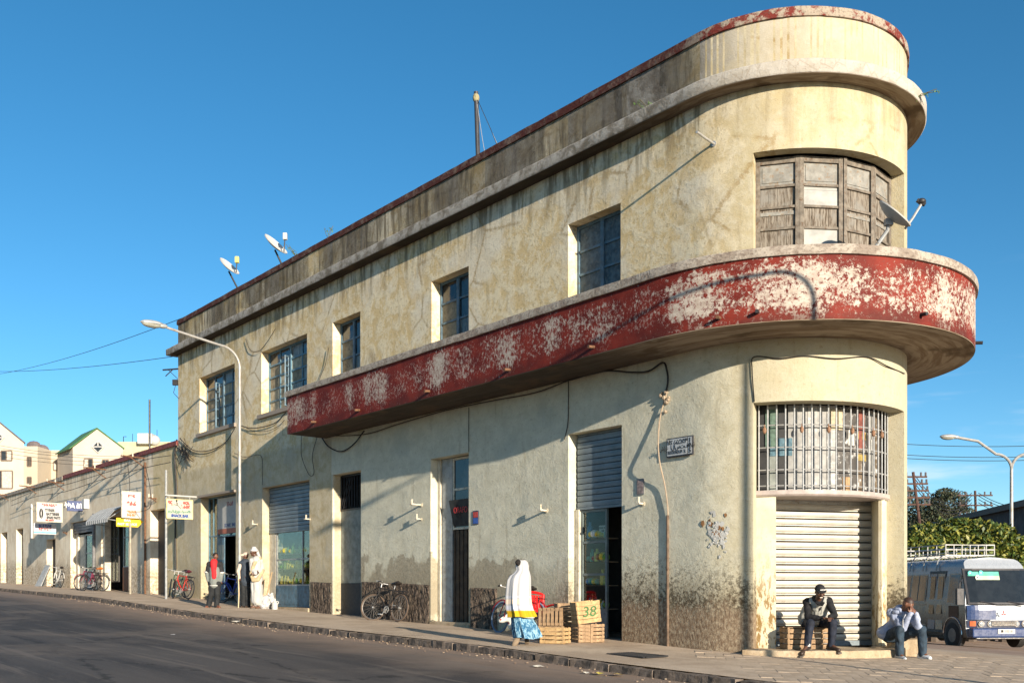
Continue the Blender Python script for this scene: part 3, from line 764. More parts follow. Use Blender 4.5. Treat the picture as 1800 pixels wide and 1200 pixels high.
# ---------------- ground floor of the corner: barred window over a roller shutter ----------------
LZ = 1.70                                             # ledge
r_i = RW-.3
mb = MB()
usA = arc_us(ARC0, ARC1, .08)
mb.sweep([(-1.9,1.60),(-.27,1.60),(-.24,1.63),(-.24,1.70),(-1.9,1.70)], usA); led = mb.build('window_ledge', mat('pinkish_painted_steel', (.34,.29,.265), .55), bld, smooth=True)
# inner jambs of the shutter opening
J0, J1 = phx(1364, r_i), phx(1550, r_i)
mb = MB()
uJ0, uJ1 = -R_(J0)*RW, -R_(J1)*RW
mb.sweep([(-.36,GB),(-.3,GB),(-.3,1.615),(-.36,1.615)], arc_us(uJ0, ARC1+.001, .06)); mb_first = mb; mb = MB()
mb.sweep([(-.36,GB),(-.3,GB),(-.3,1.615),(-.36,1.615)], arc_us(ARC0-.001, uJ1, .06))
def jamb_material():
    d = ND('cream_jamb_paint'); o = d.obj(); _, _, z = d.sep(o)
    st = d.noise(d.map(o, (2, 2, .7)), 6, 7, .72)
    m_ = d.mul(d.mr(z, 2.0, .6), d.mr(st, .50, .56))
    c = d.mix(d.mr(d.noise(o, 3, 5), .35, .65), (.54,.48,.33), (.60,.55,.42)); c = d.mix(d.mul(m_, .9), c, (.21,.12,.025)); c = d.mix(d.mul(d.mr(d.noise(o, 16, 5, .7), .58, .7), .4), c, (.2,.13,.05))
    return d.fin(c, .8, d.bump(st, .5, .01), 0, .3)
jm_ = jamb_material(); mb_first.build('door_jamb', jm_, bld, smooth=True); mb.build('door_jamb', jm_, bld, smooth=True)
# shutter with its slats
fA, fB = rp(J0, r_i, 0), rp(J1, r_i, 0); pA, pB = V((fA.x-.002, 17.55, 0)), V((fB.x+.002, 18.10, 0))
for f_, sg in ((fA, -1), (fB, 1)):
    mb = MB(); mb.box((f_.x+sg*.031, (f_.y+18.2)/2+.01, (GB+1.6)/2), (.06, 18.18-f_.y, 1.6-GB)); mb.build('door_jamb', jm_, bld)
ex = (pA-pB)*.06
sh = MB(); facet(sh, pA, pB, -.05, -.001, GB, 1.6, -.02, .05); facet(sh, pA, pB, 1.001, 1.05, GB, 1.6, -.02, .05)
facet(sh, pA, pB, -.001, 1.001, 1.45, 1.6, -.05, -.0)
sho = sh.build('roller_shutter', GREYM, bld); zb = -.90; pitch = .1365; k = 0
sx = (pB-pA); sL = sx.length; sx.normalize(); sn = sx.cross(V((0,0,1))).normalized()
if sn.y > 0: sn = -sn
prof = [(-.012,0),(.0,.004),(.0,.022),(.026,.034),(.032,.068),(.026,.108),(.0,.118),(-.02,.1215)]
mb = MB(); n_ = 2
for i in range(n_):
    for d_, z_ in prof: mb.pt(V((sL*i, 0, 0))+V((0, -d_, z_)))
for j in range(len(prof)-1): mb.face((j, j+1, len(prof)+j+1, len(prof)+j))
slat0 = mb.build('slat', SHUT_W, None, org=(0,0,0), tidy=True); slat0.parent = sho
srot = M((sx, -sn, V((0,0,1)))).transposed().to_4x4()
z = zb; first = True
while z < 1.47:
    o = slat0 if first else slat0.copy()
    if not first: COL.objects.link(o)
    first = False; o.matrix_local = M.Translation(V((pA.x, pA.y, z+random.uniform(-.002, .002)))-ORG[bld.name]+sn*random.uniform(-.003, .003)) @ srot; z += pitch
mb = MB(); facet(mb, pA, pB, .002, .998, zb-.09, zb-.003, -.02, .035); o = mb.build('bottom_rail', SHUT_B, None, org=ORG[bld.name]); o.location = (0,0,0); o.parent = sho
# bars
mb = MB()
for zz in (1.78, 2.05, 2.43, 2.81):
    pts = [W(u_, -.29, zz) for u_ in arc_us(ARC0+.02, ARC1-.02, .1)]; mb.tube(pts, .011, 6)
bars = mb.build('window_grille', GALV, bld, smooth=True)
nb = 20; b0 = None
for i in range(nb):
    u = ARC1-.05+(ARC0-ARC1+.1)*i/(nb-1)
    mb = MB(); mb.tube([W(u,-.275,LZ), W(u,-.275,3.155)], .0135, 8); o = mb.build('bar', GALV, None, org=ORG[bld.name], smooth=True); o.location = (0,0,0); o.parent = bars
# boards, curtain, posters behind the bars
cols_ = [('dark_pane', (.03,.03,.03)), ('grey_green_board', (.22,.24,.22)), ('black_pane', (.025,.025,.025)), ('pale_grey_board', (.23,.23,.22)), ('pale_grey_board', (.23,.23,.22)), ('silver_board', (.27,.27,.26)), ('pale_grey_board', (.23,.23,.22)), ('silver_board', (.27,.27,.26)), ('dark_board', (.06,.055,.05)), ('dark_board', (.06,.055,.05)), ('dark_board', (.06,.055,.05)), ('brown_board', (.12,.09,.06)), ('dark_board', (.06,.055,.05)), ('pale_grey_board', (.23,.23,.22)), ('brown_board', (.12,.09,.06)), ('dark_board', (.06,.055,.05))]
for i, (nm, c) in enumerate(cols_):
    ua = ARC1+(ARC0-ARC1)*i/len(cols_); ub = ARC1+(ARC0-ARC1)*(i+1)/len(cols_)
    mb = MB(); mb.wbox(ub, ua-.006, -.44, -.42+.01*(i % 2), 1.70, 3.16); o = mb.build('window_board', mat(nm, c, .6, var=.25, scale=5, dirt=(.5,.5,.48) if i in (5, 8, 11) else None), bld)
POS = [(.16,.42,2.45,3.1,(.08,.13,.10)),(.25,.7,2.3,2.6,(.07,.14,.18)),(2.25,2.45,2.45,3.1,(.17,.05,.035)),(2.23,2.5,2.62,2.75,(.26,.20,.06)),(2.2,2.5,2.25,2.36,(.24,.18,.05)),(1.95,2.12,2.5,2.72,(.38,.38,.36)),(2.7,2.8,2.45,2.65,(.38,.38,.36)),(1.5,1.8,2.75,3.1,(.35,.30,.20)),(1.8,2.0,1.72,1.95,(.32,.20,.10))]
for i, (a, b, c, d, col) in enumerate(POS):
    mb = MB(); mb.wbox(ARC1-b, ARC1-a, -.405, -.400, c, d, n=2); o = mb.build('poster_piece', mat('poster_%s' % ['green','blue','red','yellow','amber','pale','cream','tan','brown'][i], col, .6, var=.3, scale=14), bld)
# clay insulators strung on the upper bar
for fu in (.05, .26, .42, .58, .76, .86):
    u = ARC1+(ARC0-ARC1)*fu; mb = MB(); mb.ell(W(u,-.245,2.72), (.035,.035,.06), seg=8, rings=6); mb.tube([W(u,-.25,2.82), W(u,-.245,2.75)], .008, 5)
    mb.build('grille_padlock', mat('brown_clay', (.22,.12,.07), .7), bld, smooth=True)
# stone step and block at the door
step = thing('door_step', 'long worn stone step in front of the cream roller shutter', 'step', (4.9, 16.0, -1.06))
def slab(mb_, pts, z0, z1, n_=1):
    i = len(mb_.v); L = len(pts)
    for z_ in (z0, z1):
        for p_ in pts: mb_.pt((p_[0], p_[1], z_))
    mb_.face([i+k for k in range(L)][::-1]); mb_.face([i+L+k for k in range(L)])
    for k in range(L): mb_.face((i+k, i+(k+1) % L, i+L+(k+1) % L, i+L+k))
def roughen(o, amp=.016):
    bm = bmesh.new(); bm.from_mesh(o.data); bmesh.ops.bevel(bm, geom=bm.edges[:], offset=.022, segments=2, affect='EDGES', profile=.6); bmesh.ops.triangulate(bm, faces=[f for f in bm.faces if len(f.verts) > 4])
    for _ in range(4):
        e_ = [e for e in bm.edges if e.calc_length() > .09]
        if not e_: break
        bmesh.ops.subdivide_edges(bm, edges=e_, cuts=1)
        bmesh.ops.triangulate(bm, faces=[f for f in bm.faces if len(f.verts) > 4])
    for v_ in bm.verts:
        n_ = NZ.noise_vector(v_.co*5)+.5*NZ.noise_vector(v_.co*14); v_.co += V((n_.x, n_.y, n_.z*.6))*amp
    bm.to_mesh(o.data); bm.free()
def polyarc(r, a, b, n): return [tuple(rp(a+(b-a)*i/n, r, 0))[:2] for i in range(n+1)]
mb = MB(); pts = polyarc(RW+.36, 24, 86, 10)+polyarc(RW-1.9, 86, 24, 6); slab(mb, pts, -1.5, -.985)
o = mb.build('step_slab', MSTEP, step, tidy=True); roughen(o)
for v_, ph in ((0, 87),):
    mb = MB(); pts = polyarc(RW+.30-.05*v_, ph+.6, ph+6.4, 2)+polyarc(RW-.3, ph+6.4, ph+.6, 2); slab(mb, pts, -1.5, -.97-.03*v_); mb.build('step_stone', MSTEP, step, tidy=True, bevel=.02)
blk = thing('stone_seat', 'pale cut stone block the man in the white hooded jacket sits on', 'stone block', P(1597, 1150, 17.3))
bc = P(1589, 1120, 17.1)
mb = MB(); mb.box((bc.x, bc.y, -1.06), (.50, .36, .46), Euler((0, 0, R_(-12))).to_matrix()); roughen(mb.build('block', MSTEP, blk, tidy=True))

# ---------------- shop fronts and doors of the straight facade ----------------
def slat_shutter(u0, u1, z0, z1, v, m, par=bld, pitch=.115, lab=None):
    mb = MB(); mb.wbox(u0, u1, v-.03, v+.015, z0-.05, z0-.002); s = mb.build('roller_shutter', m, par, tidy=True)
    if lab: s['label'] = lab
    z = z0
    while z < z1-.03:
        mb = MB(); zt = min(z+pitch-.006, z1)
        mb.sweep([(v-.03, z), (v+.001, z+.006), (v+.006, (z+zt)/2), (v+.001, zt-.004), (v-.03, zt)], [u0, u1], closed=False)
        o = mb.build('slat', m, None, org=ORG[par.name]); o.location = (0,0,0); o.parent = s; z += pitch
    return s
def framed(u0, u1, z0, z1, v, m, cols, rows, pane=SGLASS, par=bld, fw=.05, name='shop_window', d=.05):
    """cols / rows: fractions of the dividers"""
    mb = MB(); mb.wbox(u0, u0+fw, v-d, v, z0, z1); mb.wbox(u1-fw, u1, v-d, v, z0, z1); mb.wbox(u0+fw, u1-fw, v-d, v, z1-fw, z1); mb.wbox(u0+fw, u1-fw, v-d, v, z0, z0+fw)
    xs = [u0+fw]+[u0+(u1-u0)*c for c in cols]+[u1-fw]; zs = [z0+fw]+[z0+(z1-z0)*r for r in rows]+[z1-fw]
    for x in xs[1:-1]: mb.wbox(x-fw/2, x+fw/2, v-d+.002, v-.004, z0+fw, z1-fw)
    for z in zs[1:-1]:
        for a, b in zip(xs, xs[1:]):
            mb.wbox(a+(fw/2 if a != xs[0] else 0)+.001, b-(fw/2 if b != xs[-1] else 0)-.001, v-d+.004, v-.006, z-fw/2, z+fw/2)
    f = mb.build(name, m, par, tidy=True)
    for a, b in zip(xs, xs[1:]):
        for c, e in zip(zs, zs[1:]):
            mb = MB(); mb.wbox(a, b, v-d*.6, v-d*.5, c, e); o = mb.build('pane', pane, None, org=ORG[par.name]); o.location = (0,0,0); o.parent = f
    return f
# O1: blue snack bar front
u0, u1, _, z1, _ = H_LO[0]; g = g1((u0+u1)/2)
ud = ux(384, -.3)
f = framed(ud, u1-.02, g+.05, z1-.01, -.27, BLUE2, [.5], [.42, .62], fw=.045)
f2 = framed(u0+.02, ud-.002, g+2.15, z1-.01, -.27, BLUE, [.5], [], fw=.045, name='fanlight')
mb = MB(); mb.wbox(ud-.55, ud-.01, -.31, -.27, g+.03, g+2.13); dr = mb.build('door', BLUE, bld, tidy=True)
for k in range(3):
    mb = MB(); mb.wbox(ud-.47, ud-.09, -.27, -.262, g+.15+k*.62, g+.65+k*.62); o = mb.build('door_panel', DGLASS if k else BLUE, None, org=ORG[bld.name]); o.location = (0,0,0); o.parent = dr
mb = MB(); mb.wbox(u0, u1, -.02, .12, z1-.02, z1+.05); o = mb.build('lintel_board', MCOP2, bld, tidy=True); jitter_mesh(o, .015, 3)
# printed panel in the fanlight
pz = (g+2.2+z1)/2; um = (u0+.03+ud)/2
mb = MB(); mb.wbox(u0+.07, ud-.05, -.262, -.258, g+2.25, z1-.08); pn = mb.build('window_poster', PAPER, bld)
mb = MB(); mb.wbox(u0+.07, ud-.05, -.257, -.255, g+2.25, g+2.42); o = mb.build('red_band', mat('faded_red_print', (.35,.12,.08), .7), None, org=ORG[bld.name]); o.location = (0,0,0); o.parent = pn
INKR = mat('red_ink', (.35,.05,.04), .7, bump=0); INKB = mat('blue_ink', (.02,.06,.22), .7, bump=0); INKK = mat('black_ink', (.02,.02,.02), .7, bump=0); INKG = mat('green_ink', (.10,.22,.16), .7, bump=0); INKW = mat('white_ink', (.75,.75,.72), .7, bump=0); INKO = mat('orange_ink', (.55,.16,.05), .7, bump=0)
wr = wrot(18)
text('BAR  SNACK', 'printed_word', .17, INKB, bld, W(um, -.254, g+2.52), wr, sx=-.9)
text('ክራብና', 'printed_word', .2, INKR, bld, W(um, -.254, z1-.32), wr, sx=-1)
# goods seen through the glass
def goods(u0, u1, z0, z1, v, n, seed, pal, par, shelves=3, r=(.05, .09)):
    random.seed(seed)
    mb = MB()
    for k in range(shelves):
        zz = z0+(z1-z0)*k/shelves; mb = MB(); mb.wbox(u0, u1, v-.30, v+.02, zz-.02, zz); sh_ = mb.build('display_shelf', mat('shelf_wood', (.25,.18,.11), .7), par)
    for k in range(shelves):
        zz = z0+(z1-z0)*k/shelves
        for i in range(n):
            u = u0+.06+(u1-u0-.12)*(i+random.random()*.5)/n; s = random.uniform(*r); c = random.choice(pal); mb = MB()
            if random.random() < .5: mb.ell(W(u, v-.04, zz+s*.95), (s, s, s*.95), seg=8, rings=6)
            else:
                h_ = s*random.uniform(2, 3.4); mb.tube([W(u, v-.04, zz), W(u, v-.04, zz+h_*.7), W(u, v-.04, zz+h_*.78), W(u, v-.04, zz+h_)], [s*.6, s*.6, s*.28, s*.28], 8)
            mb.build('goods', mat('goods_'+c[0], c[1], .5, var=.25, scale=20), par, smooth=True)
PALF = [('yellow', (.55,.38,.03)), ('banana', (.50,.42,.06)), ('green', (.10,.22,.03)), ('orange', (.55,.20,.02)), ('white', (.6,.6,.55)), ('lime', (.22,.30,.05))]
PALB = [('blue', (.05,.18,.35)), ('white', (.6,.6,.55)), ('red', (.4,.04,.03)), ('teal', (.05,.25,.22)), ('yellow', (.55,.38,.03)), ('brown', (.16,.09,.04))]
# O2: fruit shop, blue grey shutter half down
u0, u1, _, z1, _ = H_LO[1]; g = g1(u0)
slat_shutter(u0+.01, u1-.05, 1.80, z1-.01, -.22, SHUT_B, lab='blue grey roller shutter half lowered over the fruit shop window')
framed(u0+.05, u1-.45, g+.75, 1.78, -.24, GREYM, [.33], [.48], fw=.04)
mb = MB(); mb.wbox(u0+.05, u1-.45, -.26, -.235, g+.12, g+.75); mb.wbox(u0+.12, u1-.52, -.234, -.226, g+.2, g+.67); mb.build('stall_riser', BLUE, bld, tidy=True)
goods(u0+.08, u1-.5, g+.8, 1.55, -.30, 13, 3, PALF[:4]+PALF[:2]+PALF[5:], bld, 3, (.07, .12))
mb = MB(); mb.wbox(u0-.0, u1+.0, -.3, .05, g-.3, g+.11); mb.build('threshold', MSTEP, bld, tidy=True, bevel=.015)
mb = MB(); mb.wbox(u1-.4, u1-.02, -.5, -.24, g+.1, 1.78); mb.build('folded_door', CREAMW, bld)
# O3: grille over a plain metal door
u0, u1, _, z1, _ = H_LO[2]; g = g1(u0)
mb = MB(); mb.wbox(u0+.01, u1-.01, -.30, -.26, g, 2.18); dd = mb.build('metal_door', mat('grey_green_door', (.20,.215,.19), .6, dirt=(.25,.23,.18), var=.3), bld)
mb = MB(); mb.wbox(u0+.012, u1-.012, -.259, -.255, g, g+.9); o = mb.build('kick_plate', mat('blue_black_paint', (.012,.018,.026), .6), None, org=ORG[bld.name]); o.location = (0,0,0); o.parent = dd
gr = MB(); gr.wbox(u0+.01, u0+.03, -.27, -.24, 2.2, 3.12); gr.wbox(u1-.03, u1-.01, -.27, -.24, 2.2, 3.12); gr.wbox(u0+.01, u1-.01, -.27, -.24, 2.18, 2.22); gr.wbox(u0+.01, u1-.01, -.27, -.24, 3.1, 3.14); go = gr.build('door_grille', BLACKM, bld)
nbar = 11
for i in range(nbar):
    u = u0+.05+(u1-u0-.1)*i/(nbar-1); mb = MB(); mb.tube([W(u, -.255, 2.2), W(u+(.28 if i > 4 else 0)*0, -.255, 3.12)], .014, 6); o = mb.build('bar', BLACKM, None, org=ORG[bld.name]); o.location = (0,0,0); o.parent = go
for k in range(3):
    mb = MB(); mb.tube([W(u1-.05-.12*k, -.24, 2.25), W(u1-.45-.12*k, -.24, 3.05)], .013, 6); o = mb.build('diagonal_bar', BLACKM, None, org=ORG[bld.name]); o.location = (0,0,0); o.parent = go
# O4: narrow door with a hopper window
u0, u1, _, z1, _ = H_LO[3]; g = g1(u0); um = ux(795, -.24)
PG = mat('pale_grey_panel', (.30,.315,.31), .6, dirt=(.22,.21,.18))
mb = MB(); mb.wbox(um, u1-.14, -.29, -.24, g+.1, z1-.01); mb.build('side_panel', PG, bld, tidy=True)
mb = MB(); mb.wbox(u1-.10, u1-.02, -.27, -.2, g+.1, z1-.01); mb.build('door_post', CREAMW, bld)
framed(u0+.02, um-.005, 1.42, z1-.02, -.25, CREAMW, [], [.56], pane=GLASS, fw=.05, name='hopper_window')
mb = MB()
q = lambda t, z, e: W(um-.05-.0*t, -.24+t*.22, z)
mb.hexa([W(u0+.07,-.24,1.5), W(um-.05,-.24,1.5), W(um-.05,-.26,1.5), W(u0+.07,-.26,1.5), W(u0+.07,-.10,2.1), W(um-.05,-.10,2.1), W(um-.05,-.12,2.1), W(u0+.07,-.12,2.1)])
mb.build('tilted_pane', GLASS, bld)
text('ORAFO', 'printed_word', .2, mat('red_sign_paint', (.45,.03,.03), .6), bld, W((u0+um)/2, -.12, 1.85), wr, sx=.8)
mb = MB(); n = 12
for i in range(n):
    a = u0+.02+(um-u0-.03)*i/n; b = u0+.02+(um-u0-.03)*(i+1)/n; mb.wbox(a, b-.012, -.30, -.27+.012*(i % 2), g+.1, 1.40)
mb.build('boarded_door', mat('dark_brown_wood', (.055,.035,.02), .75, var=.4), bld)
mb = MB(); mb.wbox(u0-.03, u1+.02, -.3, .03, g-.3, g+.10); mb.build('threshold', MSTEP, bld, tidy=True, bevel=.015)
# O5: grocery
u0, u1, _, z1, _ = H_LO[4]; g = g1(u0)
slat_shutter(u0+.02, u1-.06, 1.66, z1-.01, -.2, SHUT_B, pitch=.118, lab='blue grey roller shutter rolled half down over the grocery door')
um = ux(1068, -.24)
framed(um, u1-.14, g+.55, 1.60, -.22, mat('green_grey_frame', (.13,.16,.155), .55), [], [.36, .68], fw=.045)
mb = MB(); mb.wbox(um, u1-.14, -.26, -.225, g+.02, g+.55); mb.build('stall_riser', mat('grey_blue_panel', (.13,.17,.19), .6, dirt=(.08,.09,.09)), bld)
mb = MB(); mb.wbox(u1-.13, u1-.03, -.26, -.16, g, 1.62); mb.build('door_post', CREAMW, bld)
goods(um+.03, u1-.18, g+.60, 1.5, -.27, 7, 9, PALF+PALB, bld, 4, (.06, .10))
mb = MB(); mb.wbox(um+.05, um+.28, -.285, -.28, 1.05, 1.28); nt_ = mb.build('notice', PAPER, bld)
text('PAN XT\nNE', 'printed_word', .06, INKK, bld, W(um+.165, -.276, 1.2), wr)

# ---------------- things fixed to the wall ----------------
def bracket(x, y, L, lab, col=CREAMW, r=.022, curve=True, g_='lamp brackets on the wall', sock=True):
    u = ux(x) if x < 1228 else -R_(phx(x, RW))*RW; z = zy(y, u)
    t = thing('lamp_bracket', lab, 'bracket', W(u, 0, z), group=g_)
    mb = MB(); mb.tube([W(u, 0, z), W(u, L*.6, z-.0), W(u, L, z+.01)], r, 8); mb.build('arm', col, t, smooth=True)
    mb = MB(); mb.tube([W(u, 0, z), W(u, .015, z)], r*2.2, 10); mb.build('wall_plate', col, t)
    if sock: 
        mb = MB(); mb.bar(W(u, L, z-.01), W(u, L, z+.12), .06, .03); mb.box(W(u, L, z-.0), (.10, .10, .03), Euler((0,0,R_(40))).to_matrix()); mb.build('socket', col, t)
    return t
bracket(741, 887, .27, 'larger pale bracket between the grille door and the hopper window door')
bracket(741, 912, .13, 'smaller pale bracket directly under the larger one on the grey green wall', r=.014)
bracket(961, 897, .16, 'pale bracket left of the grocery shutter above the white shawl')
bracket(1131, 885, .12, 'short cream bracket below the small poster right of the grocery door', r=.02)
bracket(1255, 253, .57, 'long metal rod sticking out high beside the rounded corner', GALV, .022, sock=False, g_='bare metal arms on the upper wall')
bracket(694, 985-70, .05, 'stub of a bracket on the wall above the black bicycle', r=.01) if False else None
bracket(452, 921, .14, 'small bracket between the street lamp pole and the blue shutter', r=.016)
bracket(545, 912, .12, 'small bracket at the right edge of the fruit shop shutter', r=.016)
# street sign
u = ux(1198); z0, z1 = zy(802, u), zy(768, u)
u0, u1 = ux(1221), ux(1175)
ss = thing('street_name_plate', 'black and white street name plate reading REFERENDUM ST. beside the cable', 'street sign', W(u, 0, z0))
zc = (z0+z1)/2; h = .17; hw = (u1-u0)/2; uc = (u0+u1)/2
mb = MB(); mb.wbox(u0, u1, .02, .055, zc-h, zc+h); mb.build('plate', mat('black_enamel', (.02,.022,.03), .4), ss, tidy=True, bevel=.004)
GE = mat('grey_enamel', (.45,.47,.48), .45, var=.12, dirt=(.3,.28,.22))
mb = MB(); mb.wbox(u0+.02+.10, u1-.02, .0555, .058, zc-h+.025, zc+h-.02); mb.build('name_panel', GE, ss)
mb = MB(); mb.wbox(u0+.02, u0+.10, .0555, .058, zc-h+.025, zc+h-.02); mb.build('number_panel', GE, ss)
wr1 = wrot(1.0); uu = (u0+.12+u1-.02)/2
text('ጎደና ሪፈረንደም', 'name_line', .105, INKK, ss, W(uu, .0595, zc+.085), wr1, sx=.82, off=.001)
text('شارع  الاستفتاء', 'name_line', .105, INKK, ss, W(uu, .0595, zc-.0), wr1, sx=.9, off=.001)
text('REFERENDUM  St.', 'name_line', .088, INKK, ss, W(uu, .0595, zc-.092), wr1, sx=.62, off=.0)
for k, ch in enumerate('195'): text(ch, 'number_digit', .11, INKK, ss, W(u0+.06, .0595, zc+.09-.09*k), wr1, off=.003)
# small posters
def poster(x0, x1, y0, y1, lab, cols, txt=None):
    u0, u1 = ux(x1), ux(x0); um = (u0+u1)/2; za, zb = zy(y1, um), zy(y0, um)
    t = thing('wall_poster', lab, 'poster', W(um, 0, za), group='small posters on the wall')
    mb = MB(); mb.wbox(u0, u1, .004, .02, za, zb); mb.build('sheet', cols[0], t)
    n = len(cols)-1
    for k, c in enumerate(cols[1:]):
        a = za+(zb-za)*(.06+.88*k/n); b = za+(zb-za)*(.02+.88*(k+1)/n); mb = MB(); mb.wbox(u0+.02, u1-.02, .021, .023, a, b); mb.build('print', c, t)
    return t
PD = mat('dull_photo_print', (.22,.17,.16), .5, scale=20, var=.5)
poster(1120, 1133, 841, 869, 'small grey framed notice right of the grocery shutter', [mat('notice_grey', (.16,.16,.16), .5), PD])
poster(832, 842, 897, 921, 'small red and blue poster right of the hopper window', [mat('poster_black', (.05,.05,.08), .6), mat('poster_royal', (.04,.10,.35), .6), mat('poster_crimson', (.40,.05,.04), .6, scale=25, var=.5)])
# torn remains of posters
random.seed(5)
tr = thing('torn_poster', 'white torn poster scraps stuck beside the rounded corner', 'poster remains', W(-.4, 0, .8))
for k in range(90):
    x = random.gauss(1261, 9); y = random.gauss(938, 15)
    if 1232 > x: u = ux(x)
    else: u = -R_(phx(x, RW))*RW
    z = zy(y, u); mb = MB(); n = 7; a0 = random.random()*6; s = random.uniform(.015, .06)
    ids = [mb.pt(W(u+cos(a0+i*2*pi/n)*s*random.uniform(.4, 1.1), .006+random.random()*.012, z+sin(a0+i*2*pi/n)*s*random.uniform(.5, 1.3))) for i in range(n)]
    mb.face(ids); mb.build('paper_scrap', PAPER if k % 5 else mat('rust_brown_patch', (.20,.10,.04), .9), tr)
# conduits and cables
def cable(name, lab, pts, r, m, grp='cables on the facade', cat='cable', n=6):
    out = []
    P4 = [V(p) for p in pts]; P4 = [2*P4[0]-P4[1]]+P4+[2*P4[-1]-P4[-2]]
    for i in range(1, len(P4)-2):
        for k in range(6):
            t = k/6; a, b, c, d = P4[i-1:i+3]
            out.append(.5*((2*b)+(c-a)*t+(2*a-5*b+4*c-d)*t*t+(3*b-a-3*c+d)*t**3))
    out.append(P4[-2]); mb = MB(); mb.tube(out, r, n); o = mb.build(name, m, None, org=out[0], smooth=True); return tag(o, lab, cat, grp)
def wp(x, y, v=.03):
    u = ux(x, v) if ux(x, v) > 0 else -R_(phx(x, RW+v))*RW; return W(u, v, zy(y, u, v))
cable('wall_cable', 'pale bowed cable running down the wall left of the street name plate', [wp(1172,690,.03), wp(1160,735,.05), wp(1157,775,.12), wp(1158,800,.17), wp(1161,820,.14), wp(1168,850,.06), wp(1173,885,.04), wp(1174,905,.03)], .014, CABLEW)
mb = MB(); u = ux(1175); mb.wbox(u-.016, u+.016, .0, .045, g1(u)-.02, zy(905, u)); o = mb.build('conduit', mat('rusty_cream_conduit', (.13,.09,.062), .8, dirt=(.07,.04,.025), var=.4), None, org=W(u, 0, g1(u)), tidy=True, bevel=.006); tag(o, 'rusty flat conduit on the lower wall under the bowed cable', 'conduit')
mb = MB(); random.seed(3)
for k in range(9): mb.ell(wp(1168+random.gauss(0, 4), 697+random.gauss(0, 8), .03), (random.uniform(.02, .05),)*3, seg=7, rings=5)
o = mb.build('cable_joint', CABLEW, None, org=wp(1168, 697)); tag(o, 'lumpy plastered cable joint just under the balcony', 'cable joint')
cable('wall_cable', 'black cable looping down beneath the balcony to the cable joint', [wp(1000,668,.05), wp(1060,652,.06), wp(1110,654,.07), wp(1140,652,.07), wp(1165,637,.05), wp(1172,650,.05), wp(1174,670,.05), wp(1170,692,.04)], .018, CABLE)
cable('wall_cable', 'long dark cable sagging along the underside of the balcony', [wp(570,766,.05), wp(640,763,.06), wp(700,745,.06), wp(780,722,.06), wp(860,705,.06), wp(940,690,.05), wp(1000,668,.05)], .012, CABLE)
cable('wall_cable', 'dark loop of cable hanging below the far end of the balcony', [wp(565,768,.04), wp(578,785,.06), wp(600,793,.07), wp(622,780,.06), wp(640,757,.05)], .018, CABLE)
cable('wall_cable', 'thin vertical cable down the wall above the hopper window door', [wp(824,716,.02), wp(824,755,.02), wp(824,794,.02)], .008, CABLE)
cable('wall_cable', 'thin vertical cable down the wall above the grocery shutter', [wp(999,668,.02), wp(999,710,.02), wp(998,745,.02), wp(992,772,.02)], .01, CABLE)
cc_ = [rp(phx(1326, RW+.02), RW+.02, zy(706, ARC1, .02)), rp(phx(1322, RW+.03), RW+.03, zy(650, ARC1, .02)), rp(phx(1326, RW+.02), RW+.02, zy(627, ARC1, .02)), rp(phx(1370, RW+.03), RW+.03, 3.87), rp(phx(1414, RW+.02), RW+.02, 3.90), rp(phx(1470, RW+.03), RW+.03, 3.86), rp(phx(1524, RW+.02), RW+.02, 3.93), rp(phx(1560, RW+.03), RW+.03, 3.83), rp(phx(1590, RW+.02), RW+.02, 3.82)]
cable('wall_cable', 'thin brown cable pinned round the cream wall above the barred window', cc_, .010, CABLE)
random.seed(21)
for lab, p in (('bundle of black cables sagging under the leftmost upper window', [(316,770),(338,790),(365,792),(395,778),(413,752)]), ('slack black cable drooping toward the street lamp pole', [(326,788),(350,797),(372,794),(398,775)]), ('black cable bundle between the lamp pole and the balcony end', [(424,748),(440,752),(462,750),(485,742),(502,725)]), ('second looser cable between the lamp pole and the balcony end', [(430,750),(446,757),(470,757),(490,748),(500,738)]), ('dark wire stepping along the wall above the fruit shop shutter', [(412,796),(430,803),(458,800),(461,830),(461,852)]), ('two thin wires hanging on the wall left of the balcony underside', [(530,760),(530,800),(541,830),(548,836),(552,828),(549,800),(558,765)]), ('loose wire curling on the upper wall between the two wide windows', [(432,595),(440,615),(455,617),(470,600),(484,578)]), ('crossed dry twigs of wire left of the third window', [(560,670),(566,655),(572,640),(578,610)])):
    cable('wall_cable', lab, [wp(x, y, .05) for x, y in p], .014 if 'bundle' in lab else .008, CABLE)
cable('wall_cable', 'thin dark pipe rising along the seam beside the low shops', [wp(309,1000,.04), wp(308,930,.05), wp(310,860,.04), wp(307,800,.05), wp(311,772,.04)], .03, CABLE)
random.seed(8); mb = MB()
for k in range(22):
    a = wp(318+random.gauss(0, 7), 783+random.gauss(0, 8), .05); b = wp(330+random.gauss(0, 9), 790+random.gauss(0, 9), .09); c = wp(324+random.gauss(0, 9), 800+random.gauss(0, 10), .12); mb.tube([a, c, b], .008, 5)
o = mb.build('cable_tangle', CABLE, None, org=wp(320, 785)); tag(o, 'tangle of wires where the low shops meet the tall building', 'cable tangle')
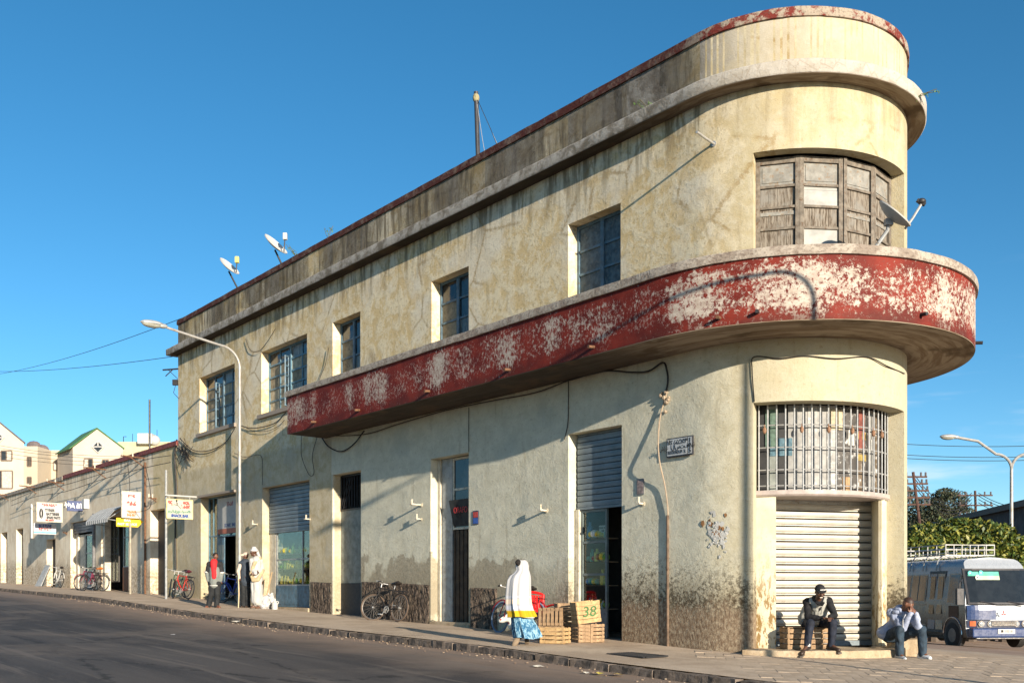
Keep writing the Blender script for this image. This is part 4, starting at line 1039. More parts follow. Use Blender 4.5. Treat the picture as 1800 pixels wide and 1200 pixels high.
# ---------------- low shop row beyond the tall building ----------------
UA = ux(0); UF = 66.0
row = thing('shop_row', 'low dusty row of shops with a red tiled parapet beside the tall building', 'building', W(UE, 0, -.3))
row2 = thing('shop_row', 'farthest low grey building at the left edge with two dark doorways', 'building', W(UM, 0, .1))
def opr(x0, x1, z0, z1, d): return (ux(x1), ux(x0), z0, z1, d)
HR = [opr(264, 291, -.6, 3.05, .4), opr(178, 226, -.6, 3.1, .35), opr(124, 162, -.6, 3.12, .35)]
HR2 = [opr(82, 97.5, -.6, 2.5, .3), opr(28.5, 40.5, -.6, 3.3, .3), opr(1.5, 12.6, -.6, 3.25, .3)]
wall('wall', UE+.002, UM, [-1.2, 5.25], HR, MROW, row)
wall('wall', UM+.002, UF, [-1.2, 5.2], HR2, MROW, row2)
mb = MB(); mb.quad(W(UE+.01,-1.6,-1), W(UM,-1.6,-1), W(UM,-1.6,5), W(UE+.01,-1.6,5)); mb.quad(W(UE+.01,-.05,5.15), W(UM,-.05,5.15), W(UM,-6,5.6), W(UE+.01,-6,5.6)); mb.build('roof', DARKI, row)
mb = MB(); mb.quad(W(UM,-1.6,-1), W(UF,-1.6,-1), W(UF,-1.6,5), W(UM,-1.6,5)); mb.quad(W(UM,-.05,5.15), W(UF,-.05,5.15), W(UF,-6,5.6), W(UM,-6,5.6)); mb.quad(W(UF,0,-1), W(UF,-6,-1), W(UF,-6,5.5), W(UF,0,5.15)); mb.build('roof', DARKI, row2)
TILE = mat('dark_red_tile', (.17,.035,.03), .75, var=.4, scale=9, dirt=(.20,.15,.12), bump=.5)
ct = bpy.data.objects.new('coping', None)
u = UE+.01; k = 0; tp_ = None
while u < UM-.1:
    mb = MB(); mb.wbox(u, u+.235, -.14, .07, 5.23, 5.40)
    if tp_ is None: pass
    o = mb.build('coping_tile', TILE, row, tidy=True); 
    for vt in o.data.vertices: vt.co.z += random.uniform(-.006, .006)
    u += .24
bpy.data.objects.remove(ct)
mb = MB(); mb.sweep([(-.14,5.19),(.08,5.19),(.08,5.36),(-.14,5.36)], [UM+.01+i for i in range(0, int(UF-UM))]+[UF]); mb.build('coping', MCOP2, row2)
# shop fronts of the row
def inr(h, i=.03): return h[0]+i, h[1]-i, g1((h[0]+h[1])/2)
a, b, g = inr(HR[0]); um = a+(b-a)*.5
mb = MB(); mb.wbox(um, b, -.35, -.3, g+.02, 3.0); mb.build('door', mat('dark_brown_door', (.06,.045,.035), .7), row, tidy=True)
mb = MB(); mb.wbox(a+.03, um-.1, -.9, -.86, g+1.0, 2.2); mb.build('hanging_goods', mat('goods_ochre', (.40,.27,.05), .7, var=.4, scale=9), row)
a, b, g = inr(HR[1]); um = a+(b-a)*.62
framed(a, a+(b-a)*.45, g+1.0, 3.0, -.3, GREYM, [.5], [.6], par=row, fw=.05)
mb = MB(); mb.wbox(a, a+(b-a)*.45, -.33, -.28, g+.03, g+1.0); mb.build('stall_riser', mat('red_brown_wood', (.16,.07,.035), .7), row)
framed(um, b-.3, g+.4, 3.0, -.3, mat('dark_door_frame', (.05,.045,.04), .6), [.5], [.45, .7], par=row, fw=.05)
mb = MB(); mb.wbox(b-.28, b, -.3, -.05, g, 3.0); mb.build('pilaster', CREAMW, row)
goods(a+.1, a+(b-a)*.42, g+1.05, 2.4, -.5, 3, 4, PALB, row, 2, (.1, .2))
mb = MB(); mb.wbox(a+.3, a+1.2, -.9, -.85, g+1.2, 2.6); mb.build('hanging_shirt', mat('pale_blue_cloth', (.45,.52,.55), .9), row)
a, b, g = inr(HR[2]); um = a+(b-a)*.5
framed(a, a+(b-a)*.62, g+.75, 2.55, -.3, GREYM, [.45], [.5], par=row, fw=.05)
mb = MB(); mb.wbox(a, a+(b-a)*.62, -.32, -.28, g+.03, g+.75); mb.build('stall_riser', mat('grey_sheet_metal', (.33,.35,.35), .5, dirt=(.22,.2,.18)), row)
mb = MB(); mb.wbox(a+(b-a)*.64, b-.35, -.34, -.3, g+.02, 2.55); mb.wbox(b-.34, b-.05, -.30, -.22, g+.02, 2.6); mb.build('door_leaf', CREAMW, row, tidy=True)
for k in range(4): mb = MB(); mb.wbox(a, b, -.2+.0*k, -.16+.02*k, 2.62+k*.12, 2.73+k*.12); mb.build('slat', mat('dark_grey_shutter', (.09,.10,.11), .5), row)
goods(a+.1, a+(b-a)*.58, g+.9, 2.4, -.45, 4, 5, PALB, row, 3, (.1, .17))
for h in HR2:
    a, b, g = inr(h, .01); mb = MB(); mb.wbox(a, b, -.32, -.28, g, h[3]); mb.build('door', mat('dark_old_door', (.05,.045,.04), .8), row2, tidy=True)  # one even dark brown for each door
# signs. each is a board on its own pole or bracket
def yaw_to(dir2): return atan2(dir2.y, dir2.x)
def signboard(name, lab, x0, x1, y0, y1, v, mats, words, edge=CREAMW, thick=.06, perp=True, group=None, cat='sign', pole=None):
    """board standing square to the street (perp) at distance v from the wall"""
    xm = (x0+x1)/2; u = ux(xm, v); c = W(u, v, 0); s = F/c.y
    w_ = (x1-x0)/s; h_ = (y1-y0)/s; zc = (HY-(y0+y1)/2)/s
    if perp: # board runs outward from the wall; its seen width is foreshortened
        p0 = W(u, 0, 0)
        cosf = abs((V((-N2.x*-1, 0))).x)  # outward direction seen nearly across the view
        n3 = V((N2.x, N2.y, 0)); proj = (n3.x*c.y - n3.y*c.x)/c.y
        w_ = w_/abs(proj); x = -n3
    else: x = -V((D2.x, D2.y, 0)); w_ = w_/abs((x.x*c.y-x.y*c.x)/c.y)
    y = V((0,0,1)); z = x.cross(y)
    rot = M((x, y, z)).transposed()
    t = thing(name, lab, cat, (c.x, c.y, zc-h_/2), group=group)
    mb = MB(); cc = V((c.x, c.y, zc)); mb.box(cc, (w_, h_, thick), rot); bo = mb.build('board', mats[0], t, tidy=True, bevel=.004)
    if edge:
        mb = MB()
        for sx_, sy_, a_, b_ in ((0, 1, w_+.02, .03), (0, -1, w_+.02, .03), (1, 0, .03, h_-.03), (-1, 0, .03, h_-.03)):
            mb.box(cc+rot @ V((sx_*w_/2, sy_*h_/2, .0)), (a_, b_, thick+.02), rot)
        mb.build('frame', edge, t)
    for (wd, fx, fy, sz, m, sxx) in words:
        if wd.startswith('#'):
            mb = MB(); mb.box(cc+rot @ V(((fx-.5)*w_, (.5-fy)*h_, thick/2+.003)), (sxx*w_, sz*h_, .004), rot); mb.build('colour_band', m, t)
        else: text(wd, 'lettering', sz*h_, m, t, cc+rot @ V(((fx-.5)*w_, (.5-fy)*h_, thick/2+.004)), rot, sx=sxx, ext=.003, off=.010)
    return t, cc, w_, h_, rot
def pole(lab, x, v, ytop, r, m, name='sign_pole', cat='pole', grp=None, y0=None):
    u = ux(x, v); p = W(u, v, 0); z1 = (HY-ytop)*p.y/F; g = G(p.x, p.y) if y0 is None else (HY-y0)*p.y/F
    t = thing(name, lab, cat, (p.x, p.y, g), group=grp)
    mb = MB(); mb.tube([(p.x, p.y, g-.02), (p.x, p.y, z1)], r, 10); mb.build('post', m, t, smooth=True)
    return t, p, z1
SB = mat('sign_cream', (.40,.385,.32), .6, var=.08)
SBW = mat('sign_white', (.42,.415,.40), .6, var=.06)
t, cc, w_, h_, rt = signboard('hanging_sign', 'cream snack bar sign with a black stick figure hanging from a pole', 293, 338, 878, 911, .75, [SB],
  [('SNACK BAR', .5, .86, .20, INKB, .85), ('ባር', .12, .17, .22, INKR, .9), ('ቀርሲ', .75, .17, .20, INKR, .9), ('ክራብና', .72, .38, .2, INKR, .9), ('محل الخير فرسكان', .5, .62, .15, INKG, .9)], edge=mat('sign_yellow_edge', (.62,.52,.25), .6), thick=.05)
mb = MB()
for a_, b_ in (((-.35,.19),(-.22,.24)),((-.22,.24),(-.08,.20)),((-.12,.42),(-.10,.22)),((-.10,.22),(.03,.02)),((-.13,.36),(-.09,.28))):
    mb.bar(cc+rt @ V((a_[0]*w_, a_[1]*h_, .03)), cc+rt @ V((b_[0]*w_, b_[1]*h_, .03)), .05, .006)
mb.ell(cc+rt @ V((-.125*w_, .45*h_, .03)), (.035,.035,.035), seg=8, rings=6); mb.build('stick_figure', INKK, t)
mb = MB(); mb.tube([cc+rt @ V((-w_/2-.05, h_/2+.13, 0)), cc+rt @ V((w_/2+.15, h_/2+.13, 0))], .03, 8)
for sgn in (-.4, .4): mb.tube([cc+rt @ V((w_*sgn, h_/2+.13, 0)), cc+rt @ V((w_*sgn, h_/2, 0))], .01, 5)
mb.build('hanger', WHITE, t, smooth=True)
pole('white and blue pole carrying the cream snack bar sign', 292, .75+.42, 826, .04, mat('white_blue_pole', (.27,.28,.28), .6, dirt=(.08,.11,.14)))
t, cc, w_, h_, rt = signboard('wall_sign', 'white tyre shop sign reading TYRES BATTERIES SPARE PARTS', 64.5, 109.5, 883.5, 916.5, .75, [SBW],
  [('ግሎባል ትረይዲንግ', .5, .13, .17, INKR, .62), ('TYRES', .5, .40, .19, INKK, .9), ('BATTERIES', .62, .60, .19, INKK, .72), ('SPARE PARTS', .65, .79, .19, INKK, .62), ('TEL.120171', .5, .93, .10, INKR, .9)], group='shop signs on the low row')
mb = MB()
for zz in (.9, 1.1): pass
pts = [cc+rt @ V((-.33*w_+.06*w_*cos(a*pi/8), (.0+.24*sin(a*pi/8)-.08)*h_, .035)) for a in range(16)]; mb.tube(pts, .022, 6, closed=True)
pts = [cc+rt @ V((-.33*w_+.03*w_*cos(a*pi/8), (.0+.17*sin(a*pi/8)-.08)*h_, .035)) for a in range(16)]; mb.tube(pts, .012, 6, closed=True); mb.build('tyre_picture', INKK, t)
signboard('wall_sign', 'grey and blue painted sign hanging under the white tyre sign', 59, 98.5, 919.5, 938.5, .70, [mat('sign_grey', (.42,.43,.47), .6)],
  [('#', .5, .84, .14, mat('sky_blue_band', (.12,.38,.55), .6), .99), ('#', .5, .96, .06, WHITE, .99), ('ቴለ መካኒካዊ', .5, .25, .34, INKB, .66), ('ሞያዊ ኣፍሪካዊ', .5, .55, .32, INKR, .62)], edge=None, group='shop signs on the low row')
pole('short white post beside the white tyre sign', 56, .08, 885, .06, WHITE, y0=946)
t, cc, w_, h_, rt = signboard('wall_sign', 'dark blue box sign with white lettering tilted over the second shop door', 118, 145, 880, 898, .55, [mat('sign_navy', (.05,.07,.16), .5)],
  [('ትካል ስፔር', .5, .5, .62, INKW, .8)], edge=None, thick=.10, group='shop signs on the low row')
signboard('wall_sign', 'blank white end panel of the dark blue box sign', 145.5, 155, 877, 894, .60, [SBW], [], edge=None, thick=.35, group='shop signs on the low row')
signboard('wall_sign', 'tall white sign with red handwriting above the yellow arrow', 214, 247, 864, 909.5, .6, [SBW],
  [('ዕንቁ ባር', .5, .17, .12, INKR, .7), ('ቁልፊ', .5, .46, .2, INKR, .9), ('ዝተፈላለየ', .5, .78, .12, INKO, .8), ('ስራሕ ብሉጽ', .5, .9, .12, INKO, .65)], group='shop signs on the low row')
# yellow arrow
t = thing('arrow_sign', 'yellow arrow sign pointing right below the tall white sign', 'sign', P(225, 925, 42))
v = .6; u = ux(228, v); c = W(u, v, 0); s = F/c.y; zc = (HY-918)/s
x = -V((N2.x, N2.y, 0)); pr = abs((x.x*c.y-x.y*c.x)/c.y); y = V((0,0,1)); rt = M((x, y, x.cross(y))).transposed(); cc = V((c.x, c.y, zc)); L = 47/s/pr; h = 15/s
mb = MB(); out = [(-L/2,-h/2),(L*.3,-h/2),(L/2,.05),(L*.3,h/2+.02),(-L/2,h/2)]
i = len(mb.v)
for d_ in (-.03, .03):
    for a_, b_ in out: mb.pt(cc+rt @ V((a_, b_, d_)))
mb.face([0,1,2,3,4][::-1]); mb.face([5,6,7,8,9])
for k in range(5): mb.face((k, (k+1) % 5, 5+(k+1) % 5, 5+k))
mb.build('arrow_board', mat('signal_yellow', (.72,.46,.01), .5, var=.06), t)
text('BAR', 'lettering', .14, INKW, t, cc+rt @ V((-.1*L, .08, .034)), rt, off=.002); text('FAST SERVICE', 'lettering', .12, INKW, t, cc+rt @ V((-.1*L, -.07, .034)), rt, off=.002)
pole('pale post with two rings holding the yellow arrow sign', 229, .62, 918, .04, mat('dull_cream_post', (.30,.27,.21), .7, var=.3))
pole('grey iron post between the second shop and the striped awning', 165, .3, 902, .07, mat('dull_iron_post', (.15,.15,.15), .6, var=.3))
# awning
aw = thing('striped_awning', 'small scalloped blue and white awning over a shop door', 'awning', W(ux(190), 0, 2.9))
u0, u1 = ux(210, .5), ux(170, .5); za = 3.45; n = 22
mb = MB(); ids = {}
for i in range(n+1):
    u = u0+(u1-u0)*i/n
    for j, (v_, z_) in enumerate(((.02,za),(.35,za-.10),(.7,za-.32),(.95,za-.62),(.96,za-.78+.03*(i % 2)))): ids[i, j] = mb.pt(W(u, v_+.015*(i % 2), z_))
for i in range(n):
    for j in range(4): mb.face((ids[i,j], ids[i,j+1], ids[i+1,j+1], ids[i+1,j]), None, i % 2)
mb.build('canopy', [mat('awning_white', (.48,.48,.46), .85), mat('awning_blue_grey', (.05,.07,.11), .85)], aw)
mb = MB()
for u in (u0, u1): mb.tube([W(u,.02,za), W(u,.95,za-.64)], .018, 6); mb.tube([W(u,.02,za-.75), W(u,.95,za-.66)], .018, 6)
mb.build('arm', GREYM, aw)
# electricity brackets of the row
for i, (x, y, L, lab) in enumerate(((186,825,.9,'long pipe bracket casting a long shadow high on the low row'), (254,805,.9,'pipe bracket nearest the tall building on the low row'), (113,849,.8,'wire bracket under the start of the red tiles'), (64,856,.8,'wire bracket high above the tyre sign'), (15,870,.7,'leftmost wire bracket on the low grey building'), (118,936,.2,'small lamp fitting between the tyre sign and the shop door'), (275,876,.3,'small bracket above the dark door beside the snack bar sign'))):
    u = ux(x); z = zy(y, u); t = thing('wire_bracket', lab, 'bracket', W(u, 0, z), group='wire brackets of the low row')
    mb = MB(); mb.tube([W(u,0,z), W(u,L,z+.03)], .03, 6); mb.tube([W(u,0,z-.4*L), W(u,L*.6,z)], .02, 6); mb.build('arm', RUST, t)
    for k in (.5, .95):
        mb = MB(); mb.tube([W(u,L*k,z+.02), W(u,L*k,z+.16)], .03, 6); mb.build('insulator', CREAMW, t)
for lab, p in (('thin wire sagging across the low row below the red tiles', [(20,880),(64,862),(113,852),(186,830),(254,808),(300,800)]), ('lower thin wire across the low row', [(20,888),(64,872),(113,864),(186,840),(254,822),(300,812)]), ('thick drooping wire from the bracket above the dark door', [(224,812),(228,850),(229,895),(262,893),(264,860),(256,820)])):
    cable('wall_cable', lab, [wp(x, y, .45) for x, y in p], .012, CABLE)
# vertical pipes of the row
pole('rusty downpipe beside the dark door of the low row', 255, .06, 812, .04, RUST, 'downpipe', 'pipe')
# leaning board
bl = thing('leaning_board', 'grey framed board leaning against the wall near the white bicycle', 'board', wg(68, .45))
q = wg(68, .45); u = (V((q.x, q.y))-T2).dot(D2); g = g1(u)
mb = MB(); mb.hexa([W(u+.35,.55,g),W(u-.35,.45,g),W(u-.35,.41,g),W(u+.35,.51,g),W(u+.2,.1,g+1.05),W(u-.45,.04,g+1.05),W(u-.45,.0,g+1.05),W(u+.2,.06,g+1.05)])
mb.build('panel', mat('grey_board', (.30,.31,.31), .6, dirt=(.2,.18,.15)), bl, tidy=True, bevel=.008)

# ---------------- street lamps ----------------
LAMPM = mat('grey_lamp_paint', (.31,.31,.30), .45, metal=.2, var=.15, scale=4, dirt=(.25,.2,.15))
def lamp(lab, base, arm, top=8.35, straight=7.45, r=.055, arms=((0,),), L=2.45, drop=0.0):
    t = thing('street_lamp', lab, 'street lamp', base)
    b = V(base)
    mb = MB(); mb.tube([b, b+V((0,0,1.3))], [r*1.35, r*1.25], 12); mb.tube([b+V((0,0,1.3)), b+V((0,0,straight))], [r, r*.72], 12); mb.build('pole', LAMPM, t, smooth=True)
    for a_ in arms:
        d = M.Rotation(a_[0], 3, 'Z') @ V((arm.x, arm.y, 0)).normalized()
        pts = [b+V((0,0,straight))]
        for k in range(1, 9):
            f_ = k/8*pi/2; pts.append(b+V((0,0,straight))+d*(.62*(1-cos(f_)))+V((0,0,.62*sin(f_))))
        pts.append(b+d*L*.6+V((0,0,top-.16))); pts.append(b+d*L+V((0,0,top)))
        mb = MB(); mb.tube(pts, [r*.68]*len(pts), 8); mb.build('arm', LAMPM, t, smooth=True)
        rot = M((d, V((0,0,1)).cross(d), V((0,0,1)))).transposed()
        mb = MB(); mb.ell(b+d*(L+.28)+V((0,0,top+.02)), (.36,.14,.10), rot, 16, 10, zmin=-.15); mb.ell(b+d*(L-.02)+V((0,0,top+.0)), (.16,.09,.075), rot, 12, 8); h_ = mb.build('lamp_head', mat('lamp_grey', (.36,.37,.37), .4, metal=.3), t, smooth=True)
        mb = MB(); mb.ell(b+d*(L+.30)+V((0,0,top+.0)), (.30,.12,.11), rot, 16, 8, zmax=-.05); o = mb.build('lens', mat('lamp_glass', (.28,.28,.24), .2), None, org=ORG[t.name], smooth=True); o.location = (0,0,0); o.parent = h_
    return t
n3 = V((N2.x, N2.y, 0))
lb = W(18.1, .3, g1(18.1)-.02); lamp('curved grey street lamp standing against the wall behind the white turban man', tuple(lb), n3, top=8.33, straight=7.42)
hit = rp(phx(1311, RW), RW, 0); tt = 8.6
lp = V((hit.x-SUN_H.x*tt, hit.y-SUN_H.y*tt)); lamp('curved street lamp outside the frame whose shadow falls on the rounded corner', (lp.x, lp.y, G(lp.x, lp.y)), n3, top=8.35+.15, straight=7.5, r=.052)
# double lamp to the right
Zl = 40.0; q = P(1778, 965, Zl); gl = G(q.x, q.y)
zt = (HY-768)*Zl/F - gl
lamp('double armed street lamp beyond the minibus', (q.x, q.y, gl), V((-1, 0, 0)), top=zt, straight=zt-1.3, r=.085, arms=((0,), (pi,)), L=2.25)
# drain grate
gq = ghit(1120, 1152); gt = thing('drain_grate', 'iron drain grate in the pavement below the grocery door', 'drain grate', gq)
dx = V((D2.x, D2.y, .02)).normalized(); dn = V((N2.x, N2.y, 0)); rt = M((dx, dn, dx.cross(dn))).transposed()
mb = MB()
for sx_, sy_, a_, b_ in ((0,.27,.8,.05),(0,-.27,.8,.05),(.4,0,.05,.49),(-.4,0,.05,.49)): mb.box(gq+rt @ V((sx_, sy_, -.0))+V((0,0,.012)), (a_, b_, .02), rt)
mb.build('frame', BLACKM, gt)
for k in range(11):
    mb = MB(); mb.box(gq+rt @ V((-.34+.068*k, 0, 0))+V((0,0,.012)), (.03,.488,.014), rt); mb.build('grate_bar', BLACKM, gt)
mb = MB(); mb.box(gq+V((0,0,.002)), (.74,.48,.004), rt); mb.build('grate_shade_sheet', DARKI, gt)  # flat dark sheet painted as the shaded hollow below the bars
gq = ghit(1487, 1199.5); 
# pebbles and litter along the kerb
random.seed(33); mb = MB()
for k in range(420):
    u = random.uniform(-3, 26); v = KV+.1+abs(random.gauss(0, .28)); s = random.uniform(.006, .022); q = T2+D2*u+N2*v
    mb.ell((q.x, q.y, G(q.x, q.y)-.118+s*.4), (s, s*random.uniform(.6, 1.4), s*.6), None, 5, 3)
o = mb.build('gravel', pave_material('kerb_grit', (.20,.14,.10), (.34,.27,.20), (.1,.08,.06)), None, org=W(10, KV, -1)); tag(o, 'small stones and grit gathered along the foot of the kerb', 'grit', kind='stuff')
for i, (x, y, s, c, lab) in enumerate(((1052,1171,.10,(.55,.45,.08),'crumpled yellow wrapper in the gutter'), (1030,1169,.07,(.5,.48,.42),'pale scrap of paper left of the yellow wrapper'), (945,1158,.09,(.5,.47,.40),'pale leaf scrap in the gutter behind the woman in white'), (1085,1173,.12,(.38,.28,.10),'dry ochre leaves in the gutter right of the yellow wrapper'), (418,1086,.16,(.55,.52,.45),'flat white scrap in the gutter below the three men'), (302,1106,.07,(.5,.5,.5),'small pale scrap on the road at left'), (1495,1161,.05,(.10,.08,.05),'dark pebble on the pavement by the step'))):
    q = ghit(x, y); p2 = V((q.x, q.y))-T2
    z = q.z + (-.115 if p2.dot(N2) > KV+.08 else .01)
    random.seed(i); mb = MB(); n = 8; ids = [mb.pt((q.x+cos(k*2*pi/n)*s*random.uniform(.5, 1.2), q.y+sin(k*2*pi/n)*s*random.uniform(.5, 1.2), z+random.uniform(.004, s*.4))) for k in range(n)]; cI = mb.pt((q.x, q.y, z+s*.35))
    for k in range(n): mb.face((ids[k], ids[(k+1) % n], cI))
    tag(mb.build('litter', mat('litter_%s' % ['yellow','pale','leaf','ochre','white','chalk','dark'][i], c, .8, var=.3, scale=20), None, org=q), lab, 'litter')

# ---------------- roof things ----------------
def dish(lab, px, py, u, v, zb, rx, face, lnb_col, pole_m=BLACKM, size=.55):
    b = W(u, v, zb); t = thing('satellite_dish', lab, 'satellite dish', b)
    s = F/b.y; c = V(((px-900)/s, b.y, (HY-py)/s))
    d = V(face).normalized(); x = d.cross(V((0,0,1))).normalized(); y = x.cross(d); rot = M((x, y, d)).transposed()
    mb = MB(); n = 24; rr = 6; ids = []
    for side in (0, 1):
        for j in range(rr+1):
            r = size*j/rr
            for k in range(n):
                a = 2*pi*k/n; dep = .16*size*(j/rr)**2*1.6 - side*.02
                ids.append(mb.pt(c+rot @ V((r*cos(a), r*1.08*sin(a), dep))))
    for side in (0, 1):
        o_ = side*(rr+1)*n
        for j in range(rr):
            for k in range(n): mb.face((o_+j*n+k, o_+j*n+(k+1) % n, o_+(j+1)*n+(k+1) % n, o_+(j+1)*n+k))
    for k in range(n): mb.face((rr*n+k, rr*n+(k+1) % n, (2*rr+1)*n+(k+1) % n, (2*rr+1)*n+k))
    mb.build('reflector', WHITE, t, smooth=True)
    tip = c+d*size*1.15+rot @ V((0, -size*.25, 0))
    mb = MB(); mb.tube([c+rot @ V((0, -size*1.02, .1)), tip], .018, 6); mb.tube([b, c+rot @ V((0, -.1, -.06))], .028, 8); mb.build('mast', pole_m, t, smooth=True)
    mb = MB(); mb.box(tip, (.12, .12, .20)); mb.build('receiver', lnb_col, t, tidy=True, bevel=.01)
    return t
u = ux(403); dish('smaller white satellite dish with a yellow receiver, left on the roof', 401, 471, u, -.6, 9.4, 0, (.72,-.30,.75), mat('receiver_yellow', (.70,.62,.15), .5), size=.36)
u = ux(479); dish('larger white satellite dish with a white receiver on the roof', 482, 433, u, -.6, 9.4, 0, (.72,-.30,.75), WHITE, size=.40)
def bdish():
    b = rp(phx(1548, RW+.85), RW+.85, 5.0); t = thing('satellite_dish', 'white satellite dish seen edge on behind the balcony of the rounded corner', 'satellite dish', b)
    Z = b.y; a = P(1539, 362, Z); e = P(1593, 406, Z); c = (a+e)/2; d = V((.35,-.25,.62)).normalized(); ax_ = (e-a).normalized(); d = (d-ax_*d.dot(ax_)).normalized(); y = d.cross(ax_); rot = M((ax_, y, d)).transposed(); R = (e-a).length/2
    mb = MB(); n = 28; rr = 6
    for side in (0, 1):
        for j in range(rr+1):
            for k in range(n):
                an = 2*pi*k/n; r = R*j/rr; mb.pt(c+rot @ V((r*cos(an), r*sin(an)*.9, .10*(j/rr)**2-.02*side)))
    for side in (0, 1):
        o_ = side*(rr+1)*n
        for j in range(rr):
            for k in range(n): mb.face((o_+j*n+k, o_+j*n+(k+1) % n, o_+(j+1)*n+(k+1) % n, o_+(j+1)*n+k))
    for k in range(n): mb.face((rr*n+k, rr*n+(k+1) % n, (2*rr+1)*n+(k+1) % n, (2*rr+1)*n+k))
    mb.build('reflector', WHITE, t, smooth=True)
    mb = MB(); mb.tube([P(1591,402,Z), P(1604,384,Z), P(1620,358,Z)], .02, 8); mb.build('feed_arm', GALV, t, smooth=True)
    mb = MB(); mb.ell(P(1620,354,Z), (.07,.06,.05)); mb.tube([P(1612,352,Z), P(1626,360,Z)], .035, 8); mb.build('receiver', BLACKM, t, smooth=True)
    mb = MB(); mb.tube([P(1538,436,Z), P(1548,422,Z), P(1560,405,Z), P(1562,390,Z)], .03, 8); mb.box(P(1562,391,Z), (.12,.1,.1)); mb.build('mast', GREYM, t, smooth=True)
bdish()
def rmast():
    u = ux(842, -.7); b = W(u, -.7, 9.4); zt = (HY-162)*b.y/F; t = thing('roof_mast', 'dark pipe mast with guy wires standing on the roof', 'mast', b); tl = V((-.03, 0, 0))
    top = V((b.x-.07, b.y, zt)); mb = MB(); mb.tube([b, top], .055, 10); mb.build('pipe', mat('mast_dark_steel', (.04,.04,.045), .5), t, smooth=True)
    mb = MB(); mb.ell(top-V((0,0,.14)), (.08,.08,.12), None, 8, 6); mb.build('binding', mat('cloth_binding', (.30,.27,.15), .9), t, smooth=True)
    for k, (dx_, dv) in enumerate(((.62,0), (.5,-.3), (.3,.1))):
        e = W(u-dx_*1.6, -.7+dv, 9.6); mb = MB(); mb.tube([top-V((0,0,.1)), (top+e)/2-V((0,0,.06*k)), e], .007, 5); mb.build('guy_wire', CABLE if k == 0 else GALV, t)
rmast()
def lowmast():
    Z = 52.0; p = P(263, 790, Z); t = thing('roof_mast', 'thin dark pole rising behind the low tiled roof', 'mast', (p.x, p.y, 4)); mb = MB(); mb.tube([(p.x, p.y, 4), P(263, 702, Z)], .05, 8); mb.build('pipe', BLACKM, t)
    b_ = MB(); q_ = W(ux(263)+2, -3, 5); 
lowmast()
# weeds on the parapet
LEAF = mat('dusty_green_leaf', (.07,.13,.04), .7, var=.3)
def weed(lab, base, h, n, seed, lean=(0,0)):
    random.seed(seed); t = thing('parapet_weed', lab, 'weed', base, group='weeds rooted in the parapet'); b = V(base); st = MB(); lf = MB()
    for k in range(max(3, n//6)):
        e = b+V((random.gauss(lean[0], .09), random.gauss(lean[1], .06), h*random.uniform(.5, 1))); mid = (b+e)/2+V((random.gauss(0, .04), 0, .02)); st.tube([b, mid, e], .006, 4)
        for j in range(6):
            p = b.lerp(e, random.uniform(.3, 1))+V((random.gauss(0, .03), random.gauss(0, .03), random.gauss(0, .02))); a = V((random.gauss(0, 1), random.gauss(0, 1), random.gauss(0, 1))).normalized(); c_ = a.orthogonal().normalized()
            s = random.uniform(.025, .05); lf.quad(p-a*s, p+c_*s*.4, p+a*s, p-c_*s*.4)
    st.build('stem', mat('weed_stem', (.10,.09,.04), .8), t); lf.build('foliage', LEAF, t)
weed('upright weed growing from the parapet edge above the second dish', W(ux(576), -.02, 9.7), .45, 20, 1)
weed('spreading weed leaning out of the parapet beside the larger dish', W(ux(520), 0, 9.7), .38, 24, 2, (-.3, 0))
weed('tiny weed in the crack of the parapet below the coping, far end', W(ux(388), .02, 8.72), .3, 14, 3)
weed('small weed on the cornice near the start of the curve', W(ux(1140), .1, 8.7), .28, 14, 5)
weed('small frost grey weed hanging from the right edge of the cornice', rp(100, RW+.3, 8.5), .14, 12, 6, (.25, 0))
# hanging wires by the far top corner
t = thing('aerial', 'small dark aerial with wires fixed to the far corner of the building', 'aerial', W(UE, .1, 6.8))
mb = MB(); Z = W(UE, .2, 0).y; mb.tube([P(286,650,Z), P(313,648,Z)], .03, 6); mb.tube([P(291,661,Z), P(303,650,Z)], .02, 5); mb.box(P(308,672,Z), (.18,.1,.2)); mb.tube([P(296,650,Z), P(312,665,Z), P(305,690,Z), P(314,700,Z)], .012, 5); mb.build('aerial_rod', BLACKM, t)
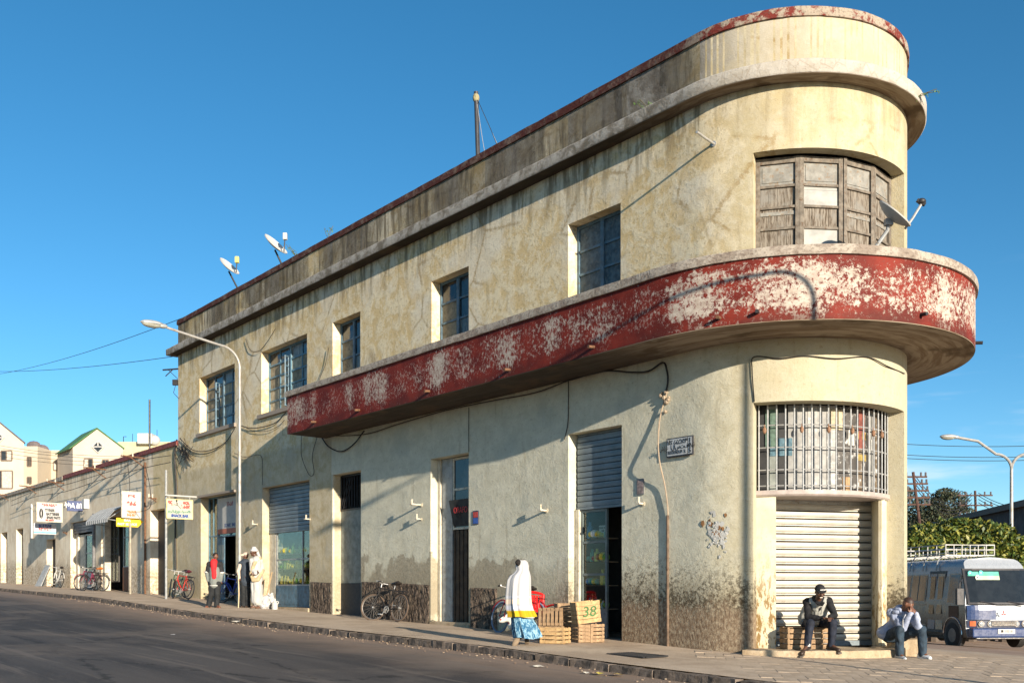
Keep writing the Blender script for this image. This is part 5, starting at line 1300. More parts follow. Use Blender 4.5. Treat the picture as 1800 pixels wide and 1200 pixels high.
# ---------------- distant apartment buildings (left) ----------------
APM = mat('cream_apartment_wall', (.52,.45,.36), .85, var=.06, scale=.4, bump=0)
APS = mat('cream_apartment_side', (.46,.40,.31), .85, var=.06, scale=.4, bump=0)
ROOFG = mat('green_metal_roof', (.08,.20,.06), .6, var=.15, scale=1)
WING = mat('far_window_glass', (.03,.035,.04), .15, bump=0)
WINF = mat('far_window_frame', (.16,.12,.09), .6, bump=0)
def gable(lab, x0, xa, x1, ye, ya, Z, depth, wins, side_to=None):
    t = thing('apartment_building', lab, 'building', P(x0, 1000, Z), group='cream apartment blocks beyond the low shops')
    a = [P(x0, 1010, Z), P(x1, 1010, Z), P(x1, ye, Z), P(xa, ya, Z), P(x0, ye, Z)]; dv = V((-depth*.173, depth*.21, 0)); b = [p+dv for p in a]
    mb = MB(); i = [mb.pt(p) for p in a+b]
    mb.face(i[:5]); mb.face(i[5:][::-1]); mb.face((i[0], i[5], i[9], i[4])); mb.face((i[1], i[2], i[7], i[6])); mb.build('wall', APM, t)
    mb = MB(); th = V((0,0,.13)); ov = V((0,-.25,0))
    for p, q in ((a[4], a[3]), (a[3], a[2])):
        e = (p-q).normalized() if p.z < q.z else (q-p).normalized()
        P0, Q0 = p+ov, q+ov
        if p.z < q.z: P0 = P0+(p-q).normalized()*.4
        else: Q0 = Q0+(q-p).normalized()*.4
        mb.hexa([P0, Q0, Q0+dv-ov, P0+dv-ov, P0+th, Q0+th, Q0+dv-ov+th, P0+dv-ov+th])
    mb.build('roof', ROOFG if x0 > 0 else mat('grey_metal_roof', (.12,.12,.13), .6), t)
    for w_ in wins: window_far(t, w_, Z)
    # diamond window
    return t
def window_far(t, w_, Z, nf=2):
    x0, x1, y0, y1 = w_; p = P(x0, y1, Z-.05); q = P(x1, y0, Z-.05); w2 = (q.x-p.x); h2 = q.z-p.z; c = (p+q)/2
    mb = MB()
    f = .12
    for dx_, dz, a_, b_ in ((0,h2/2,w2,f),(0,-h2/2,w2,f),(w2/2,0,f,h2-f),(-w2/2,0,f,h2-f),(0,0,f*.8,h2-f)): mb.box(c+V((dx_,-.02,dz)), (a_,.12,b_))
    fr = mb.build('window', WINF, t)
    for sgn in (-1, 1):
        mb = MB(); mb.box(c+V((sgn*w2/4, 0, 0)), (w2/2-f, .06, h2-f)); o = mb.build('pane', WING if (sgn+int(x0)) % 3 else mat('far_pale_blind', (.45,.42,.36), .6, bump=0), None, org=ORG[t.name]); o.location = (0,0,0); o.parent = fr
def diamond(t, cx, cy, rx, ry, Z):
    mb = MB(); c = P(cx, cy, Z-.06); s = Z/F; pts = [(-rx*s,0),(0,-ry*s),(rx*s,0),(0,ry*s)]
    i = [mb.pt(c+V((a, 0, b))) for a, b in pts]; mb.face(i); mb.build('diamond_window', WING, t)
    mb = MB(); 
    for k in range(4): mb.bar(c+V((pts[k][0], -.03, pts[k][1])), c+V((pts[(k+1) % 4][0], -.03, pts[(k+1) % 4][1])), .12)
    mb.bar(c+V((-rx*s,-.03,0)), c+V((rx*s,-.03,0)), .14); mb.bar(c+V((0,-.03,0)), c+V((0,-.03,ry*s)), .14); mb.build('window_frame', WHITE, t)
Zg = 130.0
t = gable('cream apartment block with a green roof and a diamond window in its gable', 128, 172, 216, 786, 753, Zg, 26, [(148,163,806,830),(180,191,808,830)]); diamond(t, 172.5, 785, 10.5, 10.5, Zg)
t = gable('nearest cream apartment gable cut by the left edge of the photo', -75, -24, 42, 776, 722, 120, 26, [(2,21,792,809),(-16,22,827,858)]); diamond(t, -4, 769, 11, 11, 120)
mid = thing('apartment_building', 'flat roofed cream wing between the two apartment gables', 'building', P(80, 1000, 140), group='cream apartment blocks beyond the low shops')
mb = MB(); a = P(42, 1010, 134); b = P(64, 1010, 137); c = P(113, 1010, 137)
def blk3(mb, x0, x1, y, Z, d): 
    p, q = P(x0, 1010, Z), P(x1, y, Z); mb.box(((p.x+q.x)/2, Z+d/2, (p.z+q.z)/2), (q.x-p.x, d, q.z-p.z))
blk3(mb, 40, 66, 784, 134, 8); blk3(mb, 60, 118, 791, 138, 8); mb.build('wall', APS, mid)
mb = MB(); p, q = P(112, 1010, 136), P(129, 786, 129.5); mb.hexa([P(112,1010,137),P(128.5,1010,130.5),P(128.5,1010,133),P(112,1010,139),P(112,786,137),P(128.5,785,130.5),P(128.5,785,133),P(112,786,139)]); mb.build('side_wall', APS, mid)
for w_ in ((48,55,803,819),(48,55,838,850)): window_far(mid, w_, 134)
for w_ in ((71,84,811,826),(94,107,811,826)): window_far(mid, w_, 138)
mb = MB(); 
for x, y, r in ((59,782,1.0),(64,788,.9),(72,789,1.1),(78,790,.7)): q = P(x, y, 140); mb.ell(q, (r, .4, r*.6), None, 10, 6)
mb.build('roof_tank', mat('far_dark_dish', (.12,.10,.10), .7, bump=0), mid)
hot = thing('apartment_building', 'pale yellow flat block with white water tanks on its roof', 'building', P(245, 1000, 150))
mb = MB(); blk3(mb, 207, 300, 776, 150, 10); blk3(mb, 216, 282, 790, 148, 2); mb.build('wall', mat('pale_yellow_block', (.46,.41,.27), .85, var=.15, scale=.5, bump=0), hot)
mb = MB(); q = P(258, 772, 150); mb.box(q, (2.2, 2, 1.6)); mb.build('white_tank', WHITE, hot, tidy=True, bevel=.1)
mb = MB(); mb.ell(P(272,774,150), (.8,.8,.8)); mb.build('round_tank', WHITE, hot, smooth=True)
mb = MB(); mb.box(P(249,771,150), (.8, 1, 1.6)); mb.build('tank_frame', mat('tank_green', (.12,.2,.14), .7, bump=0), hot)
mb = MB(); mb.tube([P(217,776,150), P(217,767,150), P(222,767,150)], .06, 5); mb.tube([P(233,776,150), P(233,762,150)], .04, 5); mb.tube([P(276,772,150), P(276,755,150)], .04, 5); mb.build('aerial', BLACKM, hot)
# ---------------- overhead wires, left ----------------
def wire(lab, pts, r=.012, m=CABLE, grp='overhead wires'):
    mb = MB(); mb.tube(pts, r, 5); o = mb.build('overhead_wire', m, None, org=pts[0]); return tag(o, lab, 'overhead wire', grp)
def sag(p, q, s, n=14): return [V(p).lerp(V(q), k/n)-V((0,0,s*4*(k/n)*(1-k/n))) for k in range(n+1)]
e = W(UE, .2, zy(628, UE)); wire('lower wire running left across the sky from the tall building', sag(e, P(-40, 652, 60), .2))
e = W(ux(372), -.3, 9.75); wire('upper wire rising from the left edge to the far roof', sag(e, P(-60, 664, 70), .5))
for k, (ya, yb) in enumerate(((779,802),(784,806),(791,812),(798,818))): wire(['topmost','second','third','lowest'][k]+' thin wire crossing in front of the cream apartments', sag(P(-20, ya, 75), P(260, yb, 66), .3), .014)
# ---------------- power poles, wires, trees, shed on the right ----------------
PWD = mat('creosoted_pole', (.07,.035,.025), .8, var=.3)
def ppole(lab, x, ytop, xb, yb, Z, rows, half=.9):
    p, q = P(x, ytop, Z), P(xb, yb, Z); t = thing('power_pole', lab, 'power pole', (q.x, q.y, -2), group='wooden power poles'); d = (q-p).normalized(); bot = p+d*((p.z+2)/(-d.z))
    mb = MB(); mb.tube([bot, p], [.13, .09], 8); mb.build('pole', PWD, t, smooth=True)
    for k in range(rows):
        c = p+d*(.35+.75*k if rows < 5 else .3+.42*k); mb = MB(); mb.box(c, (half*2, .1, .1)); mb.build('crossarm', PWD, t)
        for sgn in (-.9, -.55, .55, .9):
            mb = MB(); mb.tube([c+V((sgn*half, 0, .05)), c+V((sgn*half, 0, .28))], .06, 6); mb.build('insulator', mat('dark_insulator', (.10,.09,.09), .4), t)
    return p
pa = ppole('leaning power pole with many crossarms right beside the corner', 1605, 829, 1617, 925, 60, 5, .8)
pb = ppole('farther power pole with three crossarms above the hedge', 1714, 862, 1716, 925, 75, 3, 1.3)
for k, (ya, yb, y2) in enumerate(((836,866,885),(842,871,892),(850,877,897),(856,883,900))):
    wire(['top','second','third','lowest'][k]+' power line strung between the two wooden poles', sag(P(1609, ya, 60), P(1708, yb, 75), 1.2), .025)
    wire(['top','second','third','lowest'][k]+' power line running right from the farther pole', sag(P(1720, yb, 75), P(1900, yb+2, 62), 1.0), .025)
for y in (774, 793, 799): wire({774:'upper',793:'middle',799:'lower'}[y]+' high wire crossing the sky behind the building at right', sag(P(1500, y-1, 50), P(1950, y+1, 50), .3), .016)
# shed
sh_ = thing('warehouse', 'long dark shed with a low roof at the right edge', 'building', P(1800, 1000, 52))
mb = MB(); SHD = mat('dark_shed_wall', (.055,.045,.045), .9, var=.4, scale=.8, dirt=(.12,.09,.08))  # very dark brown wall with lighter patches
f = [P(1600, 1040, 90), P(1905, 1040, 46), P(1905, 868, 46), P(1600, 935, 90)]; off = V((9, 9, 0)); i = [mb.pt(p) for p in f+[p+off for p in f]]
mb.face(i[:4]); mb.face((i[4], i[7], i[6], i[5])); mb.face((i[0], i[3], i[7], i[4])); mb.face((i[1], i[5], i[6], i[2])); mb.build('wall', SHD, sh_)
mb = MB(); a, b = f[3], f[2]; mb.hexa([a+V((-.4,-.4,0)), b+V((-.4,-.4,0)), b+off, a+off, a+V((-.4,-.4,.35)), b+V((-.4,-.4,.35)), b+off+V((0,0,.9)), a+off+V((0,0,.9))]); mb.build('roof', mat('shed_roof', (.10,.075,.06), .8), sh_)
for k in range(4):
    a = f[3].lerp(f[2], .45+.14*k); mb = MB(); mb.box(V((a.x, a.y, a.z/2))+V((-.08,-.08,0)), (.25,.25,a.z-.4)); mb.build('pilaster', SHD, sh_)
# trees: many small leaf faces round a few limbs
def leaf_cloud(mb, c, r, n, s, seed, sq=.75, up=.3):
    random.seed(seed)
    for _ in range(n):
        while True:
            p = V((random.uniform(-1,1), random.uniform(-1,1), random.uniform(-1,1)))
            if .25 < p.length < 1: break
        p = p*(p.length**-.35); q = V((p.x*r[0], p.y*r[1], p.z*r[2]))
        q *= 1+.28*NZ.noise(V(c)*.3+p*2.2)
        a = V((random.gauss(0,1), random.gauss(0,1), random.gauss(0,1)+up)).normalized(); b = a.orthogonal().normalized(); b = M.Rotation(random.random()*6.28, 3, a) @ b
        e = s*random.uniform(.6, 1.4); z = V(c)+q; k = e*.42
        mb.quad(z-b*e, z+a.cross(b)*k, z+b*e, z-a.cross(b)*k, None, random.randrange(3))
def tree(lab, base, blobs, leaf_s, mats, trunk_h, seed, n=1, name='tree', grp=None):
    t = thing(name, lab, 'tree', base, group=grp); b = V(base); mb = MB(); lf = MB()
    for i, (dx_, dy_, dz, r, cnt) in enumerate(blobs):
        c = b+V((dx_, dy_, dz)); leaf_cloud(lf, c, (r, r, r*.72), cnt, leaf_s, seed+i)
        m1 = b+V((dx_*.15, dy_*.15, trunk_h)); mb.tube([m1, m1.lerp(c, .5)+V((0,0,-r*.15)), c], [.12, .08, .03], 6)
    mb.tube([b+V((0,0,-.5)), b+V((.05,0,trunk_h*.5)), b+V((0,0,trunk_h))], [.24, .18, .13], 8)
    mb.build('trunk', mat('tree_bark', (.09,.07,.055), .9), t, smooth=True); o = lf.build('crown', mats, t); o['kind'] = 'stuff'; return t
LC = [mat('citrus_leaf_dark', (.032,.06,.012), .5, var=.3, bump=0), mat('citrus_leaf_mid', (.085,.115,.018), .5, var=.3, bump=0), mat('citrus_leaf_light', (.18,.18,.028), .5, var=.25, bump=0)]
LE = [mat('eucalyptus_leaf_dark', (.022,.032,.018), .7, var=.3, bump=0), mat('eucalyptus_leaf_mid', (.04,.055,.028), .7, var=.3, bump=0), mat('eucalyptus_leaf_brown', (.06,.055,.028), .7, var=.3, bump=0)]
for i, (x, y, r, Z) in enumerate(((1612,935,1.3,37),(1640,926,1.45,37.5),(1672,918,1.55,38),(1706,917,1.55,38),(1738,925,1.4,38.5),(1764,940,1.25,38))):
    c = P(x, y, Z); g = G(c.x, c.y); b = (c.x, c.y, g); h = c.z-g-.95; r *= .92
    tree(['leftmost leafy bush tree of the hedge behind the minibus','second leafy bush tree of the hedge, behind the roof rack end','third bush tree of the hedge below the round eucalyptus','tallest middle bush tree of the hedge below the farther power pole','fifth bush tree of the hedge against the dark shed','rightmost bush tree of the hedge behind the double lamp'][i], b,
         [(0,0,h,r,3200),(-.8,.2,h-.5,r*.8,1900),(.8,-.2,h-.6,r*.8,1900),(.1,-.4,h-1.4,r*1.1,2300),(random.uniform(-.5,.5),0,h+.6,r*.5,800),(random.uniform(-1,1),-.3,h+.35,r*.4,500)], .105, LC, h-1.6, 100+i*10, name='bush_tree', grp='bushy trees behind the minibus')
for i, (x, y, Z, bl_) in enumerate(((1610,905,110,[(-1,0,0,3.2,1600),(1.5,0,-1.5,2.4,900),(-2,0,2.2,1.8,500)]),(1632,905,105,[(0,0,0,2.6,1300),(1.6,0,-1.2,1.8,700),(-1.2,0,-1.4,2.0,800)]),(1667,889,105,[(0,0,.3,2.0,1300),(-1.6,0,-.6,1.4,600),(1.4,0,-.9,1.3,600),(2.2,0,-1.9,.9,300),(-.4,0,1.2,1.0,350),(-2.5,0,-1.6,1.3,500)]))):
    c = P(x, y, Z); tree(['dark eucalyptus tree close to the wall of the corner building','dark eucalyptus tree between the leaning pole and the round crowned one','tall round crowned eucalyptus tree with gaps of sky'][i], (c.x, c.y, -1), [(a_, b_, c.z+1+c_, r_, int(n_*1.5)) for a_, b_, c_, r_, n_ in bl_], .16, LE, c.z-2.2, 200+i*10, name='eucalyptus_tree', grp='far eucalyptus trees')
q = P(1708, 918, 70); t = thing('roof_top', 'small terracotta roof peeping over the hedge by the farther pole', 'roof', (q.x, q.y, q.z-2))
mb = MB(); mb.hexa([q+V((-.8,0,-3)), q+V((.8,0,-3)), q+V((.8,2,-3)), q+V((-.8,2,-3)), q+V((-.8,0,-.2)), q+V((.8,0,-.2)), q+V((.5,2,.3)), q+V((-.5,2,.3))]); mb.build('tiles', mat('terracotta', (.40,.18,.10), .8), t)
# ---------------- people ----------------
def caps(mb, p, q, r1, r2, n=12):
    p, q = V(p), V(q); d = (q-p); L = d.length
    if L < 1e-5: mb.ell(p, (r1, r1, r1), None, n, 8); return
    d.normalize(); pts = []; rs = []
    for k in range(5): a = pi/2*(1-k/4); pts.append(p-d*(r1*sin(a))); rs.append(max(r1*cos(a), .0008))
    for k in range(1, 5): a = pi/2*k/4; pts.append(q+d*(r2*sin(a))); rs.append(max(r2*cos(a), .0008))
    pts.insert(5, q); rs.insert(5, r2)
    mb.tube(pts, rs, n)
def fuse(mb, name, m, parent, voxel=.011, it=3, fold=0.0, fsc=9.0, local=False, seed=0, stretch=(1,1,1)):
    """one continuous surface out of overlapping volumes"""
    o = mb.build('tmp_fuse', m, None, org=(0,0,0))
    r = o.modifiers.new('r', 'REMESH'); r.mode = 'VOXEL'; r.voxel_size = voxel
    s = o.modifiers.new('s', 'SMOOTH'); s.iterations = it; s.factor = .5
    bpy.context.view_layer.update(); dg = bpy.context.evaluated_depsgraph_get()
    me = bpy.data.meshes.new_from_object(o.evaluated_get(dg)); bpy.data.objects.remove(o); me.name = name
    if fold:
        ns = [v_.normal.copy() for v_ in me.vertices]
        for v_, n_ in zip(me.vertices, ns):
            p = v_.co; q = V((p.x*stretch[0], p.y*stretch[1], p.z*stretch[2]))*fsc+V((seed*3.1, 0, 0))
            f_ = NZ.noise(q)+.5*NZ.noise(q*2.3); v_.co = p+n_*(fold*(f_-abs(f_)*.4))
    off = ORG[parent.name]
    if off.length: me.transform(M.Translation(-off))
    for p_ in me.polygons: p_.use_smooth = True
    ob = bpy.data.objects.new(name, me); COL.objects.link(ob); ob.parent = parent; ORG[ob.name] = off; return ob
SKIN = mat('dark_brown_skin', (.085,.038,.022), .48, var=.12, bump=.05, spec=.5)
SKIN2 = mat('warm_brown_skin', (.13,.055,.03), .48, var=.12, bump=.05, spec=.5)
HAIR = mat('black_hair', (.012,.010,.009), .85, bump=.6, bs=120)
EYEW = mat('eye_white', (.6,.57,.52), .3, bump=0); TEETH = mat('teeth', (.7,.66,.58), .4, bump=0)
def hand(mb, w_, d, n, curl=.5, s=1.0, thumb=1):
    """palm, four unequal bent fingers and a thumb leaving the side of the palm"""
    d = V(d).normalized(); n = V(n); n = (n-d*n.dot(d)).normalized(); x = d.cross(n)
    w_ = V(w_); c = w_+d*.045*s
    rot = M((x, n, d)).transposed(); mb.ell(c, (.038*s, .017*s, .052*s), rot, 10, 8); caps(mb, w_-d*.02, w_+d*.02, .026*s, .026*s, 8)
    for k, L in enumerate((.070, .080, .075, .058)):
        p = w_+d*.080*s+x*(-.027+.018*k)*s; q = p+(d*cos(curl*.6)+n*sin(curl*.6))*L*.5*s; r = q+(d*cos(curl*1.6)+n*sin(curl*1.6))*L*.5*s
        caps(mb, p-d*.02, q, .0095*s, .0088*s, 8); caps(mb, q, r, .0088*s, .0078*s, 8)
    p = w_+d*.03*s-x*.03*s*thumb; q = p+(d*.6-x*.65*thumb+n*.3).normalized()*.038*s; r = q+(d*.9-x*.1*thumb+n*.45).normalized()*.032*s
    caps(mb, p, q, .012*s, .0105*s, 8); caps(mb, q, r, .0105*s, .009*s, 8)
def head(mb, c, fwd, up, s=1.0):
    c = V(c); f = V(fwd).normalized(); u = V(up); u = (u-f*u.dot(f)).normalized(); x = f.cross(u); rot = M((x, f, u)).transposed()
    mb.ell(c+u*.02*s, (.074*s, .092*s, .100*s), rot, 18, 14); mb.ell(c-u*.045*s+f*.022*s, (.054*s, .064*s, .062*s), rot, 14, 10)
    mb.ell(c-u*.088*s+f*.062*s, (.022*s, .02*s, .018*s), rot, 10, 8)
    caps(mb, c+f*.084*s+u*.022*s, c+f*.104*s-u*.018*s, .009*s, .015*s, 8)
    for sg in (-1, 1):
        mb.ell(c+x*sg*.076*s-f*.004*s+u*.0*s, (.010*s, .020*s, .030*s), rot, 8, 8); mb.ell(c+x*sg*.014*s+f*.092*s-u*.022*s, (.010*s,.010*s,.008*s), rot, 8, 6)
        mb.ell(c+x*sg*.045*s+f*.062*s-u*.01*s, (.022*s,.02*s,.018*s), rot, 8, 6); caps(mb, c+x*sg*.012*s+f*.084*s+u*.036*s, c+x*sg*.05*s+f*.068*s+u*.036*s, .009*s, .008*s, 6)
    caps(mb, c-x*.02*s+f*.082*s-u*.052*s, c+x*.02*s+f*.082*s-u*.052*s, .009*s, .009*s, 8); caps(mb, c-x*.016*s+f*.080*s-u*.065*s, c+x*.016*s+f*.080*s-u*.065*s, .009*s, .009*s, 8)
    return rot
def face_bits(t, c, fwd, up, s=1.0, smile=False):
    f = V(fwd).normalized(); u = V(up); u = (u-f*u.dot(f)).normalized(); x = f.cross(u); c = V(c)
    mb = MB()
    for sg in (-1, 1): mb.ell(c+x*sg*.032*s+f*.079*s+u*.018*s, (.012*s,.009*s,.007*s), M((x, f, u)).transposed(), 8, 6)
    mb.build('eyes', EYEW, t, smooth=True); mb = MB()
    for sg in (-1, 1): mb.ell(c+x*sg*.032*s+f*.086*s+u*.018*s, (.006*s,.004*s,.006*s), M((x, f, u)).transposed(), 8, 6)
    mb.build('pupils', INKK, t)
    if smile: mb = MB(); caps(mb, c-x*.018*s+f*.089*s-u*.058*s, c+x*.018*s+f*.089*s-u*.058*s, .006*s, .006*s, 6); mb.build('teeth', TEETH, t)
def figure(lab, J, skin, fwd, up=(0,0,1), k=1.0, torso_r=(.12,.13,.11), smile=False, nm='person', base=None, hands=True):
    """J: joint positions. one continuous body"""
    base = base if base is not None else (J['anL']+J['anR'])/2; t = thing(nm, lab, 'person', tuple(base)); mb = MB()
    hc = J['head']; nk = J['neck']; ch = (J['shL']+J['shR'])/2; pv = (J['hpL']+J['hpR'])/2; mid = ch.lerp(pv, .5)+J.get('belly', V((0,0,0)))
    head(mb, hc, fwd, up, k); caps(mb, nk, hc-V(up)*.03*k, .052*k, .048*k)
    caps(mb, ch, mid, torso_r[0]*k, torso_r[1]*k*.9); caps(mb, mid, pv, torso_r[1]*k*.9, torso_r[2]*k*1.05); caps(mb, J['shL'], J['shR'], .062*k, .062*k); caps(mb, ch, nk, .09*k, .055*k); caps(mb, J['hpL'], J['hpR'], .10*k, .10*k)
    for s in 'LR':
        caps(mb, J['sh'+s], J['el'+s], .052*k, .040*k); caps(mb, J['el'+s], J['wr'+s], .040*k, .026*k)
        caps(mb, J['hp'+s], J['kn'+s], .082*k, .054*k); caps(mb, J['kn'+s], J['an'+s], .056*k, .035*k); caps(mb, J['an'+s], J['to'+s], .036*k, .026*k)
        if 'hd'+s in J: hand(mb, J['wr'+s], J['hd'+s]-J['wr'+s], J.get('hn'+s, V((0,-1,0))), J.get('cu'+s, .6), k, J.get('th'+s, 1))
    fuse(mb, 'body', skin, t, .0085, 2); face_bits(t, hc, fwd, up, k, smile); return t
def shell(t, J, name, m, parts, k=1.0, fold=.008, fsc=11, voxel=.011, stretch=(1,1,1), seed=0):
    mb = MB()
    for p in parts: caps(mb, *[J[q] if isinstance(q, str) else q for q in p[:2]], p[2]*k, p[3]*k)
    return fuse(mb, name, m, t, voxel, 3, fold, fsc, stretch=stretch, seed=seed)
def mids(J): J['ch'] = (J['shL']+J['shR'])/2; J['pv'] = (J['hpL']+J['hpR'])/2; J['mid'] = J['ch'].lerp(J['pv'], .5)+J.get('belly', V((0,0,0))); return J
def shoe(t, a, to, m, sole, k=1.0, name='shoe'):
    a, to = V(a), V(to); d = (to-a); d.z *= 1; d.normalize(); mb = MB(); h = a-d*.05*k
    caps(mb, h, to, .042*k, .036*k); caps(mb, a+V((0,0,.03)), a-d*.03, .043*k, .043*k); s = fuse(mb, name, m, t, .009, 2)
    mb = MB(); low = V((0,0,-.034*k)); x = d.cross(V((0,0,1))).normalized()
    pts = [h-d*.035*k-x*.03*k, to+d*.035*k-x*.034*k, to+d*.05*k, to+d*.035*k+x*.034*k, h-d*.035*k+x*.03*k]; i = len(mb.v)
    for z_ in (-.012, .012):
        for p in pts: mb.pt(p+low+V((0,0,z_)))
    mb.face((4,3,2,1,0)); mb.face((5,6,7,8,9))
    for q in range(5): mb.face((q, (q+1) % 5, 5+(q+1) % 5, 5+q))
    o = mb.build('sole', sole, None, org=ORG[t.name]); o.location = (0,0,0); o.parent = s
# seated man with the cap
ZB = 16.35
def p1(x, y, dz=0): return P(x, y, ZB+dz)
J = mids(dict(head=p1(1441,1040,.02), neck=p1(1438,1056,.16), shL=p1(1419,1057,.30), shR=p1(1456,1056,.22), elL=p1(1420,1083,.14), elR=p1(1467,1080,.12), wrL=p1(1446,1086,-.02), wrR=p1(1459,1083,-.04), hdL=p1(1458,1085,-.12), hdR=p1(1457,1094,-.12),
  hpL=p1(1420,1094,.50), hpR=p1(1440,1094,.50), knL=p1(1424,1095,.02), knR=p1(1464,1094,.0), anL=p1(1419,1134,.02), anR=p1(1461,1133,.06), toL=p1(1409,1148,-.12), toR=p1(1474,1142,-.10), hnL=V((0,-.3,-1)), hnR=V((-.3,-.6,.3))))
fw = V((.10,-.86,-.42)); t = figure('seated man in a black cap and pale grey vest resting on a fruit crate', J, SKIN, fw, (0,-.35,.9), .98, smile=True, base=p1(1440,1143,.1))
BLK = mat('black_sweater', (.007,.007,.009), .85, var=.3, scale=12, bump=.4, bs=150); VEST = mat('pale_grey_vest', (.33,.33,.30), .85, var=.12, scale=10, bump=.3); JEAN = mat('dark_blue_jeans', (.009,.013,.026), .8, var=.35, scale=10, bump=.4, bs=120)
shell(t, J, 'sweater', BLK, [('shL','elL',.070,.056),('elL','wrL',.056,.042),('shR','elR',.070,.056),('elR','wrR',.056,.042),('shL','shR',.078,.078),('ch','mid',.125,.125),('neck','ch',.07,.10)], fold=.012)
J['c1'] = J['ch'].lerp(J['mid'], .15)+V((0,-.03,0)); J['c2'] = J['pv']+V((.0,-.12,.06)); J['vl'] = J['shL'].lerp(J['ch'], .35); J['vr'] = J['shR'].lerp(J['ch'], .35); J['hl'] = J['hpL']+V((-.06,.02,.06)); J['hr'] = J['hpR']+V((.02,-.02,.05))
shell(t, J, 'vest', VEST, [('vl','hl',.085,.115),('vr','hr',.080,.10),('vl','vr',.085,.085),('c1','c2',.12,.11),('mid','pv',.15,.14)], fold=.016, fsc=9)
mb = MB(); a = J['ch']+V((.012,-.135,.0)); b = J['c2']+V((.02,-.125,.03)); mb.bar(a, a.lerp(b, .75), .05, .02); mb.build('zip_opening', BLK, t)
mb = MB(); mb.bar(J['neck']+V((-.06,-.06,-.02)), J['neck']+V((.01,-.11,-.07)), .05, .02); mb.bar(J['neck']+V((.07,-.05,-.02)), J['neck']+V((.02,-.11,-.07)), .05, .02); mb.build('collar', BLK, t)
shell(t, J, 'trousers', JEAN, [('hpL','knL',.105,.078),('knL','anL',.075,.058),('hpR','knR',.105,.078),('knR','anR',.075,.058),('hpL','hpR',.125,.125)], fold=.012, stretch=(1,1,.5))
BOOT = mat('dark_leather', (.035,.022,.015), .5, var=.3); SOLE = mat('worn_sole', (.10,.085,.07), .8)
shoe(t, J['anL']+V((0,-.0,-.04)), J['toL'], BOOT, SOLE, 1.05); shoe(t, J['anR']+V((0,0,-.04)), J['toR'], BOOT, SOLE, 1.1)
mb = MB(); mb.tube([J['anL']+V((0,0,.035)), J['anL']+V((0,0,-.01))], .053, 12); mb.build('sock', WHITE, t, smooth=True)
f = fw.normalized(); u = V((0,-.35,.9)); u = (u-f*u.dot(f)).normalized(); x = f.cross(u); rot = M((x, f, u)).transposed(); hc = J['head']
mb = MB(); mb.ell(hc+u*.035-f*.005, (.086,.104,.100), rot, 20, 12, zmin=0); cap = mb.build('cap', mat('black_cap_cloth', (.010,.010,.012), .8, bump=.3), t, smooth=True)
mb = MB(); n = 10; i = len(mb.v)
for s_ in (0, .008):
    for q in range(n+1): a = pi*q/n; mb.pt(hc+u*(.055+s_-.01*sin(a))+x*(.082*cos(a))+f*(.05+.085*sin(a)))
mb.face(list(range(n+1))); mb.face(list(range(n+1, 2*n+2))[::-1])
for q in range(n): mb.face((q, q+1, n+2+q, n+1+q))
o = mb.build('cap_brim', mat('black_cap_cloth', (0,0,0)), None, org=ORG[t.name]); o.location = (0,0,0); o.parent = cap
r2 = M((-x, u, f)).transposed()
r2 = M((x*-1, (u-f*.35).normalized(), ((x*-1).cross((u-f*.35).normalized())))).transposed()
cp_ = hc+u*.088+f*.098
xr = -x if (-x).x > 0 else x; yy = (u-f*.30).normalized(); zz = xr.cross(yy)
if zz.dot(f) < 0: xr = -xr; zz = xr.cross(yy)
text('ACROSS', 'cap_lettering', .030, INKW, t, cp_+zz*.004+yy*.0, M((xr, yy, zz)).transposed(), ext=.003, sx=.8, off=.0005)
# his crate
def crate(lab, loc, rz, w_, d, h, m, slats=4, ends=2, solid=False, tilt=(0,0), group='wooden fruit crates', cat='crate', gap=.25, openup=True, paint=None, vertical=False):
    t = thing('wooden_crate', lab, cat, loc, rz, group, local=True); t.rotation_euler = (tilt[0], tilt[1], rz); th = .012
    def piece(nm, c, sz, first={}):
        mb = MB(); mb.box((0,0,0), sz); key = (round(sz[0], 3), round(sz[1], 3), round(sz[2], 3), m.name)
        if key in first: o = first[key].copy(); COL.objects.link(o)
        else: o = mb.build(nm, m, None, org=(0,0,0)); first[key] = o
        o.name = nm; o.parent = t; o.matrix_local = M.Translation(V(c)+V([random.uniform(-.002,.002) for _ in range(3)])) @ Euler((random.uniform(-.01,.01), random.uniform(-.012,.012), random.uniform(-.01,.01))).to_matrix().to_4x4()
    for sx_ in (-1, 1):
        for sy_ in (-1, 1): piece('corner_post', (sx_*(w_/2-.018), sy_*(d/2-.018), h/2), (.03,.03,h))
    if vertical:
        nn = max(5, int(w_/.075)); sw = w_/nn*(1-gap)
        for k in range(nn):
            for sy_ in (-1, 1): piece('slat', (-w_/2+w_*(k+.5)/nn, sy_*(d/2+th/2-.002), h/2), (sw, th, h))
        for sy_ in (-1, 1):
            for zz in (.03, h-.03): piece('rail', (0, sy_*(d/2-.012), zz), (w_, th, .045))
    else:
        sh2 = h/slats*(1-gap)
        for k in range(slats):
            z = h*(k+.5)/slats
            for sy_ in (-1, 1): piece('slat', (0, sy_*(d/2+th/2-.002), z), (w_, th, sh2))
            for sx_ in (-1, 1): piece('slat', (sx_*(w_/2+th/2-.002), 0, z), (th, d-.004, sh2))
    n = 5
    for k in range(n): piece('slat', (0, -d/2+d*(k+.5)/n, .008), (w_-.04, d/n*.75, th))
    if not openup:
        for k in range(n): piece('slat', (0, -d/2+d*(k+.5)/n, h+.002), (w_, d/n*.8, th))
    if ends == 3: piece('brace', (0, -d/2-th*1.5, h/2), (.05, th, h))
    return t
random.seed(9)
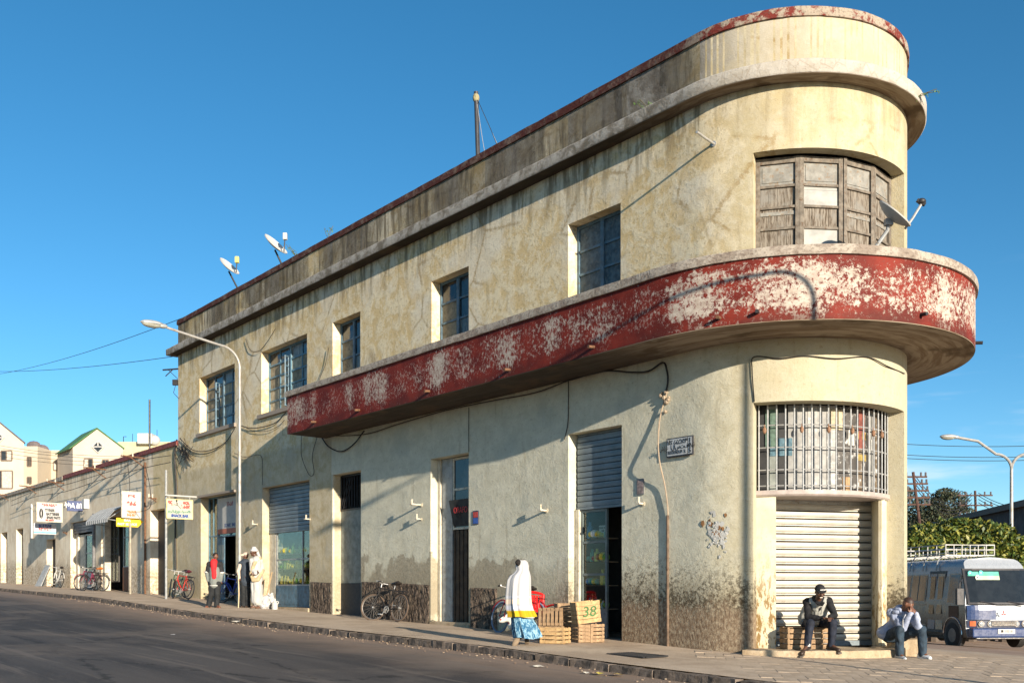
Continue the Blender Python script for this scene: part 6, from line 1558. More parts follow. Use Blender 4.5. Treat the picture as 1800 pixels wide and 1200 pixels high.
c = p1(1414, 1137, .46); crate('wooden crate the man in the black cap sits on', (c.x+.02, c.y, -.985), R_(6), .76, .36, .36, CRATE2, 4, 3, openup=False)
# seated man holding his head
g2 = ghit(1603, 1157); ZC = g2.y
def p2(x, y, dz=0): return P(x, y, ZC+dz)
J = mids(dict(head=p2(1595,1062,.0), neck=p2(1583,1074,.10), shL=p2(1568,1076,.20), shR=p2(1597,1077,.12), elL=p2(1587,1103,-.02), elR=p2(1615,1100,-.02), wrL=p2(1600,1079,-.12), wrR=p2(1610,1079,-.08), hdL=p2(1604,1066,-.12), hdR=p2(1603,1065,-.10),
  hpL=p2(1562,1116,.36), hpR=p2(1586,1114,.34), knL=p2(1581,1107,-.04), knR=p2(1620,1106,-.02), anL=p2(1581,1148,-.0), anR=p2(1622,1147,.02), toL=p2(1590,1158,-.14), toR=p2(1634,1156,-.10), hnL=V((-.3,.7,.0)), hnR=V((-.6,.5,.1)), thL=-1))
fw = V((.62,-.55,-.45)); t = figure('seated man in a white and blue hooded jacket hiding his face in his hands', J, SKIN2, fw, (.25,-.1,.9), 1.0, base=p2(1600,1158,.1))
HOOD = mat('white_hooded_jacket', (.27,.31,.42), .85, var=.18, scale=7, bump=.3, dirt=(.40,.41,.44)); PANT = mat('petrol_blue_trousers', (.018,.035,.055), .8, var=.35, scale=9, bump=.4)
J['tl'] = J['hpL']+V((-.08,.0,.04))
shell(t, J, 'jacket', HOOD, [('shL','elL',.078,.068),('elL','wrL',.066,.045),('shR','elR',.078,.068),('elR','wrR',.064,.045),('shL','shR',.09,.085),('ch','mid',.145,.15),('mid','pv',.15,.14),('mid','tl',.13,.12),('neck','ch',.085,.11)], fold=.02, fsc=8)
mb = MB(); nk = J['neck']; mb.ring(nk+V((-.02,.03,-.01)), .085, .035, 'z', 16, 8); hd_ = fuse(mb, 'hood', HOOD, t, .011, 2, .008)
mb = MB(); mb.tube([J['neck']+V((-.0,-.13,-.06)), J['neck']+V((-.03,-.18,-.15)), J['neck']+V((-.035,-.19,-.26))], .006, 6); mb.build('drawstring', WHITE, t)
shell(t, J, 'trousers', PANT, [('hpL','knL',.110,.082),('knL','anL',.078,.072),('hpR','knR',.110,.082),('knR','anR',.078,.072),('hpL','hpR',.13,.13)], fold=.014, stretch=(1,1,.5))
SNK = mat('silver_trainer', (.45,.48,.50), .5, var=.2, dirt=(.08,.10,.14)); SNS = mat('white_sole', (.65,.65,.62), .6)
shoe(t, J['anL']+V((0,0,-.045)), J['toL'], SNK, SNS, 1.1, 'trainer'); shoe(t, J['anR']+V((0,0,-.045)), J['toR'], SNK, SNS, 1.1, 'trainer')
f = fw.normalized(); u = V((.25,-.1,.9)); u = (u-f*u.dot(f)).normalized(); x = f.cross(u); mb = MB(); mb.ell(J['head']+u*.028-f*.008, (.078,.096,.102), M((x, f, u)).transposed(), 18, 10, zmin=.15); mb.build('cropped_hair', mat('cropped_hair_mat', (.035,.018,.013), .55, bump=.3, bs=200), t, smooth=True)
# standing people by the wall
def stand(xs, dzs, Z): return lambda x, y, dz=0: P(x, y, Z+dz)
def gz(x, y): return ghit(x, y).y
Zb = gz(373, 1067); q = lambda x, y, dz=0: P(x, y, Zb+dz)
J = mids(dict(head=q(379,978), neck=q(377,987), shL=q(368,991), shR=q(387,991), elL=q(364,1006,.05), elR=q(390,1007,.05), wrL=q(366,1020,-.02), wrR=q(388,1020,-.02), hdL=q(367,1025,-.02), hdR=q(387,1025,-.02), hpL=q(373,1025), hpR=q(382,1025), knL=q(371,1044), knR=q(382,1044), anL=q(367,1063,.03), anR=q(381,1063,.03), toL=q(362,1066.5,-.08), toR=q(386,1066.5,-.08)))
fw = V((.35,-.9,-.15)); t = figure('boy in a red shirt and black and grey jacket standing on the kerb', J, SKIN2, fw, (0,0,1), .95)
GJ = mat('grey_jacket', (.15,.165,.155), .8, var=.15); BJ = mat('black_jacket_yoke', (.015,.015,.018), .8); RS = mat('red_shirt', (.48,.015,.02), .8, var=.15)
shell(t, J, 'jacket', GJ, [('elL','wrL',.062,.052),('elR','wrR',.062,.052),('mid','pv',.165,.165),(J['ch'].lerp(J['mid'], .5),'mid',.16,.165)], fold=.01, voxel=.014)
shell(t, J, 'jacket_yoke', BJ, [('shL','elL',.078,.066),('shR','elR',.078,.066),('shL','shR',.085,.085),('ch',J['ch'].lerp(J['mid'], .5),.14,.15)], fold=.008, voxel=.014)
mb = MB(); a = J['neck']+V((.0,-.10,-.02)); b = J['mid']+V((.02,-.165,-.1)); a += V((0,.05,0)); b += V((0,.05,0)); caps(mb, a, b, .115, .075); fuse(mb, 'shirt', RS, t, .014, 2)
for s_ in 'LR':
    e = J['el'+s_]; mb = MB(); mb.tube([e+V((0,0,.0)), e+V((0,0,.04))], .075, 12); mb.build('white_stripe', WHITE, t, smooth=True)
mb = MB(); mb.tube([J['pv']+V((0,0,-.07)), J['pv']+V((0,0,-.045))], [.158,.162], 20, False); mb.build('hem_stripe', WHITE, t, smooth=True)
TRK = mat('black_trousers', (.012,.014,.016), .8, var=.3)
shell(t, J, 'trousers', TRK, [('hpL','knL',.11,.09),('knL','anL',.088,.082),('hpR','knR',.11,.09),('knR','anR',.088,.082),('hpL','hpR',.13,.13)], fold=.014, voxel=.014, stretch=(1,1,.5))
SHB = mat('brown_shoe', (.16,.06,.035), .6)
shoe(t, J['anL']+V((0,0,-.05)), J['toL'], SHB, SOLE); shoe(t, J['anR']+V((0,0,-.05)), J['toR'], SHB, SOLE)
mb = MB(); mb.ell(J['head']+V((-.005,.01,.035)), (.082,.096,.092), None, 16, 10, zmin=.0); mb.build('short_hair', HAIR, t, smooth=True)
Zb = gz(430, 1067); q = lambda x, y, dz=0: P(x, y, Zb+dz)
J = mids(dict(head=q(432,977), neck=q(431,985), shL=q(424,989,-.05), shR=q(438,989,.05), elL=q(419,1003,-.1), elR=q(441,1003,.1), wrL=q(420.5,1015,-.15), wrR=q(436,1012,-.05), hdL=q(420.5,1020,-.15), hdR=q(432,1013,-.1), hpL=q(427.5,1022), hpR=q(435.5,1022), knL=q(428,1043), knR=q(435,1043), anL=q(428,1063,.03), anR=q(436,1063,.03), toL=q(424,1066,-.05), toR=q(432,1066,-.05), cuL=1.4))
fw = V((-.6,-.6,-.1)); t = figure('man in a beige cap and dark vest leaning on a pale walking stick', J, SKIN, fw, (0,0,1), .95)
SLV = mat('beige_sleeve', (.52,.42,.34), .85); DV = mat('dark_slate_vest', (.03,.04,.055), .85, var=.25)
shell(t, J, 'shirt', SLV, [('shL','elL',.068,.055),('elL','wrL',.055,.042),('shR','elR',.068,.055),('elR','wrR',.055,.042),('neck','ch',.06,.09)], fold=.008, voxel=.014)
shell(t, J, 'vest', DV, [('ch','mid',.145,.15),('mid','pv',.15,.16),('shL','shR',.08,.08)], fold=.01, voxel=.014)
shell(t, J, 'trousers', TRK, [('hpL','knL',.11,.09),('knL','anL',.088,.08),('hpR','knR',.11,.09),('knR','anR',.088,.08),('hpL','hpR',.13,.13)], fold=.014, voxel=.014, stretch=(1,1,.5))
shoe(t, J['anL']+V((0,0,-.05)), J['toL'], BOOT, SOLE); shoe(t, J['anR']+V((0,0,-.05)), J['toR'], BOOT, SOLE)
BC = mat('beige_cap', (.55,.40,.32), .85); mb = MB(); mb.ell(J['head']+V((0,0,.035)), (.092,.108,.09), None, 16, 10, zmin=0); d2 = V((-.6,-.6,0)).normalized(); caps(mb, J['head']+V((0,0,.04))+d2*.05, J['head']+V((0,0,.03))+d2*.15, .04, .03); fuse(mb, 'cap', BC, t, .012, 2)
st = J['wrL']+V((-.01,-.04,-.06)); gst = q(419, 1068, -.15)
o = MB(); o.tube([st+V((0,0,.16)), st, st.lerp(gst, .5)+V((.015,0,0)), gst], .016, 8); tag(o.build('walking_stick', mat('peeled_stick', (.58,.45,.28), .7), None, org=gst, smooth=True), 'pale peeled walking stick under the hand of the man in the beige cap', 'walking stick')
Zb = gz(452, 1069); q = lambda x, y, dz=0: P(x, y, Zb+dz)
J = mids(dict(head=q(446,970), neck=q(449,978), shL=q(443,985,-.05), shR=q(458,985,.05), elL=q(442,1001,-.1), elR=q(461,1001,.05), wrL=q(450,1005,-.2), wrR=q(449,1007,-.22), hdL=q(455,1006,-.24), hdR=q(443,1008,-.24), hpL=q(448,1023), hpR=q(457,1023), knL=q(449,1044), knR=q(457,1044), anL=q(448,1063), anR=q(457,1064,.02), toL=q(442,1067,-.06), toR=q(451,1068,-.06), cuL=.9, cuR=.9))
fw = V((-.85,-.35,-.12)); t = figure('man in a white turban, white robe and cream shawl talking beside the lamp pole', J, SKIN, fw, (0,0,1), 1.0)
RB = mat('white_robe', (.39,.385,.37), .85, var=.08, bump=.3); SC_ = mat('cream_shawl', (.38,.30,.18), .85, var=.12, bump=.3)
kn = J['pv'].lerp((J['anL']+J['anR'])/2, .78)
shell(t, J, 'robe', RB, [('shL','elL',.08,.07),('elL','wrL',.07,.055),('shR','elR',.08,.07),('elR','wrR',.07,.055),('shL','shR',.09,.09),('ch','mid',.15,.155),('mid','pv',.155,.165),('pv',kn,.165,.175),(J['hpL'],kn+V((-.06,0,0)),.13,.13)], fold=.022, voxel=.014, fsc=10, stretch=(1,1,.25))
mb = MB(); pts = [J['shR']+V((.0,-.05,.07)), J['ch']+V((-.02,-.14,-.08)), J['mid']+V((-.14,-.12,-.06)), J['pv']+V((-.08,-.16,.06)), J['pv']+V((.06,-.17,.08)), J['elR']+V((.02,-.04,-.02))]
for a, b in zip(pts, pts[1:]): caps(mb, a, b, .06, .06)
caps(mb, J['shR']+V((0,0,.07)), J['mid']+V((.13,.08,0)), .05, .05); fuse(mb, 'shawl', SC_, t, .014, 2, .012)
TW = mat('white_turban', (.42,.41,.41), .85, var=.06, bump=.4); mb = MB(); h0 = J['head']
for k in range(5): mb.ring(h0+V((.01,.01,.045+.022*k)), .085-.012*k, .034, 'z', 18, 8)
mb.ell(h0+V((0,.01,.08)), (.085,.09,.08), None, 14, 8); caps(mb, h0+V((.07,.05,.06)), h0+V((.15,.08,-.16)), .05, .045); caps(mb, h0+V((.15,.08,-.16)), h0+V((.20,.08,-.30)), .04, .03); fuse(mb, 'turban', TW, t, .012, 1, .01, 16)
SND = mat('brown_sandal', (.10,.05,.03), .7)
shoe(t, J['anL']+V((0,0,-.05)), J['toL'], SND, SOLE, .9, 'sandal'); shoe(t, J['anR']+V((0,0,-.05)), J['toR'], SND, SOLE, .9, 'sandal')
# woman in the white shawl walking away
Zb = gz(914, 1134); q = lambda x, y, dz=0: P(x, y, Zb+dz)
J = mids(dict(head=q(917,997,.02), neck=q(915,1007), shL=q(903,1013), shR=q(926,1013), elL=q(899,1035,-.02), elR=q(929,1035,.0), wrL=q(905,1050,.1), wrR=q(922,1050,.12), hdL=q(908,1052,.15), hdR=q(919,1052,.15), hpL=q(909,1068), hpR=q(921,1068), knL=q(908,1098,-.02), knR=q(924,1096,.15), anL=q(911,1122,.0), anR=q(926,1122,.32), toL=q(905,1130,-.02), toR=q(926,1128,.48)))
fw = V((-.25,.95,-.05)); t = figure('woman in a white shawl with a yellow stripe and blue skirt walking past the crates', J, SKIN, fw, (0,0,1), .97)
def drape(t, name, m, rings, folds=13, amp=.02, seed=0, n=72, mats=None):
    """rings: (x_left, x_right, y, depth_half, z_offset) in picture terms at the figure's own distance"""
    mb = MB(); ids = []
    for i, (xl, xr, y, dh, dz) in enumerate(rings):
        c = q((xl+xr)/2, y, dz); hw = (q(xr, y, dz)-q(xl, y, dz)).x/2; row_ = []
        for k in range(n):
            a = 2*pi*k/n; fi = amp*(i/len(rings))*(sin(a*folds+seed)+.5*sin(a*folds*1.7+seed*2+i*.3)+.6*NZ.noise(V((a*2, i*.6, seed))))
            row_.append(mb.pt(c+V(((hw+fi)*cos(a), (dh+fi)*sin(a), .015*sin(a*3+seed)*(i/len(rings))))))
        ids.append(row_)
    for i in range(len(ids)-1):
        for k in range(n): mb.face((ids[i][k], ids[i][(k+1) % n], ids[i+1][(k+1) % n], ids[i+1][k]))
    mb.face(ids[0]); return mb.build(name, m, t, smooth=True)
def striped():
    d = ND('white_shawl_with_stripes'); o = d.obj(); _, _, z = d.sep(o); zb = q(914, 1084).z - ORG[t.name].z
    zz = d.ma('SUBTRACT', z, zb); zz = d.ma('ADD', zz, d.mul(d.ma('SUBTRACT', d.noise(o, 5, 2), .5), .03))
    c = d.mix(d.mul(d.noise(o, 12, 4), .25), (.42,.42,.42), (.33,.33,.36))
    def band(a, b, col, f=1.0):
        nonlocal c
        m_ = d.mul(d.mr(zz, a-.006, a+.006), d.mr(zz, b+.006, b-.006), f); c = d.mix(m_, c, col)
    band(.0, .115, (.46,.29,.012)); band(.14, .20, (.45,.47,.56), .8); band(.23, .31, (.68,.55,.42), .8); band(.33, .37, (.5,.52,.6), .5)
    return d.fin(c, .85, d.bump(d.noise(o, 60, 3), .3, .004), 0, .2)
drape(t, 'shawl', striped(), [(912,924,984,.05,.03),(907,928,988,.10,.03),(906,929.5,995,.12,.03),(907,929.5,1001,.12,.02),(903,930.5,1006,.13,.01),(896,932,1011,.15,0),(892,933,1018,.17,0),(890,933,1030,.19,0),(889,933,1045,.20,0),(889,934,1060,.21,0),(890,936,1070,.22,0),(893,939,1078,.22,0),(893,942,1084,.225,0)], 9, .022, 1)
def batik():
    d = ND('blue_batik_cloth'); o = d.obj(); n = d.noise(d.map(o, (2.2, 2.2, 1)), 9, 6, .75, 1.2)
    return d.fin(d.mix(d.mr(n, .46, .58), (.02,.10,.20), (.25,.42,.52)), .85, d.bump(n, .3, .006), 0, .2)
sk = drape(t, 'skirt', batik(), [(897,932,1076,.15,0),(898,936,1086,.19,.03),(899,941,1096,.22,.06),(900,946,1106,.25,.08),(902,949,1114,.27,.10),(904,950,1120,.28,.11)], 11, .03, 2)
mb = MB(); mb.ell(q(910.5,988,-.09), (.050,.045,.06), None, 14, 10); fuse(mb, 'braided_hair', HAIR, t, .012, 1, .008, 30)
SL = mat('tan_sole', (.20,.15,.10), .8)
shoe(t, J['anL'], J['toL'], BOOT, SL); shoe(t, J['anR']+V((0,0,-.04)), J['toR'], BOOT, SL)
mb = MB(); mb.ell(q(907,1127,-.05), (.05,.03,.115), Euler((0, R_(30), 0)).to_matrix(), 12, 8); mb.build('upturned_sole', SL, t, smooth=True)
RIMD = mat('dull_steel_rim', (.16,.15,.14), .5, metal=.4)
# ---------------- bicycles ----------------
def bicycle(lab, x, v, rz, lean, fm, group='bicycles leaning on the wall', tyre=None, s=1.0, steer=0.0, basket=None, saddle_m=None, guards=True, lift=0.0):
    b = wg(x, v); t = thing('bicycle', lab, 'bicycle', (b.x, b.y, b.z+lift), 0, group, local=True)
    t.rotation_euler = (lean, 0, rz); t.rotation_mode = 'XYZ'; R = .335*s; wb = .52*s; tyre = tyre or RUBBER
    def wheel(cx, st):
        mb = MB(); mb.ring((0,0,0), R-.018, .019, 'y', 40, 8); w_ = mb.build('wheel', tyre, None, org=(0,0,0), smooth=True); w_.parent = t; w_.matrix_local = M.Translation((cx, 0, R)) @ M.Rotation(st, 4, 'Z')
        mb = MB(); mb.ring((0,0,0), R-.045, .011, 'y', 40, 6); o = mb.build('rim', RIMD, None, org=(0,0,0), smooth=True); o.parent = w_
        mb = MB(); mb.tube([(0,-.04,0),(0,.04,0)], .022, 10); o = mb.build('hub', GALV, None, org=(0,0,0), smooth=True); o.parent = w_
        mb = MB()
        for k in range(18): a = 2*pi*k/18; mb.tube([(cos(a+.3)*.02, .02*(-1)**k, sin(a+.3)*.02), (cos(a)*(R-.05), 0, sin(a)*(R-.05))], .0035, 4, False)
        o = mb.build('spokes', RIMD, None, org=(0,0,0)); o.parent = w_; o['kind'] = 'stuff'
        if guards: mb = MB(); mb.ring((0,0,0), R+.03, .016, 'y', 20, 6, a0=R_(20), a1=R_(165)); o = mb.build('mudguard', fm if basket is None else BLACKM, None, org=(0,0,0), smooth=True); o.parent = w_
    wheel(-wb, 0); wheel(wb, steer)
    S = lambda x_, z_, y_=0: V((x_*s, y_*s, z_*s)); bb = S(-.07,.28); seat = S(-.22,.80); hd = S(.34,.82); hb = S(.38,.66); ra = S(-.52,.335); fa = V((wb, 0, R))
    mb = MB()
    for a, c, r in ((bb, seat, .017), (seat.lerp(bb, .08), hd, .016), (bb, hb, .019), (hd+S(-.005,.03), hb, .020)): mb.tube([a, c], r*s, 8)
    for sg in (-1, 1): mb.tube([bb+S(0,0,.04*sg), ra+S(0,0,.06*sg)], .011*s, 6); mb.tube([seat.lerp(bb, .1)+S(0,0,.02*sg), ra+S(0,0,.06*sg)], .010*s, 6)
    mb.build('frame', fm, t, smooth=True)
    rs = M.Rotation(steer, 3, 'Z'); piv = V((hb.x, 0, 0)); tr = lambda p: rs @ (V(p)-piv)+piv
    mb = MB()
    for sg in (-1, 1): mb.tube([tr(hb+S(0,0,.05*sg)), tr(fa+V((-.04*s,.055*sg*s,.12*s))), tr(fa+V((0,.055*sg*s,0)))], .012*s, 6)
    mb.build('fork', fm, t, smooth=True)
    mb = MB(); st = hd+S(-.02,.12); mb.tube([tr(hd), tr(st)], .014*s, 8); mb.tube([tr(st+S(.05,0,.30)+S(-.16,.02)), tr(st+S(.06,.03,.24)), tr(st), tr(st+S(.06,.03,-.24)), tr(st+S(.05,0,-.30)+S(-.16,.02))], .012*s, 8); mb.build('handlebar', GALV, t, smooth=True)
    mb = MB(); 
    for sg in (-1, 1): mb.tube([tr(st+S(-.10,.02,.30*sg)), tr(st+S(.0,.01,.29*sg))], .018*s, 8)
    mb.build('grips', RUBBER, t, smooth=True)
    mb = MB(); sp_ = S(-.26,.93); caps(mb, sp_+S(.14,.0), sp_+S(-.08,.01), .025*s, .06*s); mb.ell(sp_+S(-.1,.01), (.10*s,.085*s,.035*s)); mb.build('saddle', saddle_m or mat('black_saddle', (.02,.016,.014), .5), t, smooth=True)
    mb = MB(); mb.tube([seat, S(-.25,.90)], .012*s, 8); mb.build('seat_post', GALV, t, smooth=True)
    mb = MB(); mb.ring(bb+S(0,0,.05), .085*s, .008*s, 'y', 24, 6)
    for k in range(5): a = 2*pi*k/5; mb.tube([bb+S(0,0,.05), bb+S(cos(a)*.08, sin(a)*.08, .05)], .006*s, 4)
    mb.tube([bb+S(0,0,-.06), bb+S(0,0,.06)], .018*s, 8); mb.tube([bb+S(0,0,.07), bb+S(.12,-.12,.07)], .010*s, 6); mb.tube([bb+S(0,0,-.07), bb+S(-.12,.12,-.07)], .010*s, 6)
    mb.box(bb+S(.12,-.125,.12), (.09*s,.09*s,.02*s)); mb.box(bb+S(-.12,.125,-.12), (.09*s,.09*s,.02*s)); mb.build('crankset', GALV, t, smooth=True)
    mb = MB(); mb.tube([bb+S(0,.085,.05), ra+S(0,.04,.05)], .006*s, 4); mb.tube([bb+S(0,-.085,.05), ra+S(0,-.04,.05)], .006*s, 4); mb.build('chain', BLACKM, t)
    mb = MB(); rz_ = .74
    for sg in (-1, 1): mb.tube([S(-.28,rz_,.06*sg), S(-.74,rz_,.06*sg)], .008*s, 6); mb.tube([S(-.66,rz_,.06*sg), ra+S(0,0,.07*sg)], .007*s, 6)
    for k in range(4): mb.tube([S(-.34-.12*k,rz_,-.06), S(-.34-.12*k,rz_,.06)], .006*s, 4)
    mb.build('carrier', BLACKM, t)
    if basket: mb = MB(); mb.box(S(-.5,.86), (.30*s,.24*s,.22*s)); mb.build('carrier_bundle', basket, t, tidy=True, bevel=.03)
    return t
dang = atan2(D2.y, D2.x)     # heading away along the wall
random.seed(4)
REDF = mat('red_bike_paint', (.42,.03,.02), .4, var=.1); SILF = mat('white_bike_paint', (.55,.54,.50), .4, var=.1); BLKF = mat('black_bike_paint', (.02,.018,.016), .45); BLUF = mat('blue_bike_paint', (.02,.05,.30), .4); PURF = mat('crimson_bike_paint', (.22,.02,.05), .4); ORF = mat('orange_bike_paint', (.5,.16,.03), .4)
TYB = mat('brown_tyre', (.10,.07,.05), .8)
bicycle('black roadster bicycle leaning on the rough plinth between two doors', 676, .42, dang+.10, R_(9), BLKF, steer=.55, tyre=TYB)
bicycle('red mountain bicycle in front of a second bicycle left of the boy', 317, .75, dang+.12, R_(8), REDF, steer=-.35, saddle_m=mat('dark_red_saddle', (.10,.015,.03), .4), guards=False)
bicycle('dark green bicycle half hidden behind the red mountain bicycle', 311, .48, dang+.18, R_(9), mat('dark_green_bike_paint', (.03,.07,.04), .4), steer=-.5, guards=False)
bicycle('blue bicycle in the shade of the snack bar doorway', 404, .30, dang+.12, R_(8), BLUF, steer=.3)
bicycle('white bicycle leaning beside the grey board at the low shops', 99, .45, dang+.05, R_(8), SILF, steer=-.3)
bicycle('crimson bicycle parked before the second shop door of the row', 154, .6, dang+.35, R_(6), PURF, steer=.3)
bicycle('orange and black bicycle with a bright saddle beside the crimson one', 163, .75, dang+.5, R_(6), BLKF, steer=-.3, saddle_m=ORF)
bicycle('blue rimmed bicycle behind the woman in the white shawl', 906, .50, dang+.05, R_(9), mat('dark_crimson_frame', (.28,.02,.03), .4), steer=-.15, tyre=mat('blue_grey_tyre', (.14,.20,.30), .6), basket=None)
t = thing('cloth_bundle', 'floral white cloth with red flowers draped over the blue rimmed bicycle', 'cloth', wg(893, .55))
def floral():
    d = ND('floral_cloth'); o = d.obj(); v_ = d.vor(o, 11); return d.fin(d.mix(d.mr(v_, .22, .3), (.45,.03,.04), (.66,.63,.56)), .85, d.bump(d.noise(o, 12), .4, .02))
q0 = wg(893, .55); mb = MB(); c0 = P(888, 1088, q0.y-.15)
caps(mb, c0+V((-.10,0,-.02)), c0+V((.16,0,.06)), .05, .12); caps(mb, c0+V((.16,0,.06)), c0+V((.14,0,-.14)), .12, .08); fuse(mb, 'cloth', floral(), t, .014, 2, .02)
# red plastic chair
RP = mat('red_plastic', (.50,.008,.008), .35, var=.05, bump=0)
def pchair():
    b = wg(950, .60); t = thing('plastic_chair', 'bright red plastic chair with a slotted back beside the crates', 'chair', b, 0, local=True); t.rotation_euler = (R_(-3), R_(6), R_(35))
    mb = MB()
    for (x_, y_) in ((-.2,-.2),(.2,-.2),(-.2,.2),(.2,.2)): 
        m_ = MB(); m_.hexa([(x_*1.15-.02,y_*1.15-.02,0),(x_*1.15+.02,y_*1.15-.02,0),(x_*1.15+.02,y_*1.15+.02,0),(x_*1.15-.02,y_*1.15+.02,0),(x_-.025,y_-.025,.42),(x_+.025,y_-.025,.42),(x_+.025,y_+.025,.42),(x_-.025,y_+.025,.42)]); m_.build('leg', RP, t)
    mb.box((0,0,.435), (.46,.44,.03)); mb.build('seat', RP, t, tidy=True, bevel=.012)
    bk = MB(); n = 7
    def bp(a, z): return V((sin(a)*.25, .24+.10*(z-.45)-.0+.05*(1-cos(a))*-1, z))
    for k in range(n):
        a = (-1+2*(k+.5)/n)*.85; m_ = MB(); m_.bar(bp(a, .50), bp(a*1.15, .84), .045, .012, up=(0,1,0)); m_.build('back_slat', RP, t)
    pts = [bp(-.85, .45)]+[bp((-1+2*k/10)*1.02, .86+.035*(1-(2*k/10-1)**2)) for k in range(11)]+[bp(.85, .45)]
    bk.tube(pts, .028, 8); bk.build('back_frame', RP, t, smooth=True)
    for sg in (-1, 1): m_ = MB(); m_.tube([(sg*.24,.24,.62),(sg*.27,.0,.66),(sg*.25,-.2,.62),(sg*.22,-.2,.43)], .02, 8); m_.build('armrest', RP, t, smooth=True)
pchair()
# crates by the grocery door
def cp(x, y): return ghit(x, y)
random.seed(12); SOL = 0
c = cp(976, 1130); crate('light open slatted crate standing lowest and nearest the kerb', tuple(c), R_(-22), .46, .34, .29, CRATE, 4, gap=.30)
c = cp(1033, 1128); crate('slatted crate with a centre brace under the crate marked 38', tuple(c), R_(18), .50, .36, .34, CRATE2, 5, 3, gap=.22)
c = cp(972, 1125); crate('upright crate with vertical slats behind the light open crate', (c.x, c.y+.05, c.z+.28), R_(-18), .48, .34, .33, CRATE2, 4, vertical=True, gap=.35)
c = cp(972, 1125); crate('shadowed crate carrying the upright slatted crate', (c.x, c.y+.05, c.z), R_(-18), .48, .34, .28, CRATE2, 4, gap=.25)
c = cp(1031, 1128); t38 = crate('tilted crate with green number 38 painted on its closed side', (c.x, c.y+.02, c.z+.36), R_(16), .44, .34, .40, CRATE, 5, gap=.09, tilt=(0, R_(-6)))
GP_ = mat('green_brush_paint', (.03,.12,.03), .7, bump=0)
text('38', 'painted_number', .27, GP_, t38, V((0, -.17-.014, .20)), M(((1,0,0),(0,0,-1),(0,1,0))), ext=.002, off=.001, shear=.2)
ORG[t38.name] = V((0,0,0))
c = cp(997, 1124); crate('dark crate lying on its side left of the crate marked 38', (c.x+.02, c.y+.05, c.z+.36), R_(8), .46, .34, .34, CRATE2, 4, gap=.15)
c = cp(1000, 1124); crate('lower dark crate in the shade between the piles', (c.x, c.y+.05, c.z), R_(4), .46, .34, .34, CRATE2, 4, gap=.15)
# bags by the fruit shop
PLB = mat('white_plastic_bag', (.40,.40,.40), .45, var=.08, bump=.4)
for i, (x, y, w_, h, lab) in enumerate(((466,1069,.20,.42,'larger white plastic bag beside the man in the white turban'), (476,1066,.15,.50,'white plastic bag standing behind the jug'))):
    b = ghit(x, y); t = thing('plastic_bag', lab, 'bag', b, group='white bags by the fruit shop'); mb = MB(); caps(mb, b+V((0,0,w_*.7)), b+V((0,0,h*.55)), w_, w_*.75); caps(mb, b+V((.03,0,h*.6)), b+V((.05,0,h*.8)), w_*.45, .05); caps(mb, b+V((-.06,0,h*.6)), b+V((-.08,0,h*.78)), w_*.3, .03)
    mb2 = MB(); fuse(mb, 'bag', PLB, t, .014, 2, .035, 9, seed=i)
b = ghit(483, 1070.5); t = thing('plastic_jug', 'small white plastic jug in front of the bags', 'jug', b); mb = MB(); mb.tube([b+V((0,0,.0)), b+V((0,0,.18)), b+V((0,0,.24)), b+V((0,0,.29))], [.085,.09,.04,.03], 14); mb.build('jug', WHITE, t, smooth=True)
mb = MB(); mb.ring(b+V((.07,0,.2)), .04, .012, 'y', 12, 6); mb.build('handle', WHITE, t, smooth=True); mb = MB(); mb.tube([b+V((0,0,.29)), b+V((0,0,.315))], .034, 12); mb.build('cap', WHITE, t)
b = ghit(463, 1066); tp2 = wp(478, 1005, .12); mb = MB(); mb.tube([b, b.lerp(tp2, .5)+V((.02,0,0)), tp2], .02, 7); tag(mb.build('long_stick', mat('pale_staff', (.46,.33,.19), .8), None, org=b, smooth=True), 'long thin staff leaning on the wall beside the white bags', 'stick')

# ---------------- minibus ----------------
bus = thing('minibus', 'white and blue minibus with a white roof rack parked behind the corner', 'minibus', (0,0,0), 0, local=True)
ZF = 27.6; bl = P(1703, 1127, ZF); hdg = atan2(1, -.115)   # heading of the rear, seen from the front corner
gB = G(bl.x+1, bl.y+1)
# local frame: x to the right across the front, y to the rear, z up; origin at the near left front corner on the ground
bus.location = (bl.x, bl.y, gB); bus.rotation_euler = (0, 0, R_(6.6)); ORG[bus.name] = V((0,0,0))
BW, BLn, BH = 2.02, 6.4, 2.62
BWH = mat('bus_white_paint', (.27,.295,.33), .28, var=.05, bump=0, spec=.6); BBL = mat('bus_blue_paint', (.022,.045,.13), .3, var=.08, bump=0, spec=.6); BGR = mat('bus_shaded_side', (.15,.135,.11), .3, var=.15, scale=2, bump=0, spec=.6)  # side material: the white darkened and warmed, shade and reflection painted in
BDK = mat('bus_dark_trim', (.03,.03,.035), .5, bump=0); TINT = mat('bus_tinted_glass', (.015,.018,.02), .05, bump=0, spec=.5); CHR = mat('chrome', (.5,.5,.5), .15, metal=.9, bump=0)
def sec(y, dz=0.0, nose=0.0):
    """cross-section, going round from the lower left"""
    r = .22; pts = [(0.03,.32),(0,.50),(0,1.3),(.03,1.45),(.10,2.05)]
    for k in range(6): a = pi/2*k/5; pts.append((.13+r-r*cos(a), 2.28+r*sin(a)+.02))
    pts = [(x_, z_) for x_, z_ in pts]; full = pts+[(BW/2, BH-.04)]+[(BW-x_, z_) for x_, z_ in pts[::-1]]
    out = []
    for x_, z_ in full:
        yy = y
        if nose: yy = y + (max(0, z_-1.15)*.30 if z_ < 2.3 else .345+(z_-2.3)*.9)*nose + (abs(x_/BW-.5)*2)**4*.14*nose
        out.append((x_, yy, z_))
    return out
st_ = [sec(0, nose=1)]+[sec(y, nose=0) for y in (.75, 1.6, 3.2, 4.8, BLn-.1)]; L_ = len(st_[0])
mb = MB(); ids = [[mb.pt(p) for p in s_] for s_ in st_]
